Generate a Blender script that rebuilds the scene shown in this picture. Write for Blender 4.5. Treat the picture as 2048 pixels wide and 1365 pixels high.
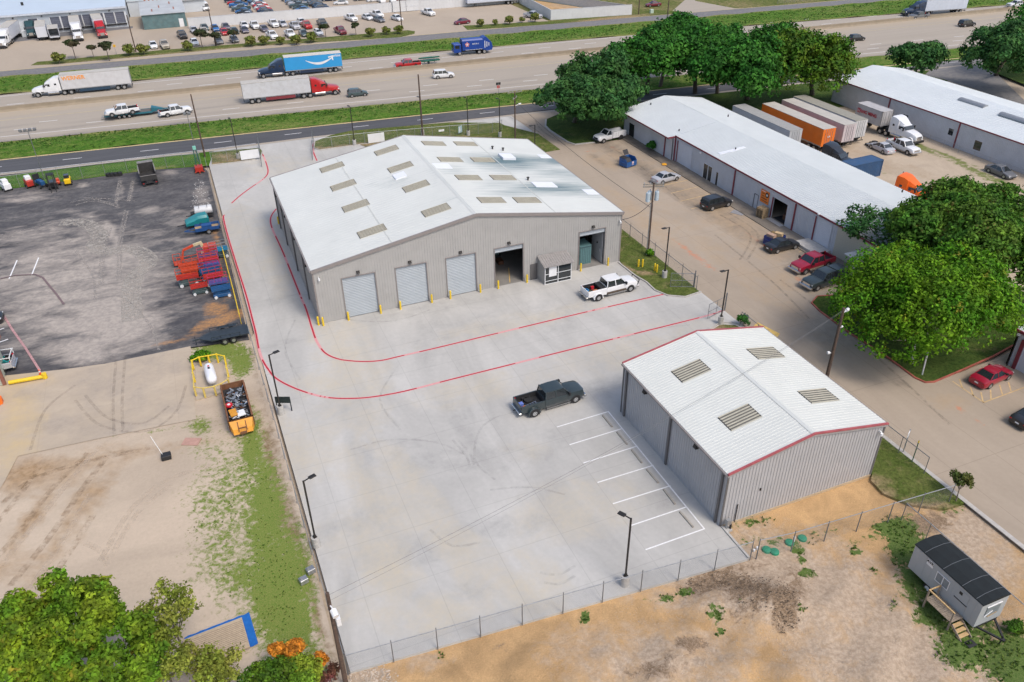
import bpy, bmesh, math, random
import numpy as np
from mathutils import Vector, Matrix

# ------------------------------------------------------------------ camera, world, sun, exposure
for o in list(bpy.data.objects): bpy.data.objects.remove(o)
scene = bpy.context.scene
COL = scene.collection
FPX, PITCH, ROLL, YAW, CAMH = 1592.0, math.radians(32.9), math.radians(-.85), math.radians(22.0), 46.4
_c, _s = math.cos(PITCH), math.sin(PITCH)
def _w(v): return Vector((v[0]*math.cos(YAW)+v[1]*math.sin(YAW), -v[0]*math.sin(YAW)+v[1]*math.cos(YAW), v[2]))
_rt, _up = Vector((1, 0, 0)), Vector((0, _s, _c))
FWD = _w((0, _c, -_s))
RGT = _w(math.cos(ROLL)*_rt+math.sin(ROLL)*_up)
UPV = _w(-math.sin(ROLL)*_rt+math.cos(ROLL)*_up)
CAMP = Vector((0, 0, CAMH))
cam = bpy.data.cameras.new('camera'); camo = bpy.data.objects.new('camera', cam); COL.objects.link(camo)
camo.matrix_world = Matrix(((RGT.x, UPV.x, -FWD.x, 0), (RGT.y, UPV.y, -FWD.y, 0), (RGT.z, UPV.z, -FWD.z, CAMH), (0, 0, 0, 1)))
cam.sensor_width = 36; cam.lens = FPX/2048*36; cam.clip_end = 3000; cam.clip_start = .5
scene.camera = camo
SUN_H = Vector((.40, -.916)).normalized(); SUN_EL = math.radians(54)
world = bpy.data.worlds.new('World'); scene.world = world; world.use_nodes = True
wn = world.node_tree; bg = wn.nodes['Background']
sky = wn.nodes.new('ShaderNodeTexSky'); sky.sky_type = 'NISHITA'; sky.sun_disc = False
sky.sun_elevation = SUN_EL; sky.sun_rotation = math.atan2(SUN_H.x, SUN_H.y)
sky.air_density = 1.0; sky.dust_density = 3.5; sky.ozone_density = 1.0
wn.links.new(sky.outputs[0], bg.inputs[0]); bg.inputs[1].default_value = .15
sun = bpy.data.lights.new('sun', 'SUN'); sun.energy = 1.35; sun.angle = math.radians(16); sun.color = (1, .93, .84)
suno = bpy.data.objects.new('sun', sun); COL.objects.link(suno)
sd = Vector((SUN_H.x*math.cos(SUN_EL), SUN_H.y*math.cos(SUN_EL), math.sin(SUN_EL)))
suno.rotation_euler = sd.to_track_quat('Z', 'Y').to_euler(); suno.location = (0, 0, 80)
scene.view_settings.view_transform = 'Standard'; scene.view_settings.look = 'None'
scene.view_settings.exposure = 0.4; scene.view_settings.gamma = 1
scene.cycles.max_bounces = 5; scene.cycles.diffuse_bounces = 3; scene.cycles.glossy_bounces = 2

# ------------------------------------------------------------------ where a point of the photograph lies on the site (metres; X along the yard front, Y to the highway)
def ray(px, py): return FWD*FPX+RGT*(px-1024)-UPV*(py-682.5)
def P(px, py, z=0.0):
    d = ray(px, py); t = (z-CAMH)/d.z
    return Vector((d.x*t, d.y*t, z))
def hit(px, py, p0, n):
    d = ray(px, py); t = (Vector(p0)-CAMP).dot(n)/d.dot(n)
    return CAMP+d*t
def pix(X, Y, Z=0):      # numpy friendly
    w = X*FWD.x+Y*FWD.y+(Z-CAMH)*FWD.z
    return (1024+FPX*(X*RGT.x+Y*RGT.y+(Z-CAMH)*RGT.z)/w, 682.5-FPX*(X*UPV.x+Y*UPV.y+(Z-CAMH)*UPV.z)/w)
R = math.radians
rnd = random.Random(7)

# ------------------------------------------------------------------ naming helpers
def tag(o, label=None, cat=None, group=None, kind=None):
    if label: o['label'] = label
    if cat: o['category'] = cat
    if group: o['group'] = group
    if kind: o['kind'] = kind
    return o
def empty(name, loc, rz=0, label=None, cat=None, group=None):
    o = bpy.data.objects.new(name, None); COL.objects.link(o); o.empty_display_size = .3
    o.location = loc; o.rotation_euler = (0, 0, rz)
    return tag(o, label, cat, group)
def copy_tree(o, parent=None, mats=None):
    c = o.copy(); COL.objects.link(c); c.parent = parent
    if mats and c.type == 'MESH' and c.name.split('.')[0] in mats:
        for i, m in enumerate(mats[c.name.split('.')[0]]):
            if m and i < len(c.material_slots): c.material_slots[i].link = 'OBJECT'; c.material_slots[i].material = m
    for ch in o.children: copy_tree(ch, c, mats)
    return c

# ------------------------------------------------------------------ mesh collector
class MB:
    def __init__(s): s.v = []; s.f = []; s.m = []
    def add(s, vs, fs, m=0):
        n = len(s.v); s.v += [tuple(p) for p in vs]
        for q in fs: s.f.append([i+n for i in q]); s.m.append(m)
        return s
    def box(s, x0, x1, y0, y1, z0, z1, m=0, bev=0):
        if bev:
            b = bev
            ring = lambda z, d: [(x0+d, y0+d+b*0, z), (x1-d, y0+d, z), (x1-d, y1-d, z), (x0+d, y1-d, z)]
            r = [ring(z0, b*.5), ring(z0+b, 0), ring(z1-b, 0), ring(z1, b)]
            return s.loft(r, m)
        vs = [(x, y, z) for z in (z0, z1) for y in (y0, y1) for x in (x0, x1)]
        return s.add(vs, [(0, 2, 3, 1), (4, 5, 7, 6), (0, 1, 5, 4), (2, 6, 7, 3), (0, 4, 6, 2), (1, 3, 7, 5)], m)
    def bar(s, a, b, w, h=None, m=0):
        a, b = Vector(a), Vector(b); h = h or w; d = (b-a).normalized()
        up = Vector((0, 0, 1)) if abs(d.z) < .95 else Vector((0, 1, 0))
        x = d.cross(up).normalized()*w/2; y = x.cross(d).normalized()*h/2
        vs = [p+i*x+j*y for p in (a, b) for i, j in ((-1, -1), (1, -1), (1, 1), (-1, 1))]
        return s.add(vs, [(0, 1, 2, 3), (7, 6, 5, 4), (0, 4, 5, 1), (1, 5, 6, 2), (2, 6, 7, 3), (3, 7, 4, 0)], m)
    def cyl(s, a, b, r0, r1=None, n=10, m=0, cap=True):
        a, b = Vector(a), Vector(b); r1 = r0 if r1 is None else r1; d = (b-a).normalized()
        up = Vector((0, 0, 1)) if abs(d.z) < .9 else Vector((1, 0, 0))
        x = d.cross(up).normalized(); y = d.cross(x)
        vs = [p+(x*math.cos(t)+y*math.sin(t))*r for p, r in ((a, r0), (b, r1)) for t in [2*math.pi*i/n for i in range(n)]]
        fs = [(i, (i+1) % n, n+(i+1) % n, n+i) for i in range(n)]
        if cap: fs += [tuple(range(n-1, -1, -1)), tuple(range(n, 2*n))]
        return s.add(vs, fs, m)
    def tube(s, pts, r, n=5, m=0):
        for a, b in zip(pts, pts[1:]): s.cyl(a, b, r, n=n, m=m, cap=False)
        return s
    def loft(s, rings, m=0, cap=True):
        n = len(rings[0]); vs = [p for r in rings for p in r]; fs = []
        for k in range(len(rings)-1):
            for i in range(n): fs.append((k*n+i, k*n+(i+1) % n, (k+1)*n+(i+1) % n, (k+1)*n+i))
        if cap: fs += [tuple(range(n-1, -1, -1)), tuple(range((len(rings)-1)*n, len(rings)*n))]
        return s.add(vs, fs, m)
    def prism(s, poly, z0, z1, m=0):
        n = len(poly)
        return s.loft([[(p[0], p[1], z0) for p in poly], [(p[0], p[1], z1) for p in poly]], m)
    def extr(s, prof, y0, y1, m=0):      # profile in x,z extruded along y
        return s.loft([[(x, y0, z) for x, z in prof], [(x, y1, z) for x, z in prof]], m)
    def ico(s, c, r, m=0, sq=1.0, seed=0, amp=0):
        bm = bmesh.new(); bmesh.ops.create_icosphere(bm, subdivisions=2, radius=1)
        rr = random.Random(seed); vs = []
        for v in bm.verts:
            k = 1+rr.uniform(-amp, amp)
            vs.append((c[0]+v.co.x*r*k, c[1]+v.co.y*r*k, c[2]+v.co.z*r*sq*k))
        s.add(vs, [[v.index for v in f.verts] for f in bm.faces], m); bm.free(); return s
    def build(s, name, mats, parent=None, smooth=False, mat4=None):
        me = bpy.data.meshes.new(name)
        me.from_pydata([tuple(mat4 @ Vector(p)) for p in s.v] if mat4 else s.v, [], s.f)
        if not isinstance(mats, (list, tuple)): mats = [mats]
        for m in mats: me.materials.append(m)
        me.polygons.foreach_set('material_index', s.m)
        bm = bmesh.new(); bm.from_mesh(me); bmesh.ops.recalc_face_normals(bm, faces=bm.faces); bm.to_mesh(me); bm.free()
        if smooth:
            me.polygons.foreach_set('use_smooth', [True]*len(me.polygons))
            try: me.set_sharp_from_angle(angle=R(smooth if smooth is not True else 35))
            except Exception: pass
        me.update()
        o = bpy.data.objects.new(name, me); COL.objects.link(o)
        if parent: o.parent = parent
        return o

# ------------------------------------------------------------------ materials
def newmat(name):
    m = bpy.data.materials.new(name); m.use_nodes = True
    return m, m.node_tree, m.node_tree.nodes['Principled BSDF']
class NT:
    def __init__(s, nt): s.t = nt
    def n(s, typ, **k):
        x = s.t.nodes.new(typ)
        for a, b in k.items(): setattr(x, a, b)
        return x
    def set(s, sock, v):
        if isinstance(v, bpy.types.NodeSocket): s.t.links.new(v, sock)
        elif isinstance(v, (tuple, list)) and len(v) == 3 and sock.type == 'RGBA': sock.default_value = (*v, 1)
        else: sock.default_value = v
    def coord(s, kind='Object'): return s.n('ShaderNodeTexCoord').outputs[kind]
    def noise(s, scale, detail=3, rough=.55, vec=None, stretch=None, dist=0):
        vec = vec or s.coord()
        if stretch:
            mp = s.n('ShaderNodeMapping'); s.t.links.new(vec, mp.inputs[0]); mp.inputs['Scale'].default_value = stretch[:3]
            if len(stretch) > 3: mp.inputs['Rotation'].default_value = (0, 0, stretch[3])
            vec = mp.outputs[0]
        x = s.n('ShaderNodeTexNoise'); s.t.links.new(vec, x.inputs['Vector'])
        x.inputs['Scale'].default_value = scale; x.inputs['Detail'].default_value = detail
        x.inputs['Roughness'].default_value = rough; x.inputs['Distortion'].default_value = dist
        return x.outputs['Fac']
    def ramp(s, fac, stops):
        x = s.n('ShaderNodeValToRGB'); s.set(x.inputs[0], fac); e = x.color_ramp.elements
        while len(e) < len(stops): e.new(.5)
        for i, (p, c) in enumerate(stops):
            e[i].position = p; e[i].color = (*c, 1) if isinstance(c, (tuple, list)) else (c, c, c, 1)
        return x.outputs[0]
    def step(s, fac, a, b):
        x = s.n('ShaderNodeMapRange'); x.clamp = True; s.set(x.inputs[0], fac); x.inputs[1].default_value = a; x.inputs[2].default_value = b
        return x.outputs[0]
    def mix(s, fac, a, b, mode='MIX'):
        x = s.n('ShaderNodeMix'); x.data_type = 'RGBA'; x.blend_type = mode; x.clamp_factor = True
        s.set(x.inputs[0], fac); s.set(x.inputs[6], a); s.set(x.inputs[7], b); return x.outputs[2]
    def math(s, op, a, b=0, c=None):
        x = s.n('ShaderNodeMath'); x.operation = op; s.set(x.inputs[0], a); s.set(x.inputs[1], b)
        if c is not None: s.set(x.inputs[2], c)
        return x.outputs[0]
    def attr(s, name='mask'):
        a = s.n('ShaderNodeAttribute'); a.attribute_name = name
        sp = s.n('ShaderNodeSeparateColor'); s.t.links.new(a.outputs['Color'], sp.inputs[0])
        return sp.outputs[0], sp.outputs[1], sp.outputs[2]
    def bump(s, h, strength=.3, dist=.05, bsdf=None):
        x = s.n('ShaderNodeBump'); x.inputs['Strength'].default_value = strength; x.inputs['Distance'].default_value = dist
        s.set(x.inputs['Height'], h); s.t.links.new(x.outputs[0], bsdf.inputs['Normal'])
_MC = {}
def paint(name, col, rough=.45, metal=0.0, var=.12, scale=3.0, dirt=0.0, coat=0.0, spec=.5):
    if name in _MC: return _MC[name]
    m, nt, b = newmat(name); N = NT(nt)
    f = N.noise(scale, 4, .6)
    c = N.ramp(f, [(.3, tuple(x*(1-var) for x in col)), (.7, tuple(min(1, x*(1+var)) for x in col))])
    if dirt:
        d = N.noise(1.3, 5, .7); c = N.mix(N.math('MULTIPLY', N.step(d, .45, .75), dirt), c, (.22, .18, .13))
    nt.links.new(c, b.inputs['Base Color']); b.inputs['Roughness'].default_value = rough; b.inputs['Metallic'].default_value = metal
    b.inputs['Specular IOR Level'].default_value = spec
    if coat: b.inputs['Coat Weight'].default_value = coat; b.inputs['Coat Roughness'].default_value = .08
    _MC[name] = m; return m
def car_paint(name, col): return paint('car_'+name, col, .32, 0.0, .05, 1.5, .06, .5)
GLASS = paint('tinted_glass', (.02, .026, .03), .06, 0, .1, 1, 0, .3, .8)
RUBBER = paint('tyre_rubber', (.018, .018, .019), .85)
RIM = paint('alloy_rim', (.5, .51, .52), .35, .7)
CHROME = paint('chrome_trim', (.6, .6, .6), .2, .9)
BLACK = paint('black_plastic', (.02, .02, .022), .6)
DARK = paint('dark_underbody', (.03, .03, .032), .8)
WHITE = paint('white_paint', (.72, .73, .74), .45, 0, .06, 1.2, .05)
REDL = paint('red_lens', (.5, .015, .02), .25)
CLEARL = paint('clear_lens', (.7, .72, .74), .15)
AMBER = paint('amber_lens', (.6, .25, .03), .3)
GALV = paint('galvanised_steel', (.36, .37, .38), .45, .6, .15, 4)
CONC = paint('precast_concrete', (.42, .41, .39), .9, 0, .15, 4, .15)
YEL = paint('safety_yellow', (.72, .5, .02), .5, 0, .1, 5, .06)
WOOD = paint('weathered_timber', (.33, .24, .14), .85, 0, .3, 6)
POLEW = paint('utility_pole_wood', (.09, .06, .045), .9, 0, .35, 5)
BRONZE = paint('dark_bronze_metal', (.03, .027, .025), .5, .3, .15, 3)

# ------------------------------------------------------------------ ground sheets: real polygons with surface masks
def blobmask(blobs):
    def f(X, Y):
        px, py = pix(X, Y); out = np.zeros((len(X), 3))
        for (cx, cy, rx, ry, ch, val, *rot) in blobs:
            a = R(rot[0]) if rot else 0
            dx, dy = px-cx, py-cy
            ex = (dx*math.cos(a)+dy*math.sin(a))/rx; ey = (-dx*math.sin(a)+dy*math.cos(a))/ry
            d = np.clip(1.3-np.sqrt(ex**2+ey**2), 0, 1)**.8*val
            out[:, ch] = np.maximum(out[:, ch], d)
        return out
    return f
def inpoly(X, Y, poly):
    ins = np.zeros(len(X), bool); n = len(poly); j = n-1
    for i in range(n):
        xi, yi, xj, yj = poly[i][0], poly[i][1], poly[j][0], poly[j][1]
        c = ((yi > Y) != (yj > Y)) & (X < (xj-xi)*(Y-yi)/((yj-yi) or 1e-9)+xi)
        ins ^= c; j = i
    return ins
def sheet(name, poly, z, mat, cell=0, mask=None, zfun=None, label=None, kind='structure', skirt=0):
    bm = bmesh.new()
    vs = [bm.verts.new((p[0], p[1], 0)) for p in poly]
    f = bm.faces.new(vs); f.normal_update()
    bmesh.ops.triangulate(bm, faces=bm.faces)
    if cell:
        xs = [p[0] for p in poly]; ys = [p[1] for p in poly]
        for lo, hi, ax in ((min(xs), max(xs), 0), (min(ys), max(ys), 1)):
            k = math.floor(lo/cell)+1
            while k*cell < hi:
                co = [0, 0, 0]; no = [0, 0, 0]; co[ax] = k*cell; no[ax] = 1
                bmesh.ops.bisect_plane(bm, geom=bm.verts[:]+bm.edges[:]+bm.faces[:], plane_co=co, plane_no=no, dist=1e-4)
                k += 1
    if skirt:
        bd = [e for e in bm.edges if e.is_boundary]
        r = bmesh.ops.extrude_edge_only(bm, edges=bd)
        for v in r['geom']:
            if isinstance(v, bmesh.types.BMVert): v.co.z = -skirt
    bmesh.ops.recalc_face_normals(bm, faces=bm.faces)
    bm.normal_update()
    ups = [f for f in bm.faces if abs(f.normal.z) > .5]
    if ups and ups[0].normal.z < 0: bmesh.ops.reverse_faces(bm, faces=bm.faces)
    me = bpy.data.meshes.new(name); bm.to_mesh(me); bm.free()
    n = len(me.vertices); co = np.zeros(n*3); me.vertices.foreach_get('co', co); co = co.reshape(-1, 3)
    if zfun is not None: co[:, 2] += zfun(co[:, 0], co[:, 1])
    co[:, 2] += z; me.vertices.foreach_set('co', co.ravel())
    if mask is not None:
        a = me.color_attributes.new('mask', 'FLOAT_COLOR', 'POINT')
        d = np.ones((n, 4)); d[:, :3] = mask(co[:, 0], co[:, 1]); a.data.foreach_set('color', d.ravel())
    if zfun is not None: me.polygons.foreach_set('use_smooth', [True]*len(me.polygons))
    me.materials.append(mat); me.update()
    o = bpy.data.objects.new(name, me); COL.objects.link(o)
    if kind: o['kind'] = kind
    if label: o['label'] = label
    return o
def pp(l, z=0): return [tuple(P(x, y, z)[:2]) for x, y in l]
def strip(line, w):      # polygon around a polyline
    L = []; Rr = []
    for i, p in enumerate(line):
        a = Vector(line[max(0, i-1)]); b = Vector(line[min(len(line)-1, i+1)])
        d = (b-a).to_2d().normalized() if len(a) > 2 else (b-a).normalized()
        n = Vector((-d.y, d.x))*w/2
        L.append((p[0]+n.x, p[1]+n.y)); Rr.append((p[0]-n.x, p[1]-n.y))
    return L, Rr
def ribbon(mb, line, w, z, m=0):
    L, Rr = strip([Vector((p[0], p[1])) for p in line], w); n = len(L)
    vs = [(p[0], p[1], z) for p in L]+[(p[0], p[1], z) for p in Rr]
    return mb.add(vs, [(i, i+1, n+i+1, n+i) for i in range(n-1)], m)
def kerb(mb, line, w=.16, z0=-.02, z1=.13, m=0):
    L, Rr = strip([Vector((p[0], p[1])) for p in line], w); n = len(L)
    rings = [[(L[i][0], L[i][1], z0), (L[i][0], L[i][1], z1), (Rr[i][0], Rr[i][1], z1), (Rr[i][0], Rr[i][1], z0)] for i in range(n)]
    return mb.loft(rings, m)
# ------------------------------------------------------------------ ground materials
def ground_mat(name, base, var, R_=None, G_=None, B_=None, fine=8.0, fine_amt=.12, big=.08, stretch=None, joints=None, rough=.92, bumpd=.03, bumps=.35, soft=(.14, .14, .14), nscale=(1.1, .8, 1.0), nstretch=None):
    m, nt, b = newmat(name); N = NT(nt); co = N.coord()
    big_n = N.noise(big, 4, .6, co, stretch, 1.2)
    c = N.mix(N.step(big_n, .3, .7), tuple(x*(1-var) for x in base), tuple(min(1, x*(1+var)) for x in base))
    fn = N.noise(fine, 4, .65, co)
    c = N.mix(1, c, N.ramp(fn, [(.25, 1-fine_amt), (.75, 1+fine_amt*.0)]), 'MULTIPLY')
    h = fn
    if R_ or G_ or B_:
        r, g, bl = N.attr()
        for ch, col, sf, ns in ((bl, B_, soft[2], nscale[2]), (g, G_, soft[1], nscale[1]), (r, R_, soft[0], nscale[0])):
            if not col: continue
            nn = N.noise(ns, 6, .72, co, nstretch, .4)
            fac = N.step(N.math('ADD', ch, N.math('MULTIPLY', N.math('SUBTRACT', nn, .5), 1.9)), .5-sf, .5+sf)
            fac = N.math('MULTIPLY', fac, N.step(ch, .02, .15))
            c1, c2 = (col if isinstance(col[0], (tuple, list)) else (col, tuple(x*.6 for x in col)))
            cc = N.mix(N.step(N.noise(ns*5, 4, .7, co), .38, .62), c1, c2)
            c = N.mix(fac, c, cc)
    if joints:
        sx, sy, wd, ox, oy, amt = joints
        sp = N.n('ShaderNodeSeparateXYZ'); nt.links.new(co, sp.inputs[0]); acc = None
        for o_, s_, of in ((sp.outputs[0], sx, ox), (sp.outputs[1], sy, oy)):
            if not s_: continue
            f = N.math('FRACT', N.math('DIVIDE', N.math('ADD', o_, of+1000*s_), s_))
            d = N.math('MULTIPLY', N.math('MINIMUM', f, N.math('SUBTRACT', 1, f)), s_)
            l = N.math('LESS_THAN', d, wd/2); acc = l if acc is None else N.math('MAXIMUM', acc, l)
        c = N.mix(N.math('MULTIPLY', acc, amt), c, tuple(x*.35 for x in base))
    nt.links.new(c, b.inputs['Base Color']); b.inputs['Roughness'].default_value = rough; b.inputs['Specular IOR Level'].default_value = .25
    if bumps: N.bump(h, bumps, bumpd, b)
    return m
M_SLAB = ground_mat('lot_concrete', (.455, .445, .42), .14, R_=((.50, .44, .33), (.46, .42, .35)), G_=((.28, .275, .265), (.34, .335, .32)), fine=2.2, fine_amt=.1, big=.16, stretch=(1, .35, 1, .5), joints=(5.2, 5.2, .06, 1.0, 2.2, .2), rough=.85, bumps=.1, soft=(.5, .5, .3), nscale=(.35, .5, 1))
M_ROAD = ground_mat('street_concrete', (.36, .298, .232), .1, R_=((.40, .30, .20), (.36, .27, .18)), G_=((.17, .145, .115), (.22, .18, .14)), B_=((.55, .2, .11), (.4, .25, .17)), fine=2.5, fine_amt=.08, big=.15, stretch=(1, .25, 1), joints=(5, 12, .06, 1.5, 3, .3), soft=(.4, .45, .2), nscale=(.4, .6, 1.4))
M_HWY = ground_mat('highway_concrete', (.365, .322, .27), .05, R_=((.41, .34, .25), (.38, .32, .25)), G_=((.2, .185, .17), (.25, .23, .21)), fine=1.5, fine_amt=.06, big=.06, stretch=(.2, 3, 1, -.06), soft=(.5, .5, .3), nscale=(.3, .25, 1), nstretch=(.12, 2.2, 1, -.06), bumps=.1)
M_NEWASPH = ground_mat('fresh_asphalt', (.09, .091, .098), .14, R_=((.15, .14, .14), (.1, .1, .1)), fine=3, fine_amt=.15, big=.3, stretch=(.3, 3, 1, -.07), rough=.8, soft=(.5, .3, .3))
M_FARASPH = ground_mat('worn_grey_asphalt', (.165, .165, .175), .1, R_=((.33, .30, .26), (.27, .25, .22)), fine=1.5, fine_amt=.1, big=.2, stretch=(.2, 3, 1, -.07), soft=(.5, .3, .3))
M_LOT = ground_mat('dusty_asphalt', (.052, .052, .06), .25, R_=((.40, .355, .31), (.30, .27, .245)), G_=((.42, .22, .09), (.24, .15, .09)), B_=((.20, .188, .18), (.115, .112, .115)), fine=1.0, fine_amt=.22, big=.2, stretch=(.35, 1.6, 1, .15), soft=(.3, .25, .5), nscale=(.32, .7, .3), nstretch=(.6, 1.3, 1, .3))
M_APRON = ground_mat('tan_concrete', (.45, .375, .29), .08, R_=((.30, .26, .22), (.36, .31, .26)), G_=((.52, .40, .22), (.48, .37, .23)), fine=2, fine_amt=.08, big=.25, stretch=(.5, 1, 1, .2), soft=(.45, .5, .3), nscale=(.5, .35, 1), joints=(6, 6, .05, 1, 2, .12))
M_YARD = ground_mat('sandy_yard', (.50, .41, .315), .12, R_=((.095, .175, .022), (.21, .22, .06)), G_=((.27, .18, .10), (.40, .28, .17)), B_=((.17, .115, .06), (.27, .2, .12)), fine=5, fine_amt=.14, big=.15, stretch=(.4, 1, 1, -.5), soft=(.16, .45, .3), nscale=(2.4, .3, 1.1), bumps=.5)
M_DIRT = ground_mat('bare_dirt', (.52, .335, .165), .22, R_=((.065, .12, .02), (.12, .16, .045)), G_=((.17, .115, .07), (.30, .22, .15)), B_=((.47, .37, .275), (.34, .26, .185)), fine=9, fine_amt=.3, big=.3, soft=(.06, .14, .3), nscale=(1.7, 1.5, .7), bumps=.8, bumpd=.08)
M_GRAVEL = ground_mat('gravel_yard', (.45, .37, .28), .1, R_=((.12, .16, .04), (.2, .2, .08)), G_=((.33, .25, .17), (.38, .3, .21)), fine=4, fine_amt=.14, big=.2, soft=(.15, .4, .3), nscale=(1, .4, 1))
def grass_mat(name, a, b_, dry, ns=.35, soft=.3):
    m, nt, b = newmat(name); N = NT(nt); co = N.coord()
    n1 = N.noise(ns, 6, .75, co, (1, 1.6, 1)); n2 = N.noise(3.2, 5, .75, co)
    c = N.mix(N.step(n1, .38, .62), a, b_)
    r, g, bl = N.attr()
    fac = N.step(N.math('ADD', r, N.math('MULTIPLY', N.math('SUBTRACT', N.noise(.9, 5, .7, co), .5), 1.6)), .5-soft, .5+soft)
    c = N.mix(N.math('MULTIPLY', fac, N.step(r, .02, .2)), c, dry)
    c = N.mix(1, c, N.ramp(n2, [(.3, .45), (.55, 1.0), (.75, 1.25)]), 'MULTIPLY')
    nt.links.new(c, b.inputs['Base Color']); b.inputs['Roughness'].default_value = .95; b.inputs['Specular IOR Level'].default_value = .1
    N.bump(n2, .9, .25, b); return m
M_VERGE = grass_mat('lush_verge_grass', (.045, .14, .012), (.115, .205, .03), (.24, .24, .08))
M_TURF = grass_mat('mown_turf', (.085, .125, .025), (.14, .165, .045), (.33, .25, .14))
M_TURFD = grass_mat('shaded_turf', (.05, .095, .02), (.09, .13, .03), (.28, .22, .12))  # darker turf for lawns under trees, their shade put into the colours
M_WHITEL = paint('road_paint_white', (.72, .72, .72), .7, 0, .1, 6)
M_YELL = paint('road_paint_yellow', (.62, .42, .12), .8, 0, .25, 2)
M_YELF = paint('faded_yellow_paint', (.52, .37, .19), .85, 0, .25, 1.5)
M_REDL = paint('fire_lane_red', (.40, .018, .035), .7, 0, .15, 5)
M_PINKL = paint('fire_lane_pink', (.62, .30, .30), .7, 0, .1, 5)

def mk(blobs, base=(0, 0, 0)):
    f = blobmask(blobs)
    def g(X, Y):
        o = f(X, Y)
        for i in range(3): o[:, i] = np.maximum(o[:, i], base[i])
        return o
    return g
def lin(pts, e0=-1, e1=1):     # piecewise line Y(X) with straight extension
    xs = [p[0] for p in pts]; ys = [p[1] for p in pts]
    def f(x):
        x = np.asarray(x, float); y = np.interp(x, xs, ys)
        y = np.where(x < xs[0], ys[0]+(x-xs[0])*(ys[1]-ys[0])/(xs[1]-xs[0]), y)
        return np.where(x > xs[-1], ys[-1]+(x-xs[-1])*(ys[-1]-ys[-2])/(xs[-1]-xs[-2]), y)
    return f
FR0 = lin([(-30, 146), (0, 143.8), (21, 143.3), (64, 139.8)])
FR1 = lin([(-31, 153.2), (11, 149.8), (60, 145.6)])
HW0 = lin([(-32, 163.8), (12, 160), (70, 154.1)])
HWB = lin([(-34, 184.6), (15, 182.4), (74, 179.5), (186, 173.4)])
HW1 = lin([(-36, 198.2), (39, 196.8), (105, 190.9), (237, 176.5)])
FF0 = lin([(-37, 214.7), (18.5, 210.4), (85, 206.3), (163, 200.6), (210, 197.4)])
FF1 = lin([(-38, 220.8), (19.4, 217.4), (87.5, 213.1), (162, 207.2)])
XS = [-220, -120, -60, -30, 0, 20, 40, 60, 80, 100, 130, 160, 200, 260, 330, 420]
def band(f0, f1, d0=0, d1=0): return [(x, float(f0(x))+d0) for x in XS]+[(x, float(f1(x))+d1) for x in reversed(XS)]

# ------------------------------------------------------------------ the ground itself and its roads
sheet('ground', [(-700, -60), (900, -60), (900, 1200), (-700, 1200)], -.45, M_GRAVEL, 0)
def hump(X, Y):
    d = .0*X
    for cx, cy, r, h in ((29.6, 27.9, 1.9, .75), (31.6, 26.6, 1.5, .6), (26.6, 29.3, 1.6, .4), (13.5, 28.6, 3.2, .45), (22, 26.5, 2.4, .5), (30, 28.3, 3.2, .28), (27.5, 22.5, 2.2, .75), (20, 22, 2.5, .45), (34, 25.5, 2.5, .3), (24.5, 24.3, 1.6, .55), (33, 20.5, 2.2, .4)):
        d += h*np.exp(-((X-cx)**2+(Y-cy)**2)/r**2)
    d += .11*np.sin(X*1.9+np.sin(Y*1.3)*1.7)*np.sin(Y*2.3+1.2*np.sin(X*.9))+.07*np.sin(X*4.1+Y*2.7)*np.sin(Y*4.7-X)+.1*np.sin(X*.9-Y*1.4)
    edge = np.clip((31.5-Y-.073*(X-1.9))/2.5+.85, 0, 1)*np.clip((46-X)/4, 0, 1)
    return d*edge
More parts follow.
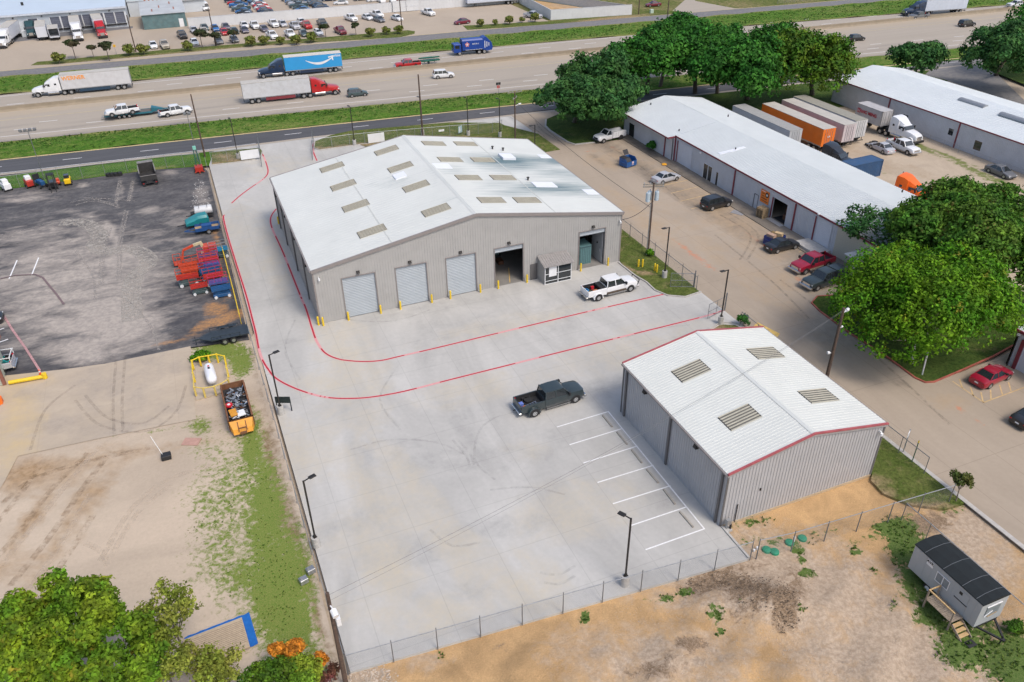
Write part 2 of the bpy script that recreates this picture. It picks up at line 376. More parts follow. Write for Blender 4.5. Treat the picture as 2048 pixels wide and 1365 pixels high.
dirt_blobs = [(1560, 1170, 330, 120, 2, 1.0, 12), (1800, 1300, 260, 150, 2, .95), (1330, 1330, 200, 90, 2, .75), (1900, 1000, 110, 40, 2, .5), (1950, 1060, 120, 70, 2, .9),
    (730, 1352, 70, 25, 2, .9), (850, 1320, 60, 20, 2, .6), (1990, 1130, 90, 60, 2, .8), (1190, 1300, 120, 60, 2, .6),
    (1500, 1190, 80, 34, 1, .85, 18), (1565, 1220, 35, 55, 1, .9), (1420, 1165, 90, 26, 1, .8, -15), (1480, 1235, 60, 20, 1, .5), (1380, 1290, 40, 24, 1, .8), (1330, 1330, 60, 30, 1, .5), (1450, 1140, 100, 26, 1, .6, -14), (1850, 1045, 80, 26, 1, .75, -12), (1005, 1290, 40, 14, 1, .4),
    (1590, 1170, 40, 60, 1, .55), (1310, 1345, 90, 24, 1, .55),
    (885, 1310, 10, 8, 0, .9), (1170, 1230, 13, 18, 0, .95), (1335, 1193, 16, 12, 0, .85), (1370, 1180, 20, 12, 0, .8), (1430, 1230, 22, 20, 0, .75), (1300, 1200, 25, 10, 0, .5), (1505, 1040, 60, 10, 0, .62, -15), (1530, 1075, 50, 14, 0, .5), (1490, 1080, 22, 12, 0, .6), (1440, 1265, 10, 12, 0, .8),
    (1790, 1050, 50, 26, 0, .9, -10), (1815, 1085, 45, 50, 0, .95), (1840, 1150, 50, 60, 0, .8, 40), (1870, 1220, 55, 40, 0, .85, 35), (1930, 1290, 70, 55, 0, .95, 35), (2020, 1310, 60, 60, 0, .95), (2040, 1345, 60, 30, 0, .9), (1710, 1100, 14, 14, 0, .9), (1615, 1145, 24, 12, 0, .85), (1605, 1115, 12, 14, 0, .8), (1595, 1095, 16, 16, 0, .8),
    (1600, 1225, 14, 9, 0, .8), (1745, 1138, 10, 6, 0, .8), (1785, 1210, 12, 12, 0, .6), (1960, 1250, 90, 30, 0, .7, 30), (1745, 1070, 70, 14, 0, .5, -12), (1900, 1012, 60, 18, 0, .45), (1890, 1260, 30, 20, 0, .7), (1480, 1210, 12, 10, 0, .6), (2010, 1345, 60, 20, 0, .8), (980, 1340, 30, 14, 0, .4), (1650, 1060, 60, 12, 0, .45, -14)]
sheet('dirt_ground', [(.9, 33.9), (1.6, 12), (62, 8), (62, 29), (51.4, 29), (51.4, 35.6), (31.2, 35.6), (31.2, 33)], -.22, M_DIRT, .5, mk(dirt_blobs), hump)
slab_blobs = [(1150, 1020, 120, 60, 0, .5, -10), (940, 780, 120, 30, 0, .4, -10), (620, 900, 60, 60, 0, .5), (760, 1130, 60, 120, 0, .6, -40), (850, 1230, 120, 40, 0, .5), (1020, 650, 200, 20, 0, .35, -12), (560, 500, 30, 90, 0, .4), (800, 560, 1, 1, 0, 0), (700, 720, 90, 60, 0, .55, 50), (660, 770, 70, 30, 0, .55), (1050, 900, 60, 25, 0, .2), (760, 1000, 40, 130, 0, .5, -42), (810, 950, 30, 150, 0, .45, -42), (900, 1090, 40, 160, 0, .55, -42), (1000, 1160, 30, 120, 0, .5, -40), (720, 1220, 80, 40, 0, .35), (1080, 1180, 50, 90, 0, .5, -40),
    (590, 950, 12, 160, 0, .5, -13), (1250, 700, 160, 40, 0, .35, -14), (1350, 760, 60, 30, 0, .3), (480, 480, 60, 80, 0, .3), (560, 340, 80, 30, 0, .3), (700, 820, 90, 40, 0, .3),
    (920, 840, 20, 70, 1, .5, -25), (950, 920, 180, 24, 1, .35, -4), (840, 1100, 120, 30, 1, .4, -12), (560, 600, 60, 10, 1, .35, -12), (560, 690, 70, 8, 1, .35, -14), (640, 610, 20, 60, 1, .3, -16), (1180, 780, 80, 20, 1, .45, -10), (790, 900, 100, 30, 1, .2), (1040, 1050, 160, 20, 1, .35, -6), (860, 1010, 30, 12, 1, .35), (1120, 870, 40, 20, 1, .25), (460, 370, 50, 12, 1, .25), (1330, 1000, 60, 20, 1, .3), (880, 610, 180, 14, 1, .25, -12), (700, 1050, 120, 20, 1, .35, -20), (860, 680, 40, 60, 1, .22), (1100, 640, 60, 40, 1, .25), (950, 1180, 60, 30, 1, .2), (1000, 640, 300, 30, 1, .15, -12)]  # patch behind the small building puts its shade into the slab colour
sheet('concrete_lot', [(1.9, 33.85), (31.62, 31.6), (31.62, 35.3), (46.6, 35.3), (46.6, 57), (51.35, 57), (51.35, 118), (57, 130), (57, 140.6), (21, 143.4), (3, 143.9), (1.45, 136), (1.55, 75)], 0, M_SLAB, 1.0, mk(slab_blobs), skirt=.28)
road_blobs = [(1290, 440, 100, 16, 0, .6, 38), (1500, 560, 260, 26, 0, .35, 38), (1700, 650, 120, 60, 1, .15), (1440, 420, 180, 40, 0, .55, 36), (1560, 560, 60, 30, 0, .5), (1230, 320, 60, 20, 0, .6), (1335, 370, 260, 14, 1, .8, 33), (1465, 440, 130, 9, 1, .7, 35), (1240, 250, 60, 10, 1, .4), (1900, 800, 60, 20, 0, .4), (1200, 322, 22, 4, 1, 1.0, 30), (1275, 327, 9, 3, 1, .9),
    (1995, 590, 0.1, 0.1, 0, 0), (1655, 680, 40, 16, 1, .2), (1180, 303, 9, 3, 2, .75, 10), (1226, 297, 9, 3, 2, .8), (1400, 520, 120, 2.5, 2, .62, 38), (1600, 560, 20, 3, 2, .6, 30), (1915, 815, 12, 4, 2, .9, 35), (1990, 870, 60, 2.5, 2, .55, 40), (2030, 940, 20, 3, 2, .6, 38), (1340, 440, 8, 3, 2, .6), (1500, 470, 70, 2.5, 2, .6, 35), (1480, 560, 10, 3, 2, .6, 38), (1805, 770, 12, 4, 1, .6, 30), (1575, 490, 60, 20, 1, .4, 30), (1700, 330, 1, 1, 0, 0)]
sheet('street', [(51.35, -10), (61.3, -10), (61.3, 28), (88, 28), (88, 45.2), (66, 43.2), (61.1, 43.6), (60.7, 50), (61.7, 60), (71.9, 60), (72, 107), (71, 125), (70, 137.2), (75, 139.5), (56.9, 140.6), (57, 130), (51.35, 118)], 0, M_ROAD, 1.0, mk(road_blobs))
# highway corridor
sheet('frontage_road', band(FR0, FR1), 0, M_NEWASPH, 4, lambda X, Y: np.stack([np.where(X > 45, .35, .0)+0*X, 0*X, 0*X], 1))
sheet('highway', band(HW0, HW1), .0, M_HWY, 1.6, lambda X, Y: np.stack([np.clip(1.1-abs(Y-HWB(X)+1.5)/4.0, 0, .8), np.maximum(np.clip(1.0-abs(Y-HW0(X)-.4)/1.1, 0, 1), np.maximum(.42*np.clip(1.1-abs(Y-HW0(X)-5.2)/1.1, 0, 1), .35*np.clip(1.1-abs(Y-HW0(X)-8.8)/1.0, 0, 1))), 0*X], 1))
sheet('far_road', band(FF0, FF1), 0, M_FARASPH, 4, lambda X, Y: np.stack([.15+0*X, 0*X, 0*X], 1))
dryband = lambda f0, f1, w0, w1: (lambda X, Y: np.stack([np.maximum(np.clip(1-(Y-f0(X))/w0, 0, 1), np.maximum(np.clip(1-(f1(X)-Y)/w1, 0, 1), .36+.2*np.sin(X*.11)*np.sin(X*.037+Y*.3)))*.8, 0*X, 0*X], 1))
sheet('near_verge', band(FR1, HW0, .5, .0), .0, M_VERGE, 2.5, dryband(FR1, HW0, .6, .7), lambda X, Y: .25*np.sin((Y-FR1(X))/10*3.1)+.12*np.sin(X*.7)*np.sin(Y*.9))
sheet('far_verge', band(HW1, FF0), .0, M_VERGE, 2.5, dryband(HW1, FF0, 1.2, .6), lambda X, Y: .1+.15*np.sin(X*.5)*np.sin(Y*.8))
sheet('far_lot', [(-140, 221), (19, 217.3), (62, 215), (100, 213), (100, 520), (-140, 520)], -.03, ground_mat('far_lot_concrete', (.40, .335, .265), .07, fine=1.5, fine_amt=.07, big=.06, stretch=(1, .4, 1)), 0)
sheet('far_grass', [(100, 213), (160, 207.2), (430, 185), (430, 600), (100, 600)], -.06, M_TURF, 6, lambda X, Y: np.stack([.35+.2*np.sin(X*.3)*np.sin(Y*.2), 0*X, 0*X], 1))
sheet('far_strip', pp([(62, 131), (75, 124), (115, 121), (320, 101), (680, 72.5), (815, 61), (830, 63), (829, 68), (800, 75), (512, 92.5), (110, 129)]), .03, M_TURF, 1.5, mk([(400, 103, 400, 3, 0, .6, -5)], (.2, 0, 0)), skirt=.1)
sheet('far_strip', pp([(926, 52), (1104, 42.5), (1264, 30), (1300, 20), (1358, 23), (1340, 28), (1200, 41), (1040, 53.5), (935, 60)]), .03, M_TURF, 1.5, mk([(1220, 38, 90, 4, 0, 1.0, -6)], (.15, 0, 0)), skirt=.1)
sheet('bare_yard', [(101.6, 218), (124.6, 214.6), (109.5, 246.5), (103.7, 245.5)], .02, M_DIRT, 2, mk([(1150, 10, 60, 8, 2, .6), (1200, 12, 40, 6, 1, .8)]))
sheet('side_road', pp([(1345, 22), (1415, -40), (1560, -60), (1400, -20), (1390, 2), (1470, 17), (1550, 17), (1400, 27)]), -.02, M_HWY, 0)
# left-hand lot, apron and sandy yard
lot_blobs = [(150, 560, 230, 120, 0, .72), (60, 620, 120, 90, 0, .62), (230, 640, 110, 70, 0, 1.0), (120, 650, 60, 30, 0, .8), (190, 440, 70, 12, 0, .5, 18), (225, 470, 12, 40, 0, .95, -30), (262, 510, 40, 10, 0, .95, 20), (285, 540, 14, 35, 0, .9), (255, 580, 30, 30, 0, .8), (70, 460, 120, 14, 0, .5, -10), (60, 395, 70, 12, 0, .55), (300, 420, 30, 8, 0, .6, -10), (165, 370, 15, 5, 0, .8), (30, 400, 40, 8, 0, .6), (340, 345, 20, 8, 0, .5), (240, 390, 8, 30, 0, .45, 12), (262, 390, 6, 25, 0, .45, 12), (405, 400, 20, 50, 0, .42), (350, 440, 40, 30, 0, .4), (370, 480, 50, 10, 0, .45), (330, 530, 40, 20, 0, .35), (290, 580, 20, 30, 0, .5), (205, 560, 10, 50, 0, .5), (170, 700, 100, 30, 0, .85),
    (60, 715, 110, 10, 2, .4), (440, 640, 70, 12, 1, .9, -20), (350, 680, 60, 5, 1, .6, -14), (430, 620, 30, 18, 1, .7), (455, 590, 8, 60, 1, .5), (432, 480, 10, 60, 1, .6, -12), (440, 560, 6, 80, 1, .5, -12), (270, 660, 20, 5, 1, .4), (200, 480, 500, 400, 2, .45)]
LOTP = pp([(-160, 398), (0, 378), (120, 362), (300, 338), (403, 331)])+[(.95, 133.5), (.85, 78.2)]+pp([(375, 695), (210, 727), (130, 738), (0, 752), (-160, 790)])
sheet('asphalt_lot', LOTP, -.06, M_LOT, .7, mk(lot_blobs))
ap_blobs = [(230, 770, 90, 60, 0, .4), (300, 730, 70, 30, 0, .4), (120, 850, 60, 20, 0, .5), (240, 860, 110, 25, 0, .4, -5), (60, 790, 40, 12, 0, .3), (35, 860, 50, 90, 1, .6, 15), (20, 760, 80, 20, 1, .5), (330, 820, 60, 30, 0, .2), (150, 700, 60, 20, 1, .3)]
sheet('concrete_apron', pp([(-160, 790), (0, 752), (130, 738), (210, 727), (381, 692), (392, 838), (200, 876), (35, 912), (10, 960), (-120, 1180)]), -.045, M_APRON, 1.0, mk(ap_blobs))
yard_blobs = [(470, 1000, 95, 170, 0, .53), (450, 1130, 90, 90, 0, .5), (560, 1180, 75, 150, 0, 1.05), (535, 1040, 45, 120, 0, .9), (520, 1060, 40, 100, 0, .8), (590, 1250, 40, 90, 0, 1.0), (545, 1120, 50, 110, 0, .85), (525, 1010, 34, 110, 0, .9), (505, 900, 26, 70, 0, .9), (440, 700, 60, 24, 0, .95), (480, 720, 30, 40, 0, .9), (400, 850, 30, 22, 0, .7), (420, 900, 60, 40, 0, .42), (500, 860, 30, 60, 0, .8), (470, 960, 60, 60, 0, .45), (430, 1000, 80, 60, 0, .52), (530, 960, 34, 70, 0, .8), (530, 1080, 50, 60, 0, .85), (570, 1180, 45, 90, 0, .95), (500, 1150, 80, 60, 0, .75), (440, 1100, 70, 60, 0, .52), (540, 1230, 60, 40, 0, .8), (380, 1110, 30, 40, 0, .35), (600, 1290, 50, 60, 0, .7), (460, 1210, 60, 30, 0, .4), (300, 862, 100, 5, 0, .5, -9), (620, 1340, 60, 50, 0, .6), (420, 1050, 60, 30, 0, .5), (400, 950, 30, 20, 0, .3),
    (60, 950, 120, 34, 1, .85, -8), (60, 1040, 150, 14, 1, .85, -55), (140, 1040, 150, 12, 1, .8, -58), (100, 1100, 130, 10, 1, .7, -50), (190, 1000, 110, 12, 1, .6, -60), (40, 1130, 60, 40, 1, .45), (200, 920, 60, 30, 1, .5, -10), (170, 1010, 30, 40, 1, .4, 40), (300, 900, 120, 14, 1, .4, -8),
    (556, 990, 24, 100, 2, .8, -13), (580, 1060, 24, 90, 2, .8, -13), (612, 1150, 15, 90, 2, .7, -13), (632, 1240, 15, 90, 2, .7, -13), (540, 900, 18, 80, 2, .8, -13), (520, 800, 8, 70, 2, .7, -13), (505, 730, 7, 60, 2, .6, -12), (660, 1330, 20, 40, 2, .6), (240, 905, 50, 8, 2, .35)]
sheet('sandy_yard', [(1.55, 79.5), (1.3, 20), (-50, 20), (-50, 90), (-24, 81.4), (.9, 78.3)], -.1, M_YARD, .8, mk(yard_blobs))
sheet('lot_edge_grass', pp([(-160, 372), (0, 353), (395, 306), (425, 303), (427, 331), (403, 332.5), (300, 340), (120, 364), (0, 380.5), (-160, 401)]), -.03, M_VERGE, 1.5, mk([(300, 338, 60, 4, 0, .9, -6), (200, 350, 80, 3, 0, .6, -8), (400, 335, 20, 4, 0, .7)]))
sheet('frontage_edge', [(x, float(FR0(x))-.9) for x in XS]+[(x, float(FR0(x))+.0) for x in reversed(XS)], .012, M_HWY, 0)
# kerbed islands of turf (raised a little behind their kerbs)
KB = MB()
def island(name, px, mat=M_TURF, blobs=(), base=0, kerbpts=None, z=.09):
    poly = pp(px) if not isinstance(px[0], Vector) else px
    sheet(name, poly, z, mat, 1.0, mk(list(blobs), (base, 0, 0)), skirt=.12)
    for k in (kerbpts or []): kerb(KB, pp(k))
island('turf_island', [(424, 305), (470, 300), (519, 297), (524, 303), (523, 313), (505, 321), (470, 326), (424, 331)], blobs=[(450, 314, 30, 6, 0, .8), (480, 322, 50, 4, 0, 1.0), (430, 328, 20, 4, 0, .9)], base=.2, kerbpts=[[(424, 331), (470, 326), (505, 321), (523, 313), (525, 303)]])
island('turf_island', [(631, 283), (660, 272), (700, 263), (780, 256), (900, 246), (1000, 247), (1010, 252), (1075, 268), (1120, 300), (1060, 310), (760, 305), (720, 290), (640, 301), (628, 297)], blobs=[(700, 294, 90, 5, 0, 1.0, -6), (900, 275, 100, 4, 0, .6), (650, 298, 30, 4, 0, .8)], base=.2, kerbpts=[[(1075, 268), (1010, 252), (1000, 247)], [(760, 285), (720, 290), (640, 301), (628, 297), (630, 284), (660, 272)]])
E2 = [(46.5, 118), (51.3, 118), (51.3, 70.2), (51.2, 67.6), (49, 67.2), (47.4, 68.3), (46.7, 70), (46.8, 72), (46.4, 74), (46.2, 76.5), (46.5, 78.4)]
sheet('side_turf', E2, .09, M_TURF, 1.0, mk([(1290, 548, 16, 6, 0, .9), (1260, 540, 30, 4, 0, .9, 20), (1330, 570, 14, 10, 0, .4), (1242, 470, 4, 60, 0, .5)], (.15, 0, 0)), skirt=.12)
kerb(KB, [(51.35, 67.4), (49, 67.1), (47.3, 68.2), (46.6, 69.9), (46.7, 72), (46.3, 74), (46.1, 78)])
E3 = [(51.3, 29.6), (51.3, 57.5), (50.6, 59.6), (49.2, 60.4), (47.7, 59.8), (46.9, 58), (46.85, 35.15), (46.2, 34.6), (46.0, 33.0), (47.0, 31.2), (49.2, 29.7)]
sheet('side_turf', E3, .03, M_TURF, .7, mk([(1428, 640, 14, 20, 0, 1.1), (1440, 655, 30, 8, 0, .7), (1740, 965, 40, 16, 0, .8), (1760, 985, 40, 14, 0, .7), (1700, 1000, 90, 24, 0, 1.0), (1840, 1012, 90, 10, 0, .8)], (.15, 0, 0)), skirt=.3)
kerb(KB, [(51.3, 59.2), (50.7, 60.1), (49.3, 60.7), (47.5, 60), (46.75, 58.2), (46.7, 51.5)])
isl = [(1622, 606), (1635, 594), (1665, 592), (1720, 560), (1800, 520), (1900, 520), (1990, 560), (2080, 600), (2120, 680), (2030, 690), (1990, 712), (1925, 741), (1868, 765), (1850, 766), (1830, 757), (1770, 712), (1700, 668), (1640, 624)]
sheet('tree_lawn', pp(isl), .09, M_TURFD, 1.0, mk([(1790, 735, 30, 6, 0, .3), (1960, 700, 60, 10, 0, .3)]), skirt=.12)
kerb(KB, pp([(2030, 690), (1990, 712), (1925, 741), (1868, 765), (1850, 766), (1830, 757), (1770, 712), (1700, 668), (1640, 624), (1623, 607), (1634, 594), (1665, 592)]), m=1)
kerb(KB, [(51.4, y) for y in (-10, 20, 35, 50, 57.5)], w=.4, z1=.06, m=0)
isn = [(1092, 240), (1150, 215), (1270, 200), (1300, 215), (1256, 240), (1245, 262), (1245, 279), (1190, 286), (1150, 290), (1135, 285), (1100, 262), (1091, 253)]
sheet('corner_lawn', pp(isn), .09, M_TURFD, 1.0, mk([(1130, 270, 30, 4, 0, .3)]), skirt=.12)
kerb(KB, pp([(1092, 240), (1091, 253), (1100, 262), (1135, 285), (1150, 290), (1190, 286)]), w=.3, z1=.15)
kerbo = KB.build('kerb', [paint('kerb_concrete', (.42, .40, .37), .9, 0, .12, 3), paint('red_painted_kerb', (.36, .10, .07), .8, 0, .3, 1.5)]); kerbo['kind'] = 'structure'
# beyond the long white warehouse
sheet('gravel_yard', [(72, 60), (72.2, 128), (88, 137), (160, 137), (160, 60), (200, 40), (150, 20), (88, 28), (88, 45), (72, 52)], -.02, M_GRAVEL, 1.5, mk([(1760, 325, 60, 14, 1, .6, 25), (1850, 350, 60, 10, 1, .5, 25), (1700, 300, 80, 14, 1, .5, 20), (1930, 330, 160, 6, 0, .8, 24), (1830, 290, 60, 8, 0, .85, 20), (2000, 370, 80, 10, 0, .5, 20), (1760, 345, 10, 4, 0, .7)]))
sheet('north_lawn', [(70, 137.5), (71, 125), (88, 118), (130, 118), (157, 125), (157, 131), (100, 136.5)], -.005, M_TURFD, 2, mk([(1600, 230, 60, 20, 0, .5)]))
sheet('side_street', pp([(1880, 122), (1960, 116), (2048, 200), (2100, 300), (2048, 260), (1990, 215), (1955, 180), (1890, 160), (1850, 150)]), .006, M_FARASPH, 3, lambda X, Y: np.stack([.3+0*X, 0*X, 0*X], 1))
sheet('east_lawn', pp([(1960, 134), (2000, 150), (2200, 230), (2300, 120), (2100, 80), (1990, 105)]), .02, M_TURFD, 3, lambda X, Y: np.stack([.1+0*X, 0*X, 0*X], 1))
sheet('tan_lane', pp([(1890, 205), (1955, 180), (2060, 225), (2200, 300), (2100, 330), (1960, 250)]), .012, M_ROAD, 3, mk([(1, 1, 1, 1, 0, .01)]))
sheet('east_verge', pp([(1735, 125), (1940, 95), (1960, 116), (1880, 124), (1800, 138), (1735, 150)]), .01, M_VERGE, 3, mk([(1, 1, 1, 1, 0, .01)]))
# walk along the long warehouse
MW = ground_mat('stained_walkway', (.235, .205, .17), .15, fine=2, fine_amt=.15, big=.4, G_=((.10, .085, .07), (.14, .12, .1)), soft=(.3, .4, .3), nscale=(1, .5, 1))
sheet('sidewalk', [(69.2, 66), (72.3, 66), (72.3, 122.5), (69.6, 122.5)], .1, MW, 1.0, mk([(1300, 320, 60, 30, 1, .8, 30), (1380, 370, 60, 20, 1, .7, 30), (1500, 440, 60, 20, 1, .4, 30)]), skirt=.1)

# ------------------------------------------------------------------ painted markings
def marking(name, mb, mats): o = mb.build(name, mats); o['kind'] = 'structure'; return o
g = MB()
for px, w in (([(1114, 854.5), (1217, 823.5)], .11), ([(1139, 890), (1243, 858)], .11), ([(1167, 926.5), (1275, 892.5)], .11), ([(1195, 965.5), (1307, 931)], .11), ([(1226, 1008), (1341, 972)], .11), ([(1262, 1051.5), (1374, 1014)], .11), ([(1291, 1100), (1409, 1058)], .11)):
    ribbon(g, [tuple(P(*p)[:2]) for p in px], .12, .006)
a, b = P(1216, 823), P(1409, 1058.5); ribbon(g, [(a.x, a.y), (b.x, b.y)], .12, .010)
marking('parking_lines', g, [M_WHITEL])
# red fire-lane lines with stencilled gaps
def firelane(pts_px, gaps, w=.16, smooth=True):
    pts = [P(*p) for p in pts_px]; line = []
    if smooth:
        for i in range(len(pts)-1):
            p0, p1, p2, p3 = pts[max(i-1, 0)], pts[i], pts[i+1], pts[min(i+2, len(pts)-1)]
            for k in range(12):
                t = k/12
                line.append(.5*((2*p1)+(p2-p0)*t+(2*p0-5*p1+4*p2-p3)*t*t+(3*p1-p0-3*p2+p3)*t**3))
        line.append(pts[-1])
    else: line = pts
    g = MB(); ribbon(g, line, w+.13, .006, 1)
    acc = 0; seg = [line[0]]; gl = [P(*q) for q in gaps]
    def flush(s):
        if len(s) > 1: ribbon(g, s, w, .010, 0)
    dense = [line[0]]
    for a, b in zip(line, line[1:]):
        n = max(1, int((b-a).length/.25))
        dense += [a.lerp(b, (k+1)/n) for k in range(n)]
    seg = []
    for q in dense:
        d = min([(q-x).length for x in gl], default=9)
        if d < 1.25 and int(d/.22) % 2 == 0: flush(seg); seg = []
        else: seg.append(q)
    flush(seg); return g
g = firelane([(553, 418), (545, 428), (541, 440), (545, 459), (566, 505), (600, 590), (612, 618), (625, 660), (634, 684), (650, 706), (675, 718), (705, 722.5), (735, 723.5), (765, 721), (800, 713), (870, 697), (1024, 660), (1200, 618), (1387, 575.5)], [(548, 465), (572, 520), (605, 600), (637, 687), (825, 708), (1018, 661), (1196, 619), (1355, 582)])
marking('fire_lane_line', g, [M_REDL, M_PINKL])
g = firelane([(449, 430), (447, 437), (455, 470), (470, 520), (492, 590), (505, 640), (512, 668), (517, 695), (524, 718), (535, 737), (552, 757), (585, 775), (625, 789), (660, 796), (700, 797.5), (740, 795), (790, 787), (838, 776), (900, 760), (1024, 729), (1200, 685), (1404, 634.5), (1447, 621)], [(521, 709), (638, 790), (855, 771), (1055, 721), (1245, 673), (1420, 630)])
marking('fire_lane_line', g, [M_REDL, M_PINKL])
g = firelane([(463, 407), (480, 392), (500, 377), (522, 362), (533, 352), (536, 343), (534, 332), (528, 315), (524, 308), (517, 304)], [(519, 363), (528, 318)])
marking('fire_lane_line', g, [M_REDL, M_PINKL])
g = firelane([(634, 322), (627, 304), (627, 288), (635, 284)], [(628, 300)]); marking('fire_lane_line', g, [M_REDL, M_PINKL])
g = firelane([(5, 628), (25, 660), (50, 695), (80, 742)], [], .1, False); marking('fire_lane_line', g, [paint('worn_pink_line', (.42, .24, .24), .8, 0, .3), paint('worn_pink_line', (.42, .24, .24), .8)])
g = firelane([(0, 558), (30, 551), (70, 549), (85, 555), (110, 585), (128, 609)], [], .1, False); marking('fire_lane_line', g, [paint('faded_red_line', (.17, .12, .125), .8), paint('faded_red_line', (.17, .12, .125), .8)])
g = MB()
for px in ([(34, 520), (18, 557)], [(77, 515), (63, 550)], [(-10, 662), (8, 656)], [(-12, 688), (16, 678)]):
    ribbon(g, [tuple(P(*p)[:2]) for p in px], .16, -.045)
marking('parking_lines', g, [M_WHITEL])
def track_mat(name, col, cover, sc=3, op=.85):
    m, nt, b = newmat(name); N = NT(nt); b.inputs['Base Color'].default_value = (*col, 1); b.inputs['Roughness'].default_value = .95
    nt.links.new(N.math('MULTIPLY', N.step(N.noise(sc, 5, .8, N.coord()), .66-cover*.35, .84-cover*.3), op), b.inputs['Alpha']); return m
def tracks(name, lines, w, mat, z, pair=0):
    g = MB()
    for pts in lines:
        pts = [P(*p) for p in pts]; L = []
        for i in range(len(pts)-1):
            p0, p1, p2, p3 = pts[max(i-1, 0)], pts[i], pts[i+1], pts[min(i+2, len(pts)-1)]
            for k in range(8): t = k/8; L.append(.5*((2*p1)+(p2-p0)*t+(2*p0-5*p1+4*p2-p3)*t*t+(3*p1-p0-3*p2+p3)*t**3))
        L.append(pts[-1]); ribbon(g, L, w, z); z += .0006
    marking(name, g, [mat])
TD = track_mat('dust_track', (.36, .33, .30), .7); TG = track_mat('gravel_swath', (.38, .35, .31), .85, 1.6); TB = track_mat('tyre_scuff', (.2, .195, .19), .75, 1.2, .16)
tracks('tyre_tracks', [[(243, 360), (232, 408)], [(238, 360), (229, 408)], [(268, 360), (259, 402)], [(264, 360), (255, 402)], [(222, 455), (208, 505), (205, 570)], [(215, 455), (202, 505), (199, 570)], [(250, 420), (238, 480), (235, 560)], [(256, 420), (244, 480), (241, 560)], [(150, 410), (190, 402), (240, 415)], [(170, 395), (225, 398), (270, 402)], [(140, 405), (185, 398), (238, 411)], [(0, 470), (60, 456), (120, 440), (170, 446)], [(0, 478), (60, 464), (120, 448)], [(255, 600), (300, 650), (318, 700)], [(150, 500), (185, 550), (190, 600)]], .3, TD, -.053)
tracks('gravel_swath', [[(120, 446), (160, 444), (188, 456), (198, 472), (190, 490), (212, 503), (262, 497), (291, 511), (296, 528), (274, 546), (264, 565), (262, 600), (265, 640)]], 2.3, TG, -.042)
tracks('tyre_tracks', [[(1088, 1166), (1120, 1168), (1150, 1152)], [(1080, 1146), (1118, 1149), (1150, 1132)], [(905, 880), (932, 912), (940, 935)], [(912, 876), (940, 908), (948, 930)], [(860, 1060), (905, 1092), (960, 1085)], [(640, 620), (700, 640), (790, 642), (860, 620)], [(980, 980), (1060, 975), (1130, 990)], [(700, 900), (780, 880), (870, 885), (930, 910)], [(1240, 680), (1300, 660), (1380, 650)], [(590, 640), (570, 700), (600, 760)], [(790, 740), (760, 800), (800, 860)], [(1000, 830), (960, 860), (950, 920), (990, 960)]], .22, TB, .0035)
tracks('tyre_tracks', [[(1230, 300), (1290, 340), (1360, 400)], [(1440, 430), (1500, 470), (1480, 520)], [(1455, 425), (1515, 468), (1495, 520)], [(1020, 235), (1075, 262), (1110, 300)], [(1070, 240), (1085, 262), (1130, 290)], [(1560, 560), (1640, 620), (1760, 720), (1900, 850)], [(1430, 470), (1540, 560), (1620, 640)]], .3, track_mat('road_scuff', (.18, .15, .12), .7, 1.2, .35), .0035)
TY = track_mat('brown_rut', (.30, .205, .12), .62, 1.3, .45); TP = track_mat('pale_rut', (.60, .50, .385), .7, 1.3, .45)
tracks('tyre_tracks', [[(-40, 1150), (40, 1060), (100, 980), (175, 905)], [(20, 1170), (100, 1070), (165, 975), (215, 910)], [(90, 1175), (150, 1085), (185, 1030)], [(0, 1010), (60, 960), (160, 925), (300, 895)], [(-40, 1080), (30, 1000), (80, 930)]], .55, TY, -.092)
tracks('tyre_tracks', [[(0, 1130), (75, 1040), (135, 965), (200, 890)], [(60, 1175), (125, 1080), (180, 985)], [(200, 1120), (260, 1020), (330, 960), (420, 930)], [(215, 1122), (275, 1024), (342, 968)], [(170, 1085), (200, 1100), (215, 1130)]], .5, TP, -.088)
tracks('tyre_tracks', [[(150, 800), (200, 850), (290, 862), (350, 825), (372, 770)], [(170, 790), (215, 835), (285, 846), (338, 812)], [(232, 720), (226, 800), (228, 868)], [(250, 715), (244, 800), (246, 864)], [(60, 900), (90, 820), (150, 770)]], .28, track_mat('apron_scuff', (.27, .225, .18), .8, 1.2, .25), -.04)
# highway and frontage markings
g = MB()
def dashes(f, off, L, gap, w, ph=0, x0=-110, x1=330, m=0):
    x = x0+ph
    while x < x1: ribbon(g, [(x, float(f(x))+off), (x+L, float(f(x+L))+off)], w, .012, m); x += L+gap
FRM = lambda x: (FR0(x)+FR1(x))/2
dashes(FRM, 0, 3.0, 9.2, .16, 3.4); dashes(HW0, 6.9, 3.2, 9.2, .18, 5); dashes(HW0, 10.6, 3.2, 9.2, .18, 9)
dashes(HWB, 4.9, 3.2, 9.2, .18, 2); dashes(HWB, 8.5, 3.2, 9.2, .18, 8)
dashes(HW0, 3.2, 8, 0, .16); dashes(HWB, 12.2, 8, 0, .16)
dashes(HWB, -6.6, 8, 0, .16, m=1); dashes(HWB, 1.6, 8, 0, .16, m=1); dashes(FR1, .1, 8, 0, .5, m=1); dashes(FR0, .25, 8, 0, .14, x1=10)
dashes(FF1, .05, 8, 0, .3, m=1, x1=200)
marking('lane_markings', g, [M_WHITEL, paint('pale_yellow_line', (.50, .40, .2), .85, 0, .2, 1)])
g = MB()
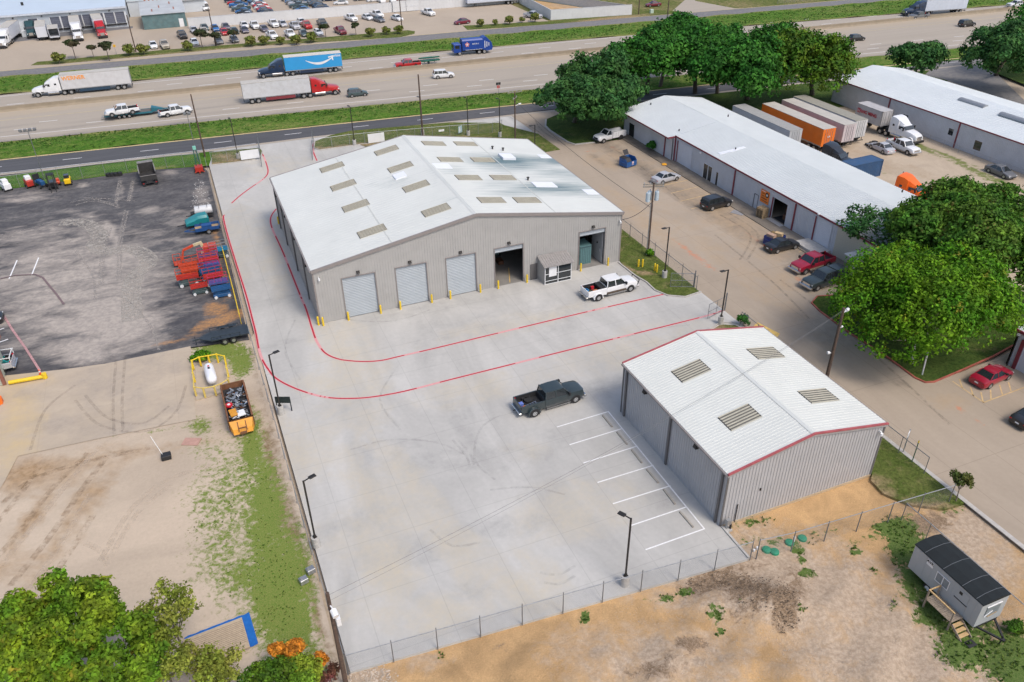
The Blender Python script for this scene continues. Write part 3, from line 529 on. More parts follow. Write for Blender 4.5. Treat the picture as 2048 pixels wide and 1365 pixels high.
for px in ([(1325, 372), (1378, 360)], [(1342, 387), (1401, 373)], [(1361, 403), (1425, 387.5)], [(1383, 418), (1400, 414)], [(1348, 346), (1358, 343)], [(1966, 806), (2052, 774)], [(1905, 763), (1968, 806)], [(1919, 759), (1925, 777)], [(1941, 775), (1947, 793)], [(1962, 785), (1966, 804)], [(1981, 780), (1982, 799)], [(1999, 770), (2005, 790)], [(2017, 765), (2022, 783)], [(1598, 505), (1612, 498)]):
    ribbon(g, [tuple(P(*p)[:2]) for p in px], .13, .008)
marking('parking_lines', g, [M_YELF])
g = MB(); g.add([(*p, .009) for p in pp([(1500, 660), (1515, 645), (1560, 668), (1548, 682)])], [(0, 1, 2, 3)]); marking('yellow_road_patch', g, [M_YELL])

# tall grass tufts in the verges
def tufts(name, region, n, h, col, seed, label):
    rr = np.random.default_rng(seed); V = []; F = []
    for k in range(n):
        x, y = region(rr); s = rr.uniform(.5, 1)*h; nb = 5
        for _ in range(nb):
            a = rr.uniform(0, 6.28); w = .12+.1*rr.random(); dx, dy = math.cos(a), math.sin(a); l = rr.uniform(.2, .6)*s
            i = len(V); V += [(x-dy*w, y+dx*w, 0), (x+dy*w, y-dx*w, 0), (x+dx*l, y+dy*l, s)]; F.append((i, i+1, i+2))
    me = bpy.data.meshes.new(name); me.from_pydata(V, [], F)
    m, nt, b = newmat(name); N = NT(nt)
    gi = N.n('ShaderNodeNewGeometry'); c = N.ramp(gi.outputs['Random Per Island'], [(0, tuple(x*.6 for x in col)), (1, tuple(x*1.3 for x in col))])
    nt.links.new(c, b.inputs['Base Color']); b.inputs['Roughness'].default_value = .9
    me.materials.append(m); o = bpy.data.objects.new(name, me); COL.objects.link(o); o['kind'] = 'stuff'; o['label'] = label; o['category'] = 'grass'
def reg1(rr):
    x = rr.uniform(-40, 75); f = rr.beta(3, 2); return x, float(FR1(x)+.8+(HW0(x)-FR1(x)-1.3)*f)
def reg2(rr):
    x = rr.uniform(-40, 240); return x, float(HW1(x)+1.5+(FF0(x)-HW1(x)-2.5)*rr.random())
tufts('verge_weeds', reg1, 3500, .42, (.065, .15, .018), 1, 'lush green weeds growing in the verge between frontage road and highway')
tufts('verge_weeds', reg2, 5000, .34, (.075, .15, .022), 2, 'rough green grass on the verge beyond the highway')
# ------------------------------------------------------------------ buildings
M_WALLG = paint('taupe_metal_siding', (.375, .368, .355), .5, 0, .05, .8, .06)
M_WALLS = paint('pale_grey_metal_siding', (.40, .40, .41), .5, 0, .05, .8, .06)
M_WALLW = paint('off_white_metal_siding', (.50, .52, .56), .5, 0, .06, .6, .1)
M_TRIM = paint('taupe_trim', (.24, .215, .205), .5, 0, .06, 2)
M_DTRIM = paint('dark_taupe_trim', (.12, .115, .115), .5, 0, .06, 2)
M_REDT = paint('maroon_trim', (.19, .03, .045), .5, 0, .1, 2)
M_REDT2 = paint('weathered_red_trim', (.36, .085, .095), .55, 0, .15, 1.5)
M_ROLL = paint('grey_blue_roll_up_door', (.335, .375, .41), .45, 0, .04, 1)
M_WROLL = paint('white_roll_up_door', (.56, .58, .63), .45, 0, .04, 1)
M_BRICK = paint('cream_brick', (.46, .43, .35), .9, 0, .12, 9)
M_INT = paint('dim_shed_floor', (.22, .21, .195), .9, 0, .15, .6)
M_TEAL = paint('teal_cabinet', (.10, .2, .21), .5, 0, .1, 3)
def roof_mat(name, col, lines=None, stain=None, var=.04):
    m, nt, b = newmat(name); N = NT(nt); co = N.coord()
    c = N.ramp(N.noise(.25, 4, .6, co), [(.3, tuple(x*(1-var) for x in col)), (.7, tuple(min(1, x*(1+var)) for x in col))])
    c = N.mix(N.math('MULTIPLY', N.step(N.noise(.5, 5, .7, co, (.25, 5, 1)), .5, .8), .12), c, tuple(x*.72 for x in col))
    if stain:
        r, g, bl = N.attr()
        st = N.math('ADD', N.math('MULTIPLY', N.noise(1, 5, .65, co, (.16, 2.6, 1)), 1.1), -.55)
        c = N.mix(N.step(N.math('ADD', r, N.math('MULTIPLY', st, .8)), .1, 1.0), c, stain)
    nt.links.new(c, b.inputs['Base Color']); b.inputs['Roughness'].default_value = .5; b.inputs['Specular IOR Level'].default_value = .35
    return m
M_ROOFM = roof_mat('white_coated_roof', (.59, .605, .575), stain=(.05, .12, .145))
M_ROOFS = roof_mat('white_ribbed_roof', (.58, .595, .565))
M_ROOFW = roof_mat('pale_blue_white_roof', (.48, .515, .53))
M_ROOFR = roof_mat('white_seam_roof', (.56, .60, .62))
M_SKYL = paint('yellowed_fibreglass', (.255, .245, .205), .5, 0, .12, 1.2)
M_SKYR = paint('fibreglass_rib', (.50, .47, .38), .5, 0, .1, 1.5)
M_GAP = paint('dark_skylight_stripe', (.05, .05, .045), .8)  # dark stripes between the ribs and at the skylight ends

def wall_y(mb, y, x0, x1, top, openings=(), t=.15, rib=.305, m=0, rm=0, out=-1, z0=0):
    """ribbed wall in the plane Y=y from x0 to x1; top(x) roofline; openings (xa, xb, za, zb)"""
    xs = sorted(set([x0, x1]+[v for o in openings for v in o[:2]]+[v for v in getattr(top, 'brk', ()) if x0 < v < x1]))
    def slab(a, b, za0, za1, zb0, zb1):
        y2 = y-out*t
        mb.add([(a, y, za0), (b, y, zb0), (b, y, zb1), (a, y, za1), (a, y2, za0), (b, y2, zb0), (b, y2, zb1), (a, y2, za1)],
               [(0, 1, 2, 3), (7, 6, 5, 4), (0, 4, 5, 1), (3, 2, 6, 7), (0, 3, 7, 4), (1, 5, 6, 2)], m)
    for a, b in zip(xs, xs[1:]):
        mid = (a+b)/2; op = sorted([o for o in openings if o[0] <= mid <= o[1]], key=lambda o: o[2])
        z = z0
        for o in op:
            if o[2] > z+.01: slab(a, b, z, o[2], z, o[2])
            z = o[3]
        slab(a, b, z, top(a), z, top(b))
    if rib:
        x = x0+rib/2
        while x < x1:
            op = sorted([o for o in openings if o[0]-.05 <= x <= o[1]+.05], key=lambda o: o[2]); z = z0+.02; segs = []
            for o in op:
                if o[2] > z+.05: segs.append((z, o[2]-.03))
                z = o[3]+.03
            segs.append((z, top(x)-.03))
            for a, b in segs:
                mb.box(x-.028, x+.028, min(y, y+out*.034)-0, max(y, y+out*.034), a, b, rm)
            x += rib
def rot_mb(mb, start, fn):
    for i in range(start, len(mb.v)): mb.v[i] = tuple(fn(mb.v[i]))
def wall_x(mb, x, y0, y1, top, openings=(), out=-1, **k):
    s = len(mb.v); wall_y(mb, 0, y0, y1, top, openings, out=out, **k)
    rot_mb(mb, s, lambda p: (x+p[1], p[0], p[2]))
def gable(u0, u1, e, rz, ru):
    f = lambda x: e+(rz-e)*(x-u0)/(ru-u0) if x <= ru else e+(rz-e)*(u1-x)/(u1-ru)
    f.brk = (ru,); return f
def slope_obj(name, parent, mat, u0, z0, u1, z1, v0, v1, rib=0, ribh=.03, cellx=0, mask=None, th=.1, ribw=.05):
    """one roof slope from eave (u0,z0) to ridge (u1,z1); ribs run down the slope"""
    mb = MB(); n = int(abs(u1-u0)/cellx) if cellx else 1; ny = int((v1-v0)/cellx) if cellx else 1
    vs = []; fs = []
    for i in range(n+1):
        for j in range(ny+1):
            t = i/n; vs.append((u0+(u1-u0)*t, v0+(v1-v0)*j/ny, z0+(z1-z0)*t))
    for i in range(n):
        for j in range(ny):
            a = i*(ny+1)+j; fs.append((a, a+1, a+ny+2, a+ny+1))
    mb.add(vs, fs, 0)
    mb.add([(u0, v0, z0-th), (u0, v1, z0-th), (u1, v1, z1-th), (u1, v0, z1-th), (u0, v0, z0-.004), (u0, v1, z0-.004), (u1, v1, z1-.004), (u1, v0, z1-.004)], [(0, 1, 2, 3), (0, 4, 5, 1), (1, 5, 6, 2), (3, 2, 6, 7), (0, 3, 7, 4)], 0)
    if rib:
        y = v0+rib/2
        while y < v1:
            w = ribw/2
            mb.add([(u0, y-w, z0), (u0, y+w, z0), (u1, y+w, z1), (u1, y-w, z1), (u0, y-w*.6, z0+ribh), (u0, y+w*.6, z0+ribh), (u1, y+w*.6, z1+ribh), (u1, y-w*.6, z1+ribh)],
                   [(4, 5, 6, 7), (0, 4, 7, 3), (1, 2, 6, 5), (0, 1, 5, 4)], 0)
            y += rib
    o = mb.build(name, mat, parent)
    if mask:
        me = o.data; n = len(me.vertices); co = np.zeros(n*3); me.vertices.foreach_get('co', co); co = co.reshape(-1, 3)
        w = co[:, 0]*FWD.x+co[:, 1]*FWD.y+(co[:, 2]-CAMH)*FWD.z
        px = 1024+FPX*(co[:, 0]*RGT.x+co[:, 1]*RGT.y+(co[:, 2]-CAMH)*RGT.z)/w; py = 682.5-FPX*(co[:, 0]*UPV.x+co[:, 1]*UPV.y+(co[:, 2]-CAMH)*UPV.z)/w
        a = me.color_attributes.new('mask', 'FLOAT_COLOR', 'POINT'); d = np.zeros((n, 4)); d[:, 3] = 1
        for cx, cy, rx, ry, v in mask:
            q = np.clip(1.25-np.sqrt(((px-cx)/rx)**2+((py-cy)/ry)**2), 0, 1)*v; d[:, 0] = np.maximum(d[:, 0], q)
        a.data.foreach_set('color', d.ravel())
    return o
class Slope:
    def __init__(s, u0, z0, u1, z1): s.a = (u0, z0, u1, z1); s.k = (z1-z0)/(u1-u0); s.n = Vector((-s.k, 0, 1)).normalized(); s.p = Vector((u0, 0, z0))
    def hit(s, px, py): return hit(px, py, s.p, s.n)
    def z(s, u): return s.a[1]+s.k*(u-s.a[0])
def skylight(parent, sl, px, py, su, sv, n=6, mat=None):
    c = sl.hit(px, py); mb = MB(); k = sl.k
    def q(u, v, h): return (c.x+u, c.y+v, sl.z(c.x+u)+h)
    def slab(u0, u1, v0, v1, h0, h1, m):
        vs = [q(u, v, h) for h in (h0, h1) for v in (v0, v1) for u in (u0, u1)]
        mb.add(vs, [(0, 2, 3, 1), (4, 5, 7, 6), (0, 1, 5, 4), (2, 6, 7, 3), (0, 4, 6, 2), (1, 3, 7, 5)], m)
    slab(-su/2, su/2, -sv/2, sv/2, -.02, .035, 0)
    for i in range(n+1):
        v = -sv/2+sv*i/n; slab(-su/2, su/2, v-.035, v+.035, .036, .075, 1)
        if i < n: slab(-su/2+.0, su/2, v+sv/n*.5, v+sv/n*.5+.05, .036, .04, 2)
    for s in (-1, 1): slab(s*su/2-.04, s*su/2+.04, -sv/2, sv/2, -.01, .05, 2)
    return mb.build('skylight', [M_SKYL, M_SKYR, M_GAP], parent)
def rollup(parent, x0, x1, y, z0, z1, mat, name='roll_up_door', pitch=.2):
    mb = MB(); z = z0
    while z < z1-.01:
        zt = min(z+pitch, z1)
        mb.add([(x0, y, z), (x1, y, z), (x1, y-.035, z+(zt-z)*.3), (x0, y-.035, z+(zt-z)*.3), (x1, y-.035, z+(zt-z)*.8), (x0, y-.035, z+(zt-z)*.8), (x1, y, zt), (x0, y, zt)], [(0, 1, 2, 3), (3, 2, 4, 5), (5, 4, 6, 7)]); z = zt
    return mb.build(name, mat, parent)
def door_frame(parent, x0, x1, y, z1, mat, w=.1):
    mb = MB()
    for a, b, c, d in ((x0-w, x0, 0, z1+w), (x1, x1+w, 0, z1+w), (x0, x1, z1, z1+w)): mb.box(a, b, y-.06, y+.02, c, d)
    return mb.build('door_frame', mat, parent)
def wallpack(parent, loc, face):
    mb = MB(); x, y, z = loc
    if face == 'y':
        mb.add([(x-.2, y, z-.12), (x+.2, y, z-.12), (x+.2, y, z+.16), (x-.2, y, z+.16), (x-.18, y-.28, z-.08), (x+.18, y-.28, z-.08), (x+.15, y-.18, z+.14), (x-.15, y-.18, z+.14)], [(0, 1, 2, 3), (4, 5, 6, 7), (0, 1, 5, 4), (3, 2, 6, 7), (0, 3, 7, 4), (1, 2, 6, 5)])
    else:
        mb.add([(x, y-.2, z-.14), (x, y+.2, z-.14), (x, y+.2, z+.2), (x, y-.2, z+.2), (x-.32, y-.2, z-.1), (x-.32, y+.2, z-.1), (x-.22, y+.18, z+.18), (x-.22, y-.18, z+.18)], [(0, 1, 2, 3), (4, 5, 6, 7), (0, 1, 5, 4), (3, 2, 6, 7), (0, 3, 7, 4), (1, 2, 6, 5)])
    return mb.build('wall_light', BRONZE, parent)
def camera_dome(parent, x, y, z):
    mb = MB(); mb.box(x-.06, x+.06, y-.2, y, z+.05, z+.2); mb.cyl((x, y-.25, z-.12), (x, y-.25, z+.1), .12, n=10); return mb.build('security_camera', WHITE, parent)

# ---- the big shop
B = empty('workshop_building', (27.5, 78.3, 0), 0, 'large taupe metal workshop with a white coated roof and five tall roll-up doors', 'building')
def par(o): o.location -= Vector(B_ORG); return o
def rel(parent, objs=None):     # children were modelled in site coordinates
    org = Vector(parent.location)
    for ch in parent.children:
        ch.location = ch.location-org
U0, U1, V0, V1 = 8.6, 46.4, 78.3, 107.7
top = gable(U0, U1, 6.62, 9.82, 27.5)
doors = [(11.65, 15.3, 0, 5.05, 1), (17.7, 21.25, 0, 5.05, 1), (23.65, 27.2, 0, 5.05, 1), (29.6, 33.2, 0, 5.05, 0), (40.65, 44.15, 0, 5.05, 0)]
w = MB(); wall_y(w, V0, U0, U1, top, [d[:4] for d in doors]); w.build('front_wall', M_WALLG, B)
w = MB(); wall_y(w, V1, U0, U1, top, out=1, rib=.6); w.build('rear_wall', M_WALLG, B)
w = MB(); wall_x(w, U0, V0+.15, V1-.15, lambda y: 6.6, rib=.305); w.build('side_wall', M_WALLG, B)
w = MB(); wall_x(w, U1, V0+.15, V1-.15, lambda y: 6.6, out=1, rib=.6); w.build('side_wall', M_WALLG, B)
soot = [(1013, 322, 80, 14, 1.0), (1100, 376, 100, 14, .85), (1120, 322, 60, 12, .8), (1013, 322, 62, 11, 1.0), (1030, 330, 90, 16, .7), (1070, 320, 60, 8, .7), (960, 312, 70, 10, .35), (1090, 376, 90, 12, .8), (1150, 380, 70, 14, .6), (1040, 385, 80, 12, .45), (800, 360, 36, 12, .3), (770, 372, 60, 8, .22), (1150, 350, 60, 20, .4), (905, 340, 50, 14, .25), (920, 400, 60, 10, .15), (1190, 392, 40, 8, .35), (870, 340, 10, 60, .18), (1000, 370, 60, 18, .3), (1110, 345, 70, 12, .45)]
SL = Slope(U0-.12, 6.7, 27.5, 9.92); SR = Slope(U1+.12, 6.7, 27.5, 9.92)
slope_obj('roof', B, M_ROOFM, U0-.12, 6.7, 27.5, 9.92, V0-.1, V1+.1, rib=.61, ribh=.012, cellx=.6, mask=soot+[(955, 430, 60, 60, 0)])
slope_obj('roof', B, M_ROOFM, U1+.12, 6.7, 27.5, 9.92, V0-.1, V1+.1, rib=.61, ribh=.012, cellx=.6, mask=soot)
m_ = MB(); m_.loft([[(27.15, y, 9.88), (27.5, y, 9.99), (27.85, y, 9.88), (27.5, y, 9.8)] for y in (V0-.1, V1+.1)]); m_.build('ridge_cap', M_ROOFM, B)
for uu in (17.6, 37.4):
    sl_ = SL if uu < 27.5 else SR; m_ = MB(); zz = sl_.z(uu); m_.box(uu-.06, uu+.06, V0-.08, V1+.08, zz-.02, zz+.03); m_.build('lap_seam', paint('seam_sealant', (.50, .51, .48), .6, 0, .1, 1), B)
for (x, y) in ((1043, 246), (608, 381), (1155, 380), (698, 525), (797, 690), (1280, 533), (927, 893), (1440, 724)): skylight(B, SL, 512+x/4, 240+y/4, 3.1, 1.75)
for (x, y) in ((867.5, 287.7), (931, 288.3), (900.5, 320), (966, 320.5), (937, 356), (1006, 356), (983, 401), (1054, 401)): skylight(B, SR, x, y, 3.1, 1.75)
M_PATCH = paint('new_white_roof_panel', (.74, .76, .80), .4, 0, .03, 1)
for (x, y, su, sv, h, sl) in ((799.5, 353, 1.5, 1.6, .16, SL), (884.5, 332.5, 2.2, 1.9, .05, SR), (1014, 316, 1.9, 1.9, .32, SR), (1088.5, 370.5, 3.0, 1.8, .1, SR), (1181, 384.5, 1.7, 1.8, .04, SR), (1089, 313.5, 1.7, 1.5, .04, SR)):
    c = sl.hit(x, y); b_ = MB(); q = [(c.x+a*su/2, c.y+b*sv/2) for a, b in ((-1, -1), (1, -1), (1, 1), (-1, 1))]
    b_.loft([[(u, v, sl.z(u)-.05) for u, v in q], [(u, v, sl.z(u)+h) for u, v in q]]); b_.build('roof_hatch', M_PATCH, B)
for (x, y) in ((985, 298.6), (1006, 301.8), (1056, 361)):
    c = SR.hit(x, y); b_ = MB(); b_.cyl(c, c+Vector((0, 0, .35)), .12, n=8); b_.cyl(c+Vector((0, 0, .35)), c+Vector((0, 0, .42)), .2, n=8); b_.build('vent_pipe', BRONZE, B)
for v, s in ((V0, -1), (V1, 1)):
    b_ = MB()
    for x0, x1 in ((U0-.14, 27.5), (27.5, U1+.14)):
        y0, y1 = sorted((v+s*.02, v+s*.2)); zt = lambda x: 6.74+3.22*(1-abs(x-27.5)/18.94)
        b_.loft([[(x, y0, zt(x)-.36), (x, y1, zt(x)-.36), (x, y1, zt(x)), (x, y0, zt(x))] for x in (x0, x1)])
    b_.build('rake_trim', M_TRIM, B)
for xa, xb in ((U0-.28, U0-.125), (U1+.125, U1+.28)): b_ = MB(); b_.box(xa, xb, V0-.1, V1+.1, 6.5, 6.68); b_.build('gutter', M_TRIM, B)
for y in (84.2, 92.0, 99.9, 105.6): b_ = MB(); b_.box(U0-.2, U0-.036, y-.09, y+.09, .1, 6.5); b_.build('downspout', M_DTRIM, B)
b_ = MB()
for x in (U0, U1): b_.box(x-.05 if x == U0 else x-.12, x+.12 if x == U0 else x+.05, V0-.05, V0-.001, 0, 6.45)
b_.build('corner_trim', M_TRIM, B)
for y in (81.2, 88.6, 95.6, 102.8): wallpack(B, (U0-.03, y, 6.0), 'x')
for x in (13.5, 19.4, 25.4, 31.4, 42.45): wallpack(B, (x, V0-.034, 5.5), 'y')
camera_dome(B, 9.2, V0-.03, 5.6); camera_dome(B, U1-.3, V0-.03, 5.5)
for x0, x1, _, z1, closed in doors:
    door_frame(B, x0, x1, V0-.02, z1, M_TRIM)
    rollup(B, x0, x1, V0+.12, .02 if closed else 4.42, z1, M_ROLL)
b_ = MB(); b_.box(U0+.3, U1-.3, V0+.05, V1-.3, .004, .02); b_.build('floor_slab', M_INT, B)
for xa in (24, 39): b_ = MB(); b_.box(xa, xa+.1, V0+.2, V1-.2, 0, 6); b_.build('partition', M_WALLG, B)
b_ = MB(); b_.box(34.15, 34.95, V0-.09, V0-.036, 0, 2.1); b_.box(34.98, 35.04, V0-.12, V0-.036, 0, 2.15); b_.build('side_door', M_DTRIM, B)
b_ = MB(); b_.box(44.05, 44.12, V0+.3, V0+3.1, .05, 4.2); b_.box(43.98, 44.05, V0+.8, V0+1.1, 1.5, 1.8); b_.box(43.98, 44.05, V0+1.5, V0+1.7, 2.3, 2.5, 1); b_.build('inner_door', [M_WALLS, BLACK], B)
# vestibule
b_ = MB(); b_.add([(35.25, V0-.04, 0), (35.25, 76.4, 0), (35.25, 76.4, 2.4), (35.25, V0-.04, 2.85)], [(0, 1, 2, 3)]); b_.add([(38.7, V0-.04, 0), (38.7, 76.4, 0), (38.7, 76.4, 2.4), (38.7, V0-.04, 2.85)], [(0, 1, 2, 3)])
y = 76.5
while y < 78.2:
    b_.box(35.22, 35.248, y, y+.05, 0, 2.4); y += .3
b_.build('vestibule_wall', M_WALLG, B)
b_ = MB(); b_.loft([[(35.0, y, z), (38.95, y, z), (38.95, y, z+.06), (35.0, y, z+.06)] for y, z in ((76.05, 2.42), (V0-.04, 3.02))])
x = 35.1
while x < 38.9: b_.loft([[(x, yy, z), (x+.05, yy, z), (x+.05, yy, z+.04), (x, yy, z+.04)] for yy, z in ((76.05, 2.48), (V0-.04, 3.08))]); x += .3
b_.build('vestibule_roof', paint('taupe_roof_sheet', (.27, .255, .245), .5), B)
b_ = MB()
for x in (35.25, 36.97, 38.7): b_.box(x-.04, x+.04, 76.36, 76.44, 0, 2.42, 0)
for z in (.04, .45, 1.35, 2.38): b_.box(35.25, 38.7, 76.37, 76.43, z-.03, z+.03, 0)
b_.build('vestibule_frame', WHITE, B)
b_ = MB(); b_.box(35.3, 38.66, 76.395, 76.41, .05, 2.36); b_.build('vestibule_glass', GLASS, B)
b_ = MB(); b_.box(35.75, 36.75, 76.345, 76.36, 1.0, 2.25); b_.build('notice_sheet', WHITE, B)
rel(B)
# things inside the open doors
b_ = MB(); b_.box(41.3, 42.9, 79.3, 81.3, .02, 2.55, 0)
for i in range(6): b_.box(41.25, 41.3, 79.35, 81.25, .2+i*.4, .26+i*.4, 1); b_.box(41.4+.25*i, 41.43+.25*i, 79.27, 79.3, .1, 2.4, 1)
for y_ in (79.28,): b_.box(41.35, 42.85, 79.26, 79.29, 2.3, 2.45, 1)
tag(b_.build('storage_cabinet', [M_TEAL, paint('teal_cabinet_edge', (.05, .1, .11), .6)]), 'tall teal steel cabinet just inside the rightmost open shop door', 'cabinet')
b_ = MB()
for z in (.2, 1.0, 1.8, 2.6): b_.box(43.0, 43.95, 82.6, 86, z, z+.06)
for x in (43.0, 43.9):
    for y in (82.6, 84.3, 86): b_.box(x, x+.06, y-.03, y+.03, 0, 2.9)
tag(b_.build('shelving_rack', DARK), 'dark storage rack deep inside the rightmost open shop door', 'rack')
b_ = MB(); rr = random.Random(3)
for i in range(9): b_.box(30.0+rr.random()*2.2, 30.8+rr.random()*2.2, 83+rr.random()*4, 84+rr.random()*4, .02, .3+rr.random()*.8, i % 3)
tag(b_.build('stored_goods', [DARK, paint('rust_brown', (.15, .07, .04), .8), paint('dull_teal', (.08, .14, .14), .7)]), 'dim pile of stored goods inside the second open shop door', 'stored goods')
b_ = MB(); ribbon(b_, [(31.6, 78.6), (32.9, 82.2)], .1, .03); ribbon(b_, [(29.9, 81), (31.4, 86)], .05, .03); o = b_.build('floor_line', YELL if False else M_YELL); o['kind'] = 'structure'

# ---- the small building
B = empty('storage_building', (39.2, 35.2, 0), 0, 'small pale grey metal building with a white ribbed roof and red rake trim', 'building')
u0, u1, v0, v1 = 31.6, 46.75, 35.25, 51.15; e, rz, ru = 5.4, 6.85, 39.2
top = gable(u0, u1, e, rz, ru)
w = MB(); wall_y(w, v0, u0, u1, top, rib=.305); w.build('front_wall', M_WALLS, B)
w = MB(); wall_y(w, v1, u0, u1, top, out=1, rib=.6); w.build('rear_wall', M_WALLS, B)
w = MB(); wall_x(w, u0, v0+.15, v1-.15, lambda y: e-.02, rib=.305); w.build('side_wall', M_WALLS, B)
w = MB(); wall_x(w, u1, v0+.15, v1-.15, lambda y: e-.02, out=1, rib=.6); w.build('side_wall', M_WALLS, B)
L, Rr_ = Slope(u0-.12, e+.06, ru, rz+.08), Slope(u1+.12, e+.06, ru, rz+.08)
slope_obj('roof', B, M_ROOFS, u0-.12, e+.06, ru, rz+.08, v0-.12, v1+.12, rib=.305, ribh=.032, ribw=.075)
slope_obj('roof', B, M_ROOFS, u1+.12, e+.06, ru, rz+.08, v0-.12, v1+.12, rib=.305, ribh=.032, ribw=.075)
m_ = MB(); m_.loft([[(ru-.25, y, rz+.075), (ru, y, rz+.15), (ru+.25, y, rz+.075), (ru, y, rz)] for y in (v0-.12, v1+.12)]); m_.build('ridge_cap', M_ROOFS, B)
for x, y in ((1382, 742.5), (1479.5, 835.5)): skylight(B, L, x, y, 2.8, 1.8)
for x, y in ((1531.5, 707), (1637, 792.5)): skylight(B, Rr_, x, y, 3.0, 1.75)
zt = lambda x: e+.1+(rz-e+.02)*(1-abs(x-ru)/(ru-u0+.12))
for nm, mt, dz0, dz1, th in (('rake_trim', M_REDT2, -.08, .06, .16), ('rake_fascia', paint('grey_fascia', (.30, .29, .29), .5), -.3, -.085, .12)):
    for v, s in ((v0, -1), (v1, 1)):
        b_ = MB()
        for xa, xb in ((u0-.14, ru), (ru, u1+.14)):
            y0, y1 = sorted((v+s*.03, v+s*(.03+th))); b_.loft([[(x, y0, zt(x)+dz0), (x, y1, zt(x)+dz0), (x, y1, zt(x)+dz1), (x, y0, zt(x)+dz1)] for x in (xa, xb)])
        b_.build(nm, mt, B)
for xa, xb in ((u0-.26, u0-.125), (u1+.125, u1+.26)): b_ = MB(); b_.box(xa, xb, v0-.1, v1+.1, e-.12, e+.03, 0); b_.build('gutter', M_TRIM, B)
for y in (50.4, 43.1, 35.75): b_ = MB(); b_.box(u0-.17, u0-.036, y-.1, y+.1, .02, e-.12); b_.build('downspout', M_DTRIM, B)
b_ = MB(); b_.box(u0-.05, u0+.12, v0-.05, v0-.001, 0, 5.2); b_.box(u1-.12, u1+.05, v0-.05, v0-.001, -.1, 5.2); b_.box(u0-.05, u0-.001, v1-.12, v1+.04, 0, 5.3); b_.build('corner_trim', M_DTRIM, B)
b_ = MB(); b_.box(u0, u1, v0-.06, v0+.1, -.4, 0); b_.build('foundation', paint('sand_stained_concrete', (.42, .33, .22), .9), B)
wallpack(B, (u0-.03, 47.2, 5.0), 'x'); wallpack(B, (u0-.03, 39.3, 5.0), 'x'); camera_dome(B, u1-.5, v0-.05, 4.7)
b_ = MB(); b_.box(34.9, 35.0, v0-.12, v0-.036, 2.6, 2.8); b_.build('outlet_box', BRONZE, B); b_ = MB(); b_.cyl((32.95, v0-.1, 0), (32.95, v0-.1, 1.9), .035, n=6); b_.build('conduit', BRONZE, B)
rel(B)
b_ = MB(); b_.box(31.75, 32.3, 34.5, 35.1, -.15, .02, 0); b_.cyl((31.95, 34.85, 0), (31.95, 34.85, .7), .12, n=8, m=1); b_.box(31.8, 32.2, 34.65, 34.95, .5, .95, 1); b_.cyl((32.2, 34.7, 0), (32.2, 34.7, .5), .09, n=8, m=2)
tag(b_.build('utility_meter', [CONC, GALV, BLACK]), 'grey meter and pipes on a small pad at the near corner of the small building', 'utility meter')
kb = MB(); kerb(kb, [(31.72, 35.1), (31.72, 31.65)], .18, -.2, .1); o = kb.build('kerb', CONC); o['kind'] = 'structure'

# ---- the long warehouse with the maroon trim
B = empty('long_warehouse', (80, 95, 0), 0, 'long off-white warehouse with maroon trim, a row of doors and an orange banner', 'building')
u0, u1, v0, v1, e, rz, ru = 72, 87.6, 57, 106.3, 4.15, 5.45, 79.8
W = MB()
ops = [(101.4, 105.4, 0, 3.6), (99.15, 100.85, 0, 2.05), (95.7, 98.0, 0, 2.45), (94.15, 94.65, .1, 2.1), (84.4, 85.25, 0, 2.15), (78.35, 81.25, 0, 3.1), (69.9, 72.7, .35, 3.75)]
wall_x(W, u0, 68.9, v1, lambda y: e-.02, ops, rib=.305); W.build('side_wall', M_WALLW, B)
W = MB(); wall_x(W, u0, 57, 68.9, lambda y: e-.02, rib=0); W.build('brick_wall', M_BRICK, B)
W = MB(); wall_x(W, 71.55, v1, 122.3, lambda y: 3.9, [(118.6, 120.4, 0, 2.35)], rib=.305); wall_y(W, v1, 71.55, u0, lambda x: 3.9, rib=.2); W.build('side_wall', M_WALLW, B)
top = gable(u0, u1, e, rz, ru)
W = MB(); wall_y(W, 122.3, 71.55, u1, lambda x: top(max(x, u0)), out=1, rib=.6); wall_y(W, v0, u0, u1, top, rib=0); wall_x(W, u1, v0, 122, lambda y: e-.02, out=1, rib=1.2); W.build('end_wall', M_WALLW, B)
slope_obj('roof', B, M_ROOFW, u0-.1, e+.05, ru, rz+.05, v0-.1, v1, rib=.41, ribh=.05, ribw=.13)
slope_obj('roof', B, M_ROOFW, u0-1.45, e-.18, ru, rz+.05, v1, 122.6, rib=.41, ribh=.05, ribw=.13)
slope_obj('roof', B, M_ROOFW, u1+.1, e+.05, ru, rz+.05, v0-.1, 122.6, rib=.41, ribh=.05, ribw=.13)
b_ = MB(); b_.box(u0-.16, u0-.105, v0-.1, v1-.02, e-.14, e+.09); b_.box(u0-1.5, u0-1.455, v1, 122.65, e-.34, e-.12)
b_.box(u0-1.45, u0-.1, v1-.05, v1-.005, e-.3, e-.05)
for y in (58.5, 76.75, 90.15, v1-.15, 108.5): b_.box(u0-.16 if y < 106.2 else 71.42, u0-.036 if y < 106.2 else 71.51, y-.11, y+.11, 0, 3.9)
for ya, yb, zt_ in ((101.4, 105.4, 3.6), (69.9, 72.7, 3.75), (78.35, 81.25, 3.1)): b_.box(u0-.09, u0-.036, yb, yb+.2, 0, zt_)
b_.build('maroon_trim', M_REDT, B)
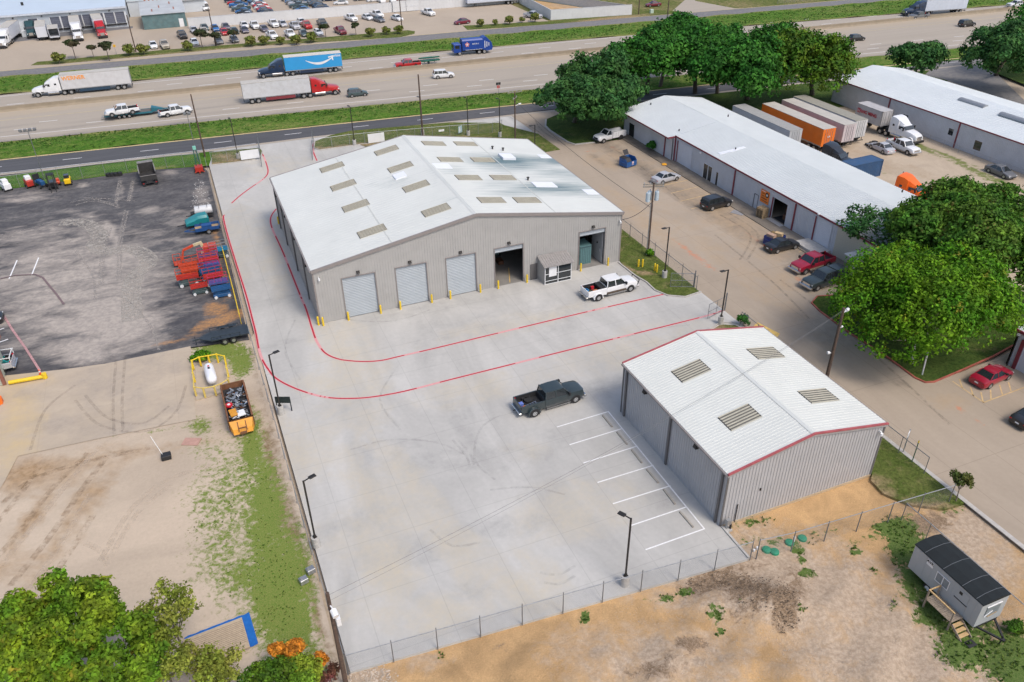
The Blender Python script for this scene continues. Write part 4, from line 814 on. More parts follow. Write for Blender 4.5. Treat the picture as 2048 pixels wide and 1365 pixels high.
for ya, yb, z0_, z1_ in ((101.4, 105.4, .02, 3.6), (69.9, 72.7, .37, 3.75)):
    b_ = MB(); z = z0_
    while z < z1_-.02: zt_ = min(z+.25, z1_); b_.add([(u0+.1, ya, z), (u0+.1, yb, z), (u0+.065, yb, z+.1), (u0+.065, ya, z+.1), (u0+.1, yb, zt_), (u0+.1, ya, zt_)], [(0, 1, 2, 3), (3, 2, 4, 5)]); z = zt_
    b_.box(u0-.07, u0-.037, ya-.1, ya, 0, z1_+.1); b_.box(u0-.07, u0-.037, ya, yb, z1_, z1_+.12)
    b_.build('roll_up_door', M_WROLL, B)
for ya, yb in ((99.15, 100.85), (84.4, 85.25)): b_ = MB(); b_.box(u0+.04, u0+.1, ya, yb, 0, 2.1); b_.build('steel_door', M_WALLW, B)
b_ = MB()
for ya, yb, zt_ in ((84.4, 85.25, 2.15),): 
    b_.box(u0-.06, u0-.036, ya-.06, ya, 0, zt_); b_.box(u0-.06, u0-.036, yb, yb+.06, 0, zt_); b_.box(u0-.06, u0-.036, ya, yb, zt_, zt_+.06)
b_.build('door_frame', BLACK, B)
for xa, ya, yb, za, zb in ((u0+.03, 95.7, 98, .03, 2.43), (u0+.03, 94.15, 94.65, .1, 2.1), (71.6, 118.6, 120.4, 0, 2.35)): b_ = MB(); b_.box(xa, xa+.03, ya, yb, za, zb); b_.build('glass_door', GLASS, B)
b_ = MB()
for y in (95.7, 96.8, 98.0): b_.box(u0-.05, u0+.029, y-.04, y+.04, 0, 2.45)
for z in (.05, 2.42): b_.box(u0-.05, u0+.029, 95.66, 98.04, z-.03, z+.03)
b_.build('door_frame', WHITE, B)
b_ = MB(); b_.box(u0+.2, u0+6, 78.3, 81.3, .01, .03, 0); b_.box(u0+5, u0+5.1, 75, 84, 0, 3.6, 0)
rr = random.Random(5)
for i in range(8): b_.box(u0+1+rr.random()*2, u0+2+rr.random()*2, 78.2+rr.random()*2.4, 79+rr.random()*2, .03, .5+rr.random()*1.4, 1+i % 2)
b_.build('interior', [DARK, paint('dull_teal', (.08, .14, .14), .7), paint('rust_brown', (.15, .07, .04), .8)], B)
b_ = MB(); b_.box(71.2, 72, 78.3, 81.3, .104, .11, 0)
for (px_, py_) in ((1403, 306), (1640, 428)):
    q = hit(px_, py_, (u0, 0, 0), Vector((1, 0, 0))); b_.box(u0-.3, u0-.04, q.y-.12, q.y+.12, q.z-.1, q.z+.1, 1)
b_.build('wall_light', [CONC, WHITE], B)
for px_, py_ in ((1301.5, 210), (1358, 263), (1456, 234), (1471, 300), (1804, 385)):
    q = Slope(u0, e+.05, ru, rz+.05).hit(px_, py_); b_ = MB(); b_.cyl(q, q+Vector((0, 0, .35)), .1, n=6); b_.build('vent_pipe', BRONZE, B)
s_ = Slope(u0, e+.05, ru, rz+.05); b_ = MB(); q = [s_.hit(*p) for p in ((1435, 307), (1487, 294), (1492, 297), (1441, 310))]; b_.loft([[tuple(p) for p in q], [(p.x, p.y, p.z+.09) for p in q]]); b_.build('patch_panel', M_PATCH, B)
b_ = MB(); b_.box(69.6, 72, 69.2, 73.4, 0, .42); b_.build('loading_step', paint('pale_step_concrete', (.46, .44, .41), .9), B)
b_ = MB(); b_.box(70.1, 72, 63.2, 65.2, 2.2, 2.3); b_.box(70.1, 70.2, 63.25, 63.35, 0, 2.2); b_.build('entrance_canopy', WHITE, B)
rel(B)
# banner on its wall
T = empty('wall_banner', (71.93, 83, 1.6), 0, 'orange banner with rows of black lettering and a round emblem on the long warehouse wall', 'banner')
OB = paint('orange_banner', (.75, .19, .02), .5, 0, .05)
b_ = MB(); b_.box(-.03, 0, -.9, .95, 0, 1.82); b_.build('banner_sheet', OB, T)
# ------------------------------------------------------------------ vehicles (x forward, origin on the ground midway between the axles)
def wheel(parent, x, y, r, w, rim=.62, name='wheel', dual=False):
    s = 1 if y > 0 else -1; mb = MB()
    def one(yo, wd):
        a, b = (x, yo-s*wd, r), (x, yo, r); n = 16
        prof = [(-wd, r*.7), (-wd, r*.93), (-wd*.8, r), (-wd*.2, r), (0, r*.93), (0, r*rim+.01)]
        rings = [[(x+rr*math.cos(t), yo+s*d, r+rr*math.sin(t)) for t in [2*math.pi*k/n for k in range(n)]] for d, rr in prof]
        mb.loft(rings, 0)
        prof = [(.0, r*rim), (-.03, r*rim*.9), (-.06, r*rim*.45), (-.02, r*rim*.28), (-.015, .02)]
        mb.loft([[(x+rr*math.cos(t), yo+s*d+.002*s, r+rr*math.sin(t)) for t in [2*math.pi*k/n for k in range(n)]] for d, rr in prof], 1)
        for k in range(5):
            t = 2*math.pi*k/5; mb.cyl((x+r*rim*.62*math.cos(t), yo+s*.004, r+r*rim*.62*math.sin(t)), (x+r*rim*.62*math.cos(t), yo-s*.05, r+r*rim*.62*math.sin(t)), r*.1, n=6, m=2)
    one(y, w)
    if dual: one(y-s*(w+.05), w)
    return mb.build(name, [RUBBER, RIM, BLACK], parent, smooth=40)
def ring_body(x, w, zt, zb, sh=.2, tum=.05):
    h = zt-zb
    half = [(w*.88, zb), (w*.98, zb+min(.12, h*.2)), (w, zb+h*.45), (w*.995, zt-min(sh, h*.35)), (w*(1-tum), zt-.045), (w*.8, zt), (w*.4, zt+.022)]
    return [(x, y, z) for y, z in half]+[(x, 0, zt+.03)]+[(x, -y, z) for y, z in reversed(half)]
def arch(mb, x, y, r, m=1):
    s = 1 if y > 0 else -1; n = 12
    pts = [(x+r*math.cos(math.pi*k/n), r*.92+r*math.sin(math.pi*k/n)*.98-.0) for k in range(n+1)]+[(x-r, .2), (x+r, .2)]
    mb.loft([[(a, y-s*.3, b) for a, b in pts], [(a, y+s*.006, b) for a, b in pts]], m)
def greenhouse(root, bot, topp, zb, zt, wb_, wt, col, pill=.07, mids=(), roofth=.05, tint=GLASS):
    (b0, b1), (t0, t1) = bot, topp
    B_ = [(b0, -wb_, zb), (b1, -wb_, zb), (b1, wb_, zb), (b0, wb_, zb)]; T_ = [(t0, -wt, zt), (t1, -wt, zt), (t1, wt, zt), (t0, wt, zt)]
    mb = MB(); mb.loft([B_, T_]); g = mb.build('windows', tint, root)
    mb = MB(); xm = (t0+t1)/2; L = (t1-t0)/2
    ringr = []
    for fx, fw, dz in ((-1.06, .86, -.02), (-1.0, .95, .02), (-.7, 1.0, roofth), (0, 1.02, roofth+.02), (.7, 1.0, roofth), (1.0, .95, .015), (1.05, .86, -.02)):
        x = xm+L*fx; w = wt*fw+.015
        ringr.append([(x, -w, zt-.03), (x, -w*.97, zt+dz*.75), (x, -w*.6, zt+dz), (x, w*.6, zt+dz), (x, w*.97, zt+dz*.75), (x, w, zt-.03)])
    mb.loft(ringr)
    V = lambda p: Vector(p)
    for i in range(4):
        a, b = V(B_[i]), V(T_[i]); a = a+Vector((0, .012*(1 if a.y > 0 else -1), 0)); b = b+Vector((0, .012*(1 if b.y > 0 else -1), 0)); mb.bar(a, b, pill, pill*.8)
    for (xb, xt) in mids:
        for s in (-1, 1): mb.bar((xb, s*(wb_+.008), zb), (xt, s*(wt+.008), zt), pill, .05)
    mb.build('roof', col, root, smooth=40)
PROTO = {}
def lights(root, xf, xr, w, zf, zr, hs=.12, hw=.22, tall=False):
    for s in (-1, 1):
        mb = MB(); mb.box(xf-.1, xf+.012, s*w-hw if s > 0 else s*w, s*w if s > 0 else s*w+hw, zf-hs/2, zf+hs/2); mb.build('headlight', CLEARL, root)
        mb = MB(); h2 = hs*(2.6 if tall else 1); ww = .12 if tall else hw
        mb.box(xr-.012, xr+.14, s*w-ww if s > 0 else s*w-.012, s*w+.012 if s > 0 else s*w+ww, zr-h2/2, zr+h2/2); mb.build('tail_light', REDL, root)
def mk_car(kind):
    root = empty(kind, (0, 0, 0))
    d = dict(sedan=dict(L0=-2.42, L1=2.38, wb=2.85, W=.91, belt=.93, hood=.90, top=1.43, zb=.2, bot=(-1.75, 1.12), tp=(-.95, .22), r=.33, deck=1.0),
             suv=dict(L0=-2.4, L1=2.35, wb=2.9, W=.96, belt=1.1, hood=1.08, top=1.72, zb=.26, bot=(-2.3, 1.05), tp=(-2.0, .35), r=.38, deck=1.1),
             hatch=dict(L0=-2.15, L1=2.1, wb=2.65, W=.87, belt=.98, hood=.95, top=1.55, zb=.22, bot=(-2.05, 1.05), tp=(-1.7, .2), r=.32, deck=1.0),
             van=dict(L0=-2.7, L1=2.65, wb=3.4, W=1.0, belt=1.25, hood=1.1, top=2.25, zb=.28, bot=(.8, 2.0), tp=(.9, 1.35), r=.36, deck=1.3))[kind.replace('_car', '')]
    L0, L1, W, zb, r, wb = d['L0'], d['L1'], d['W'], d['zb'], d['r'], d['wb']
    b0, b1 = d['bot']; deck, hood, belt = d['deck'], d['hood'], d['belt']
    st = [(L0, W*.80, deck*.62, zb+.12), (L0+.05, W*.9, deck*.86, zb+.03), (L0+.22, W*.97, deck-.04, zb), (b0-.05 if b0-.05 > L0+.3 else L0+.4, W, deck, zb), (-.5, W, belt+.01, zb), (b1-.3, W, belt, zb), (b1+.1, W*.995, hood+.01, zb), (L1-.55, W*.97, hood-.1, zb), (L1-.2, W*.9, hood-.2, zb+.02), (L1-.04, W*.78, hood-.34, zb+.05), (L1, W*.68, hood-.42, zb+.12)]
    mb = MB(); mb.loft([ring_body(x, w, z, q) for x, w, z, q in st], 0)
    for x in (-wb/2, wb/2):
        for s in (-1, 1): arch(mb, x, s*W, r*1.14)
    mb.build('body', [WHITE, BLACK], root, smooth=38)
    if kind == 'van_car':
        mb = MB(); mb.loft([[(x, -w, 1.2), (x, -w*.97, z-.25), (x, -w*.85, z), (x, w*.85, z), (x, w*.97, z-.25), (x, w, 1.2)] for x, w, z in ((L0+.06, .93, 2.1), (L0+.2, .97, 2.25), (.8, .98, 2.28), (1.3, .95, 2.2), (1.38, .9, 2.1))]); mb.build('roof', WHITE, root, smooth=38)
        mb = MB(); mb.loft([[(1.25, -.86, 2.12), (1.25, .86, 2.12)]+[(2.1, .9, 1.2), (2.1, -.9, 1.2)], [(1.2, -.86, 2.0), (1.2, .86, 2.0), (1.9, .9, 1.15), (1.9, -.9, 1.15)]]); mb.build('windshield', GLASS, root)
        for s in (-1, 1): mb = MB(); mb.box(.55, 1.35, s*.965-.02, s*.965+.02, 1.3, 1.85); mb.build('side_window', GLASS, root)
    else:
        greenhouse(root, d['bot'], d['tp'], belt-.05, d['top'], W*.9, W*.66 if kind != 'suv_car' else W*.78, WHITE, mids=((-.35, -.35),)+(((-1.35, -1.3),) if 'suv' in kind or 'hatch' in kind else ()))
        mb = MB(); 
        for s in (-1, 1): mb.box(b1-.35, b1-.2, s*(W+.02)-.08, s*(W+.02)+.1 if s > 0 else s*(W+.02)+.08, belt-.02, belt+.12)
        mb = MB(); mb.box(b1-.4, b1-.22, W-.06, W+.14, belt-.02, belt+.13); mb.build('mirror', BLACK, root); mb = MB(); mb.box(b1-.4, b1-.22, -W-.14, -W+.06, belt-.02, belt+.13); mb.build('mirror', BLACK, root)
    lights(root, L1-.1, L0+.03, W*.86, hood-.32, deck*.72)
    mb = MB(); mb.box(L1-.08, L1+.01, -W*.45, W*.45, hood-.62, hood-.42); mb.build('grille', BLACK, root)
    mb = MB(); mb.box(L0-.012, L0+.02, -.18, .18, .55, .68); mb.build('number_plate', CLEARL, root)
    for x in (-wb/2, wb/2):
        for s in (-1, 1): wheel(root, x, s*(W+.005), r, .2)
    return root
def mk_pickup(kind):
    """crew-cab pickup; kind: pickup_truck or dually_truck"""
    root = empty(kind, (0, 0, 0)); du = kind == 'dually_truck'
    wb = 4.47 if du else 3.7; W = 1.0; zb = .42; r = .42 if du else .39
    F = wb/2+.98; Rr = -wb/2-1.25; cab0, cab1 = (-.72, 1.28) if du else (-1.2, 1.2); hood = 1.38 if du else 1.24; belt = 1.34 if du else 1.2; top = 2.02 if du else 1.86
    if du: cab0, cab1 = -1.0, 1.66
    mb = MB()
    st = [(cab0-.0, W*.97, belt, zb), (cab0+.3, W*.985, belt, zb), (cab1-.3, W*.985, belt+.005, zb), (cab1+.12, W*.975, hood, zb), (F-.35, W*.95, hood-.06, zb), (F-.1, W*.88, hood-.16, zb), (F, W*.8, hood-.34, zb+.05)]
    mb.loft([ring_body(x, w, z, q, .25, .06) for x, w, z, q in st], 0)
    for s in (-1, 1): arch(mb, wb/2, s*W*.97, r*1.2)
    mb.build('body', [WHITE, BLACK], root, smooth=38)
    # bed: floor, two sides with flared arches, tailgate
    mb = MB(); bx0, bx1, bt = Rr, cab0-.04, belt-.02
    for s in (-1, 1):
        y0, y1 = W*.84, W*.98
        mb.loft([[(x, s*y0, z0), (x, s*y1, z0), (x, s*y1*1.0, bt-.1), (x, s*(y1-.03), bt), (x, s*y0, bt)] for x, z0 in ((bx0+.02, .62), (bx1, .5))])
        arch(mb, -wb/2, s*(W*.985), r*1.2, 1)
        if du:
            n = 10; R1 = r*1.52
            prof = [(-wb/2+R1*math.cos(math.pi*k/n), .42+R1*.98*math.sin(math.pi*k/n)) for k in range(n+1)]
            mb.loft([[(x, s*.9, z) for x, z in prof], [(x, s*1.2, z-.03) for x, z in prof], [(x*.995-.0, s*1.24, z-.10) for x, z in prof]], 0)
            arch(mb, -wb/2, s*1.245, r*1.2, 1)
    mb.box(bx0, bx0+.08, -W*.9, W*.9, .6, bt-.01); mb.box(bx0+.1, bx1, -W*.83, W*.83, .72, .8, 1); mb.box(bx1-.06, bx1, -W*.83, W*.83, .8, bt, 1)
    for s in (-1, 1): mb.box(bx0+.08, bx1-.06, s*W*.835-.015, s*W*.835+.005 if s > 0 else s*W*.835+.015, .8, bt+.004, 1)
    for s in (-1, 1): mb.box(-wb/2-.45, -wb/2+.45, min(s*W*.62, s*W*.82), max(s*W*.62, s*W*.82), .8, 1.02, 1)
    mb.build('bed', [WHITE, BLACK], root)
    greenhouse(root, (cab0+.04, cab1+.02), (cab0+.16, cab1-.66), belt-.04, top, W*.9, W*.74, WHITE, pill=.09, mids=((.5*(cab0+cab1)-.12, .5*(cab0+cab1)-.2),))
    lights(root, F-.05, Rr+.03, W*.84, hood-.36, 1.02, .2, .24, tall=True)
    mb = MB(); mb.box(F-.02, F+.03, -.56, .56, hood-.62, hood-.25); mb.build('grille', CHROME, root)
    mb = MB(); mb.box(F-.05, F+.2, -.95, .95, .42, .68, bev=.04); mb.build('bumper', CHROME, root)
    mb = MB(); mb.box(Rr-.2, Rr+.02, -.92, .92, .45, .62, bev=.04); mb.build('bumper', CHROME, root)
    for s in (-1, 1): mb = MB(); mb.box(cab0+.15, cab1+.0, min(s*.9, s*1.04), max(s*.9, s*1.04), .36, .42); mb.build('side_step', CHROME, root)
    for s in (-1, 1): mb = MB(); mb.box(cab1-.28, cab1-.12, min(s*W, s*(W+.26)), max(s*W, s*(W+.26)), belt-.02, belt+.3); mb.build('mirror', BLACK, root)
    for s in (-1, 1): wheel(root, wb/2, s*(W*.985), r, .25, .56)
    for s in (-1, 1): wheel(root, -wb/2, s*((1.26 if du else .99)), r, .24, .56, dual=du)
    if du:
        mb = MB(); mb.bar((Rr-.2, 0, .5), (Rr-.42, 0, .5), .08); mb.build('tow_hitch', BLACK, root)
    return root
PARTS = {}
def proto(kind):
    if kind not in PROTO: PROTO[kind] = [{'sedan_car': mk_car, 'suv_car': mk_car, 'hatch_car': mk_car, 'van_car': mk_car, 'pickup_truck': mk_pickup, 'dually_truck': mk_pickup, 'semi_truck': lambda k: mk_semi(), 'far_sedan': lambda k: mk_far(k), 'far_pickup': lambda k: mk_far(k)}[kind](kind), False]; PARTS[kind] = list(PROTO[kind][0].children)
    return PROTO[kind]
def spawn(kind, loc, rz, col, label, cat, group=None, bodyparts=('body', 'roof', 'bed', 'hood', 'cab', 'sleeper', 'mudguard')):
    pr, used = proto(kind)
    mats = {b: [col] for b in bodyparts}
    if used:
        o = pr.copy(); COL.objects.link(o); o.parent = None
        for ch in PARTS[kind]: copy_tree(ch, o, mats)
    else:
        o = pr; PROTO[kind][1] = True
        for ch in o.children:
            k = ch.name.split('.')[0]
            if k in mats:
                ch.material_slots[0].link = 'OBJECT'; ch.material_slots[0].material = col
                for i in range(1, len(ch.material_slots)):
                    m0 = ch.data.materials[i]; ch.material_slots[i].link = 'OBJECT'; ch.material_slots[i].material = m0
    for k in list(o.keys()):
        if k in ('label', 'category', 'group'): del o[k]
    o.location = loc; o.rotation_euler = (0, 0, rz); tag(o, label, cat, group)
    return o
HALFW = dict(sedan_car=.91, suv_car=.96, hatch_car=.87, van_car=1.0, pickup_truck=.98, dually_truck=1.1, semi_truck=1.2)
WBASE = dict(sedan_car=2.85, suv_car=2.9, hatch_car=2.65, van_car=3.4, pickup_truck=3.7, dually_truck=4.47)
def by_wheels(kind, rear, front, col, label, cat, group=None, z=0):
    """rear/front: where the near-side wheels touch the ground in the photograph"""
    a, b = P(*rear, z), P(*front, z); d = (b-a).normalized(); n = Vector((-d.y, d.x, 0)); mid = (a+b)/2
    if n.dot(mid-Vector((0, 0, 0))) < 0: n = -n
    c = mid+n*HALFW[kind]
    return spawn(kind, (c.x, c.y, z), math.atan2(d.y, d.x), col, label, cat, group)
def remat(o, part, m, slot=0):
    for ch in o.children:
        if ch.name.split('.')[0] == part: ch.material_slots[slot].link = 'OBJECT'; ch.material_slots[slot].material = m
CW = car_paint('white', (.70, .71, .72)); CS = car_paint('silver', (.42, .43, .46)); CG = car_paint('grey', (.13, .135, .145)); CK = car_paint('black', (.014, .015, .018))
CR = car_paint('red', (.42, .01, .012)); CDR = car_paint('dark_red', (.30, .008, .03)); CB = car_paint('blue', (.02, .12, .33)); CN = car_paint('navy', (.012, .03, .07)); CT = car_paint('tan', (.38, .34, .28))
CDG = car_paint('dark_slate', (.028, .042, .047)); CM = car_paint('maroon', (.16, .012, .03)); CSL = car_paint('slate_green', (.055, .085, .09)); CPURP = car_paint('violet_grey', (.09, .08, .11))

# the cars and pickups seen at close range
o = by_wheels('dually_truck', (1068.5, 833.5), (1153, 808), CDG, 'dark slate dually crew cab pickup with an open bed, parked beside the white bay lines', 'pickup truck')
DK = o
o = by_wheels('dually_truck', (1196.5, 602), (1262, 585.5), CW, 'white dually pickup with brown lower body and loaded bed by the shop vestibule', 'pickup truck')
WK = o
mb = MB(); mb.box(-1.0, 1.6, -1.0, -.93, .5, .74); mb.build('lower_trim', paint('brown_lower_body', (.09, .065, .045), .4), WK)
mb = MB(); mb.box(-1.0, 1.6, .93, 1.0, .5, .74); mb.build('lower_trim', paint('brown_lower_body', (.09, .065, .045), .4), WK)
mb = MB(); mb.box(-1.75, -1.08, -.82, .82, 1.1, 1.36); mb.build('toolbox', BLACK, WK)
mb = MB()
for s in (-1, 1): mb.bar((3.2, s*.75, .5), (3.5, s*.75, 1.3), .07); 
for z in (.6, .95, 1.3): mb.bar((3.3+(z-.6)*.2, -.8, z), (3.3+(z-.6)*.2, .8, z), .06)
mb.build('grille_guard', BLACK, WK)
def on_truck(truck, lx, ly, lz): c, s = math.cos(truck.rotation_euler.z), math.sin(truck.rotation_euler.z); return Vector((truck.location.x+lx*c-ly*s, truck.location.y+lx*s+ly*c, truck.location.z+lz))
def thing_at(name, mb, mats, loc, rz, label, cat, group=None, smooth=False):
    o = mb.build(name, mats, smooth=smooth); o.location = loc; o.rotation_euler = (0, 0, rz); return tag(o, label, cat, group)
def hose(n=3, r=.26, t=.05):
    mb = MB()
    for k in range(n): mb.tube([(r*math.cos(a)*(1-.08*k), r*math.sin(a)*(1-.08*k), t+k*t*1.3) for a in [math.pi*i/8 for i in range(17)]], t*.8, 5)
    return mb
rz = WK.rotation_euler.z
thing_at('hose_coil', hose(), paint('blue_hose', (.02, .22, .5), .5), on_truck(WK, -3.05, .3, .8), rz, 'bright blue coiled hose in the bed of the white dually pickup', 'hose')
thing_at('hose_coil', hose(3, .3), paint('olive_hose', (.15, .16, .06), .6), on_truck(WK, -2.9, -.45, .8), rz, 'olive coiled cable in the bed of the white dually pickup', 'cable coil')
mb = MB(); mb.box(-.18, .18, -.14, .14, 0, .32); mb.cyl((0, 0, .32), (.1, 0, .42), .03)
thing_at('fuel_can', mb, paint('red_plastic_can', (.5, .02, .03), .4), on_truck(WK, -2.2, .45, .8), rz, 'red fuel can in the bed of the white dually pickup', 'fuel can')
mb = MB(); mb.box(-.3, .3, -.2, .2, 0, .25)
thing_at('cargo_box', mb, paint('orange_brown_box', (.45, .16, .05), .6), on_truck(WK, -2.25, -.4, .8), rz, 'orange brown box in the bed of the white dually pickup', 'box')
rz = DK.rotation_euler.z
mb = MB(); mb.cyl((0, 0, 0), (0, 0, .22), .4, n=18)
thing_at('spare_tyre', mb, RUBBER, on_truck(DK, -2.2, .35, .8), rz, 'spare tyre lying in the bed of the dark slate dually', 'tyre')
mb = MB()
for s in (-1, 1): mb.bar((-.6, s*.18, .05), (.6, s*.1, .3), .05, .03)
for k in range(5): mb.bar((-.5+k*.25, -.17, .07+k*.05), (-.5+k*.25, .17, .07+k*.05), .04)
thing_at('step_ladder', mb, CHROME, on_truck(DK, -2.3, -.45, .8), rz, 'folded metal ladder lying in the bed of the dark slate dually', 'ladder')
mb = MB(); mb.ico((0, 0, .15), .2, 0, .8, 3, .1); thing_at('water_cooler', mb, paint('orange_cooler', (.6, .2, .06), .5), on_truck(DK, -3.0, -.55, .8), rz, 'small orange jug in the bed of the dark slate dually', 'jug')
mb = MB(); mb.box(-.2, .2, -.2, .2, 0, .3); thing_at('cargo_box', mb, paint('blue_white_box', (.12, .18, .5), .5), on_truck(DK, -3.1, 0, .8), rz, 'blue and white box in the bed of the dark slate dually', 'box')

by_wheels('sedan_car', (1324.5, 370), (1354, 362), CS, 'silver sedan parked nose to the kerb across the street, left of the black wagon', 'car')
by_wheels('suv_car', (1424.5, 423), (1456.6, 414.7), CK, 'black sport utility vehicle parked in a yellow bay by the long warehouse', 'car')
by_wheels('sedan_car', (1555.6, 508), (1589.6, 499.5), CK, 'black sedan with chrome window trim parked beside the navy dumpster', 'car')
o = by_wheels('pickup_truck', (1658.5, 535), (1607, 551.5), CDR, 'crimson crew cab pickup with tan lower trim facing the street', 'pickup truck')
for s in (-1, 1): mb = MB(); mb.box(-1.1, 1.2, min(s*.93, s*.995), max(s*.93, s*.995), .46, .62); mb.build('lower_trim', paint('tan_lower_body', (.33, .27, .2), .4), o)
o = by_wheels('pickup_truck', (1683, 567), (1631.5, 584.5), CDG, 'dark pickup with a bed cap, its tail under the bright green tree', 'pickup truck')
mb = MB(); mb.loft([[(x, -.94, 1.18), (x, -.8, z), (x, .8, z), (x, .94, 1.18)] for x, z in ((-3.08, 1.65), (-2.9, 1.8), (-1.24, 1.82))]); mb.build('bed_cap', CDG, o)
by_wheels('sedan_car', (1980, 778.5), (2015, 762), CDR, 'dark red sedan parked over the yellow hatched bay', 'car')
spawn('sedan_car', P(2065, 842), R(3), CK, 'black car cut off by the right edge of the photo', 'car')
by_wheels('sedan_car', (1765, 309), (1740, 297.5), CS, 'silver coupe parked on gravel beside the white pickup', 'car').rotation_euler.z += 0
by_wheels('pickup_truck', (1780, 297), (1812.5, 310.5), CW, 'white pickup on gravel in front of the white tractor unit', 'pickup truck')
by_wheels('sedan_car', (1975, 345.5), (2006, 358.5), CG, 'grey sedan parked alone on the gravel yard near the far wall', 'car')
# highway traffic
by_wheels('pickup_truck', (339, 235), (373, 229), CW, 'white pickup with a dark headache rack towing a teal trailer', 'pickup truck')
o = by_wheels('pickup_truck', (266, 229), (226, 235), CW, 'white pickup loaded backwards on the teal flatbed trailer', 'pickup truck', z=.75)
by_wheels('pickup_truck', (832, 136), (801, 139), CR, 'bright red pickup towing a green boat trailer on the highway', 'pickup truck')
by_wheels('suv_car', (876, 159), (902, 157), CW, 'white wagon driving right on the near lanes of the highway', 'car')
by_wheels('hatch_car', (704, 196), (731, 193), CSL, 'dark teal retro wagon driving ahead of the red tractor unit', 'car')
by_wheels('pickup_truck', (1853, 38), (1828, 40.5), CG, 'grey pickup driving beside the navy tractor unit', 'pickup truck')
by_wheels('suv_car', (1928, 55.5), (1949, 53.5), CK, 'black wagon driving right on the highway above the small tree', 'car')
by_wheels('hatch_car', (1707, 84), (1728, 82), CK, 'black hatchback on the highway just past the crown of the yellowish tree', 'car')
by_wheels('pickup_truck', (2052, 15), (2021, 17), CW, 'white pickup at the top right corner on the far lanes', 'pickup truck')
spawn('suv_car', P(1050, 120)-Vector((0, 0, 300)), 0, CW, 'x', 'x') if False else None

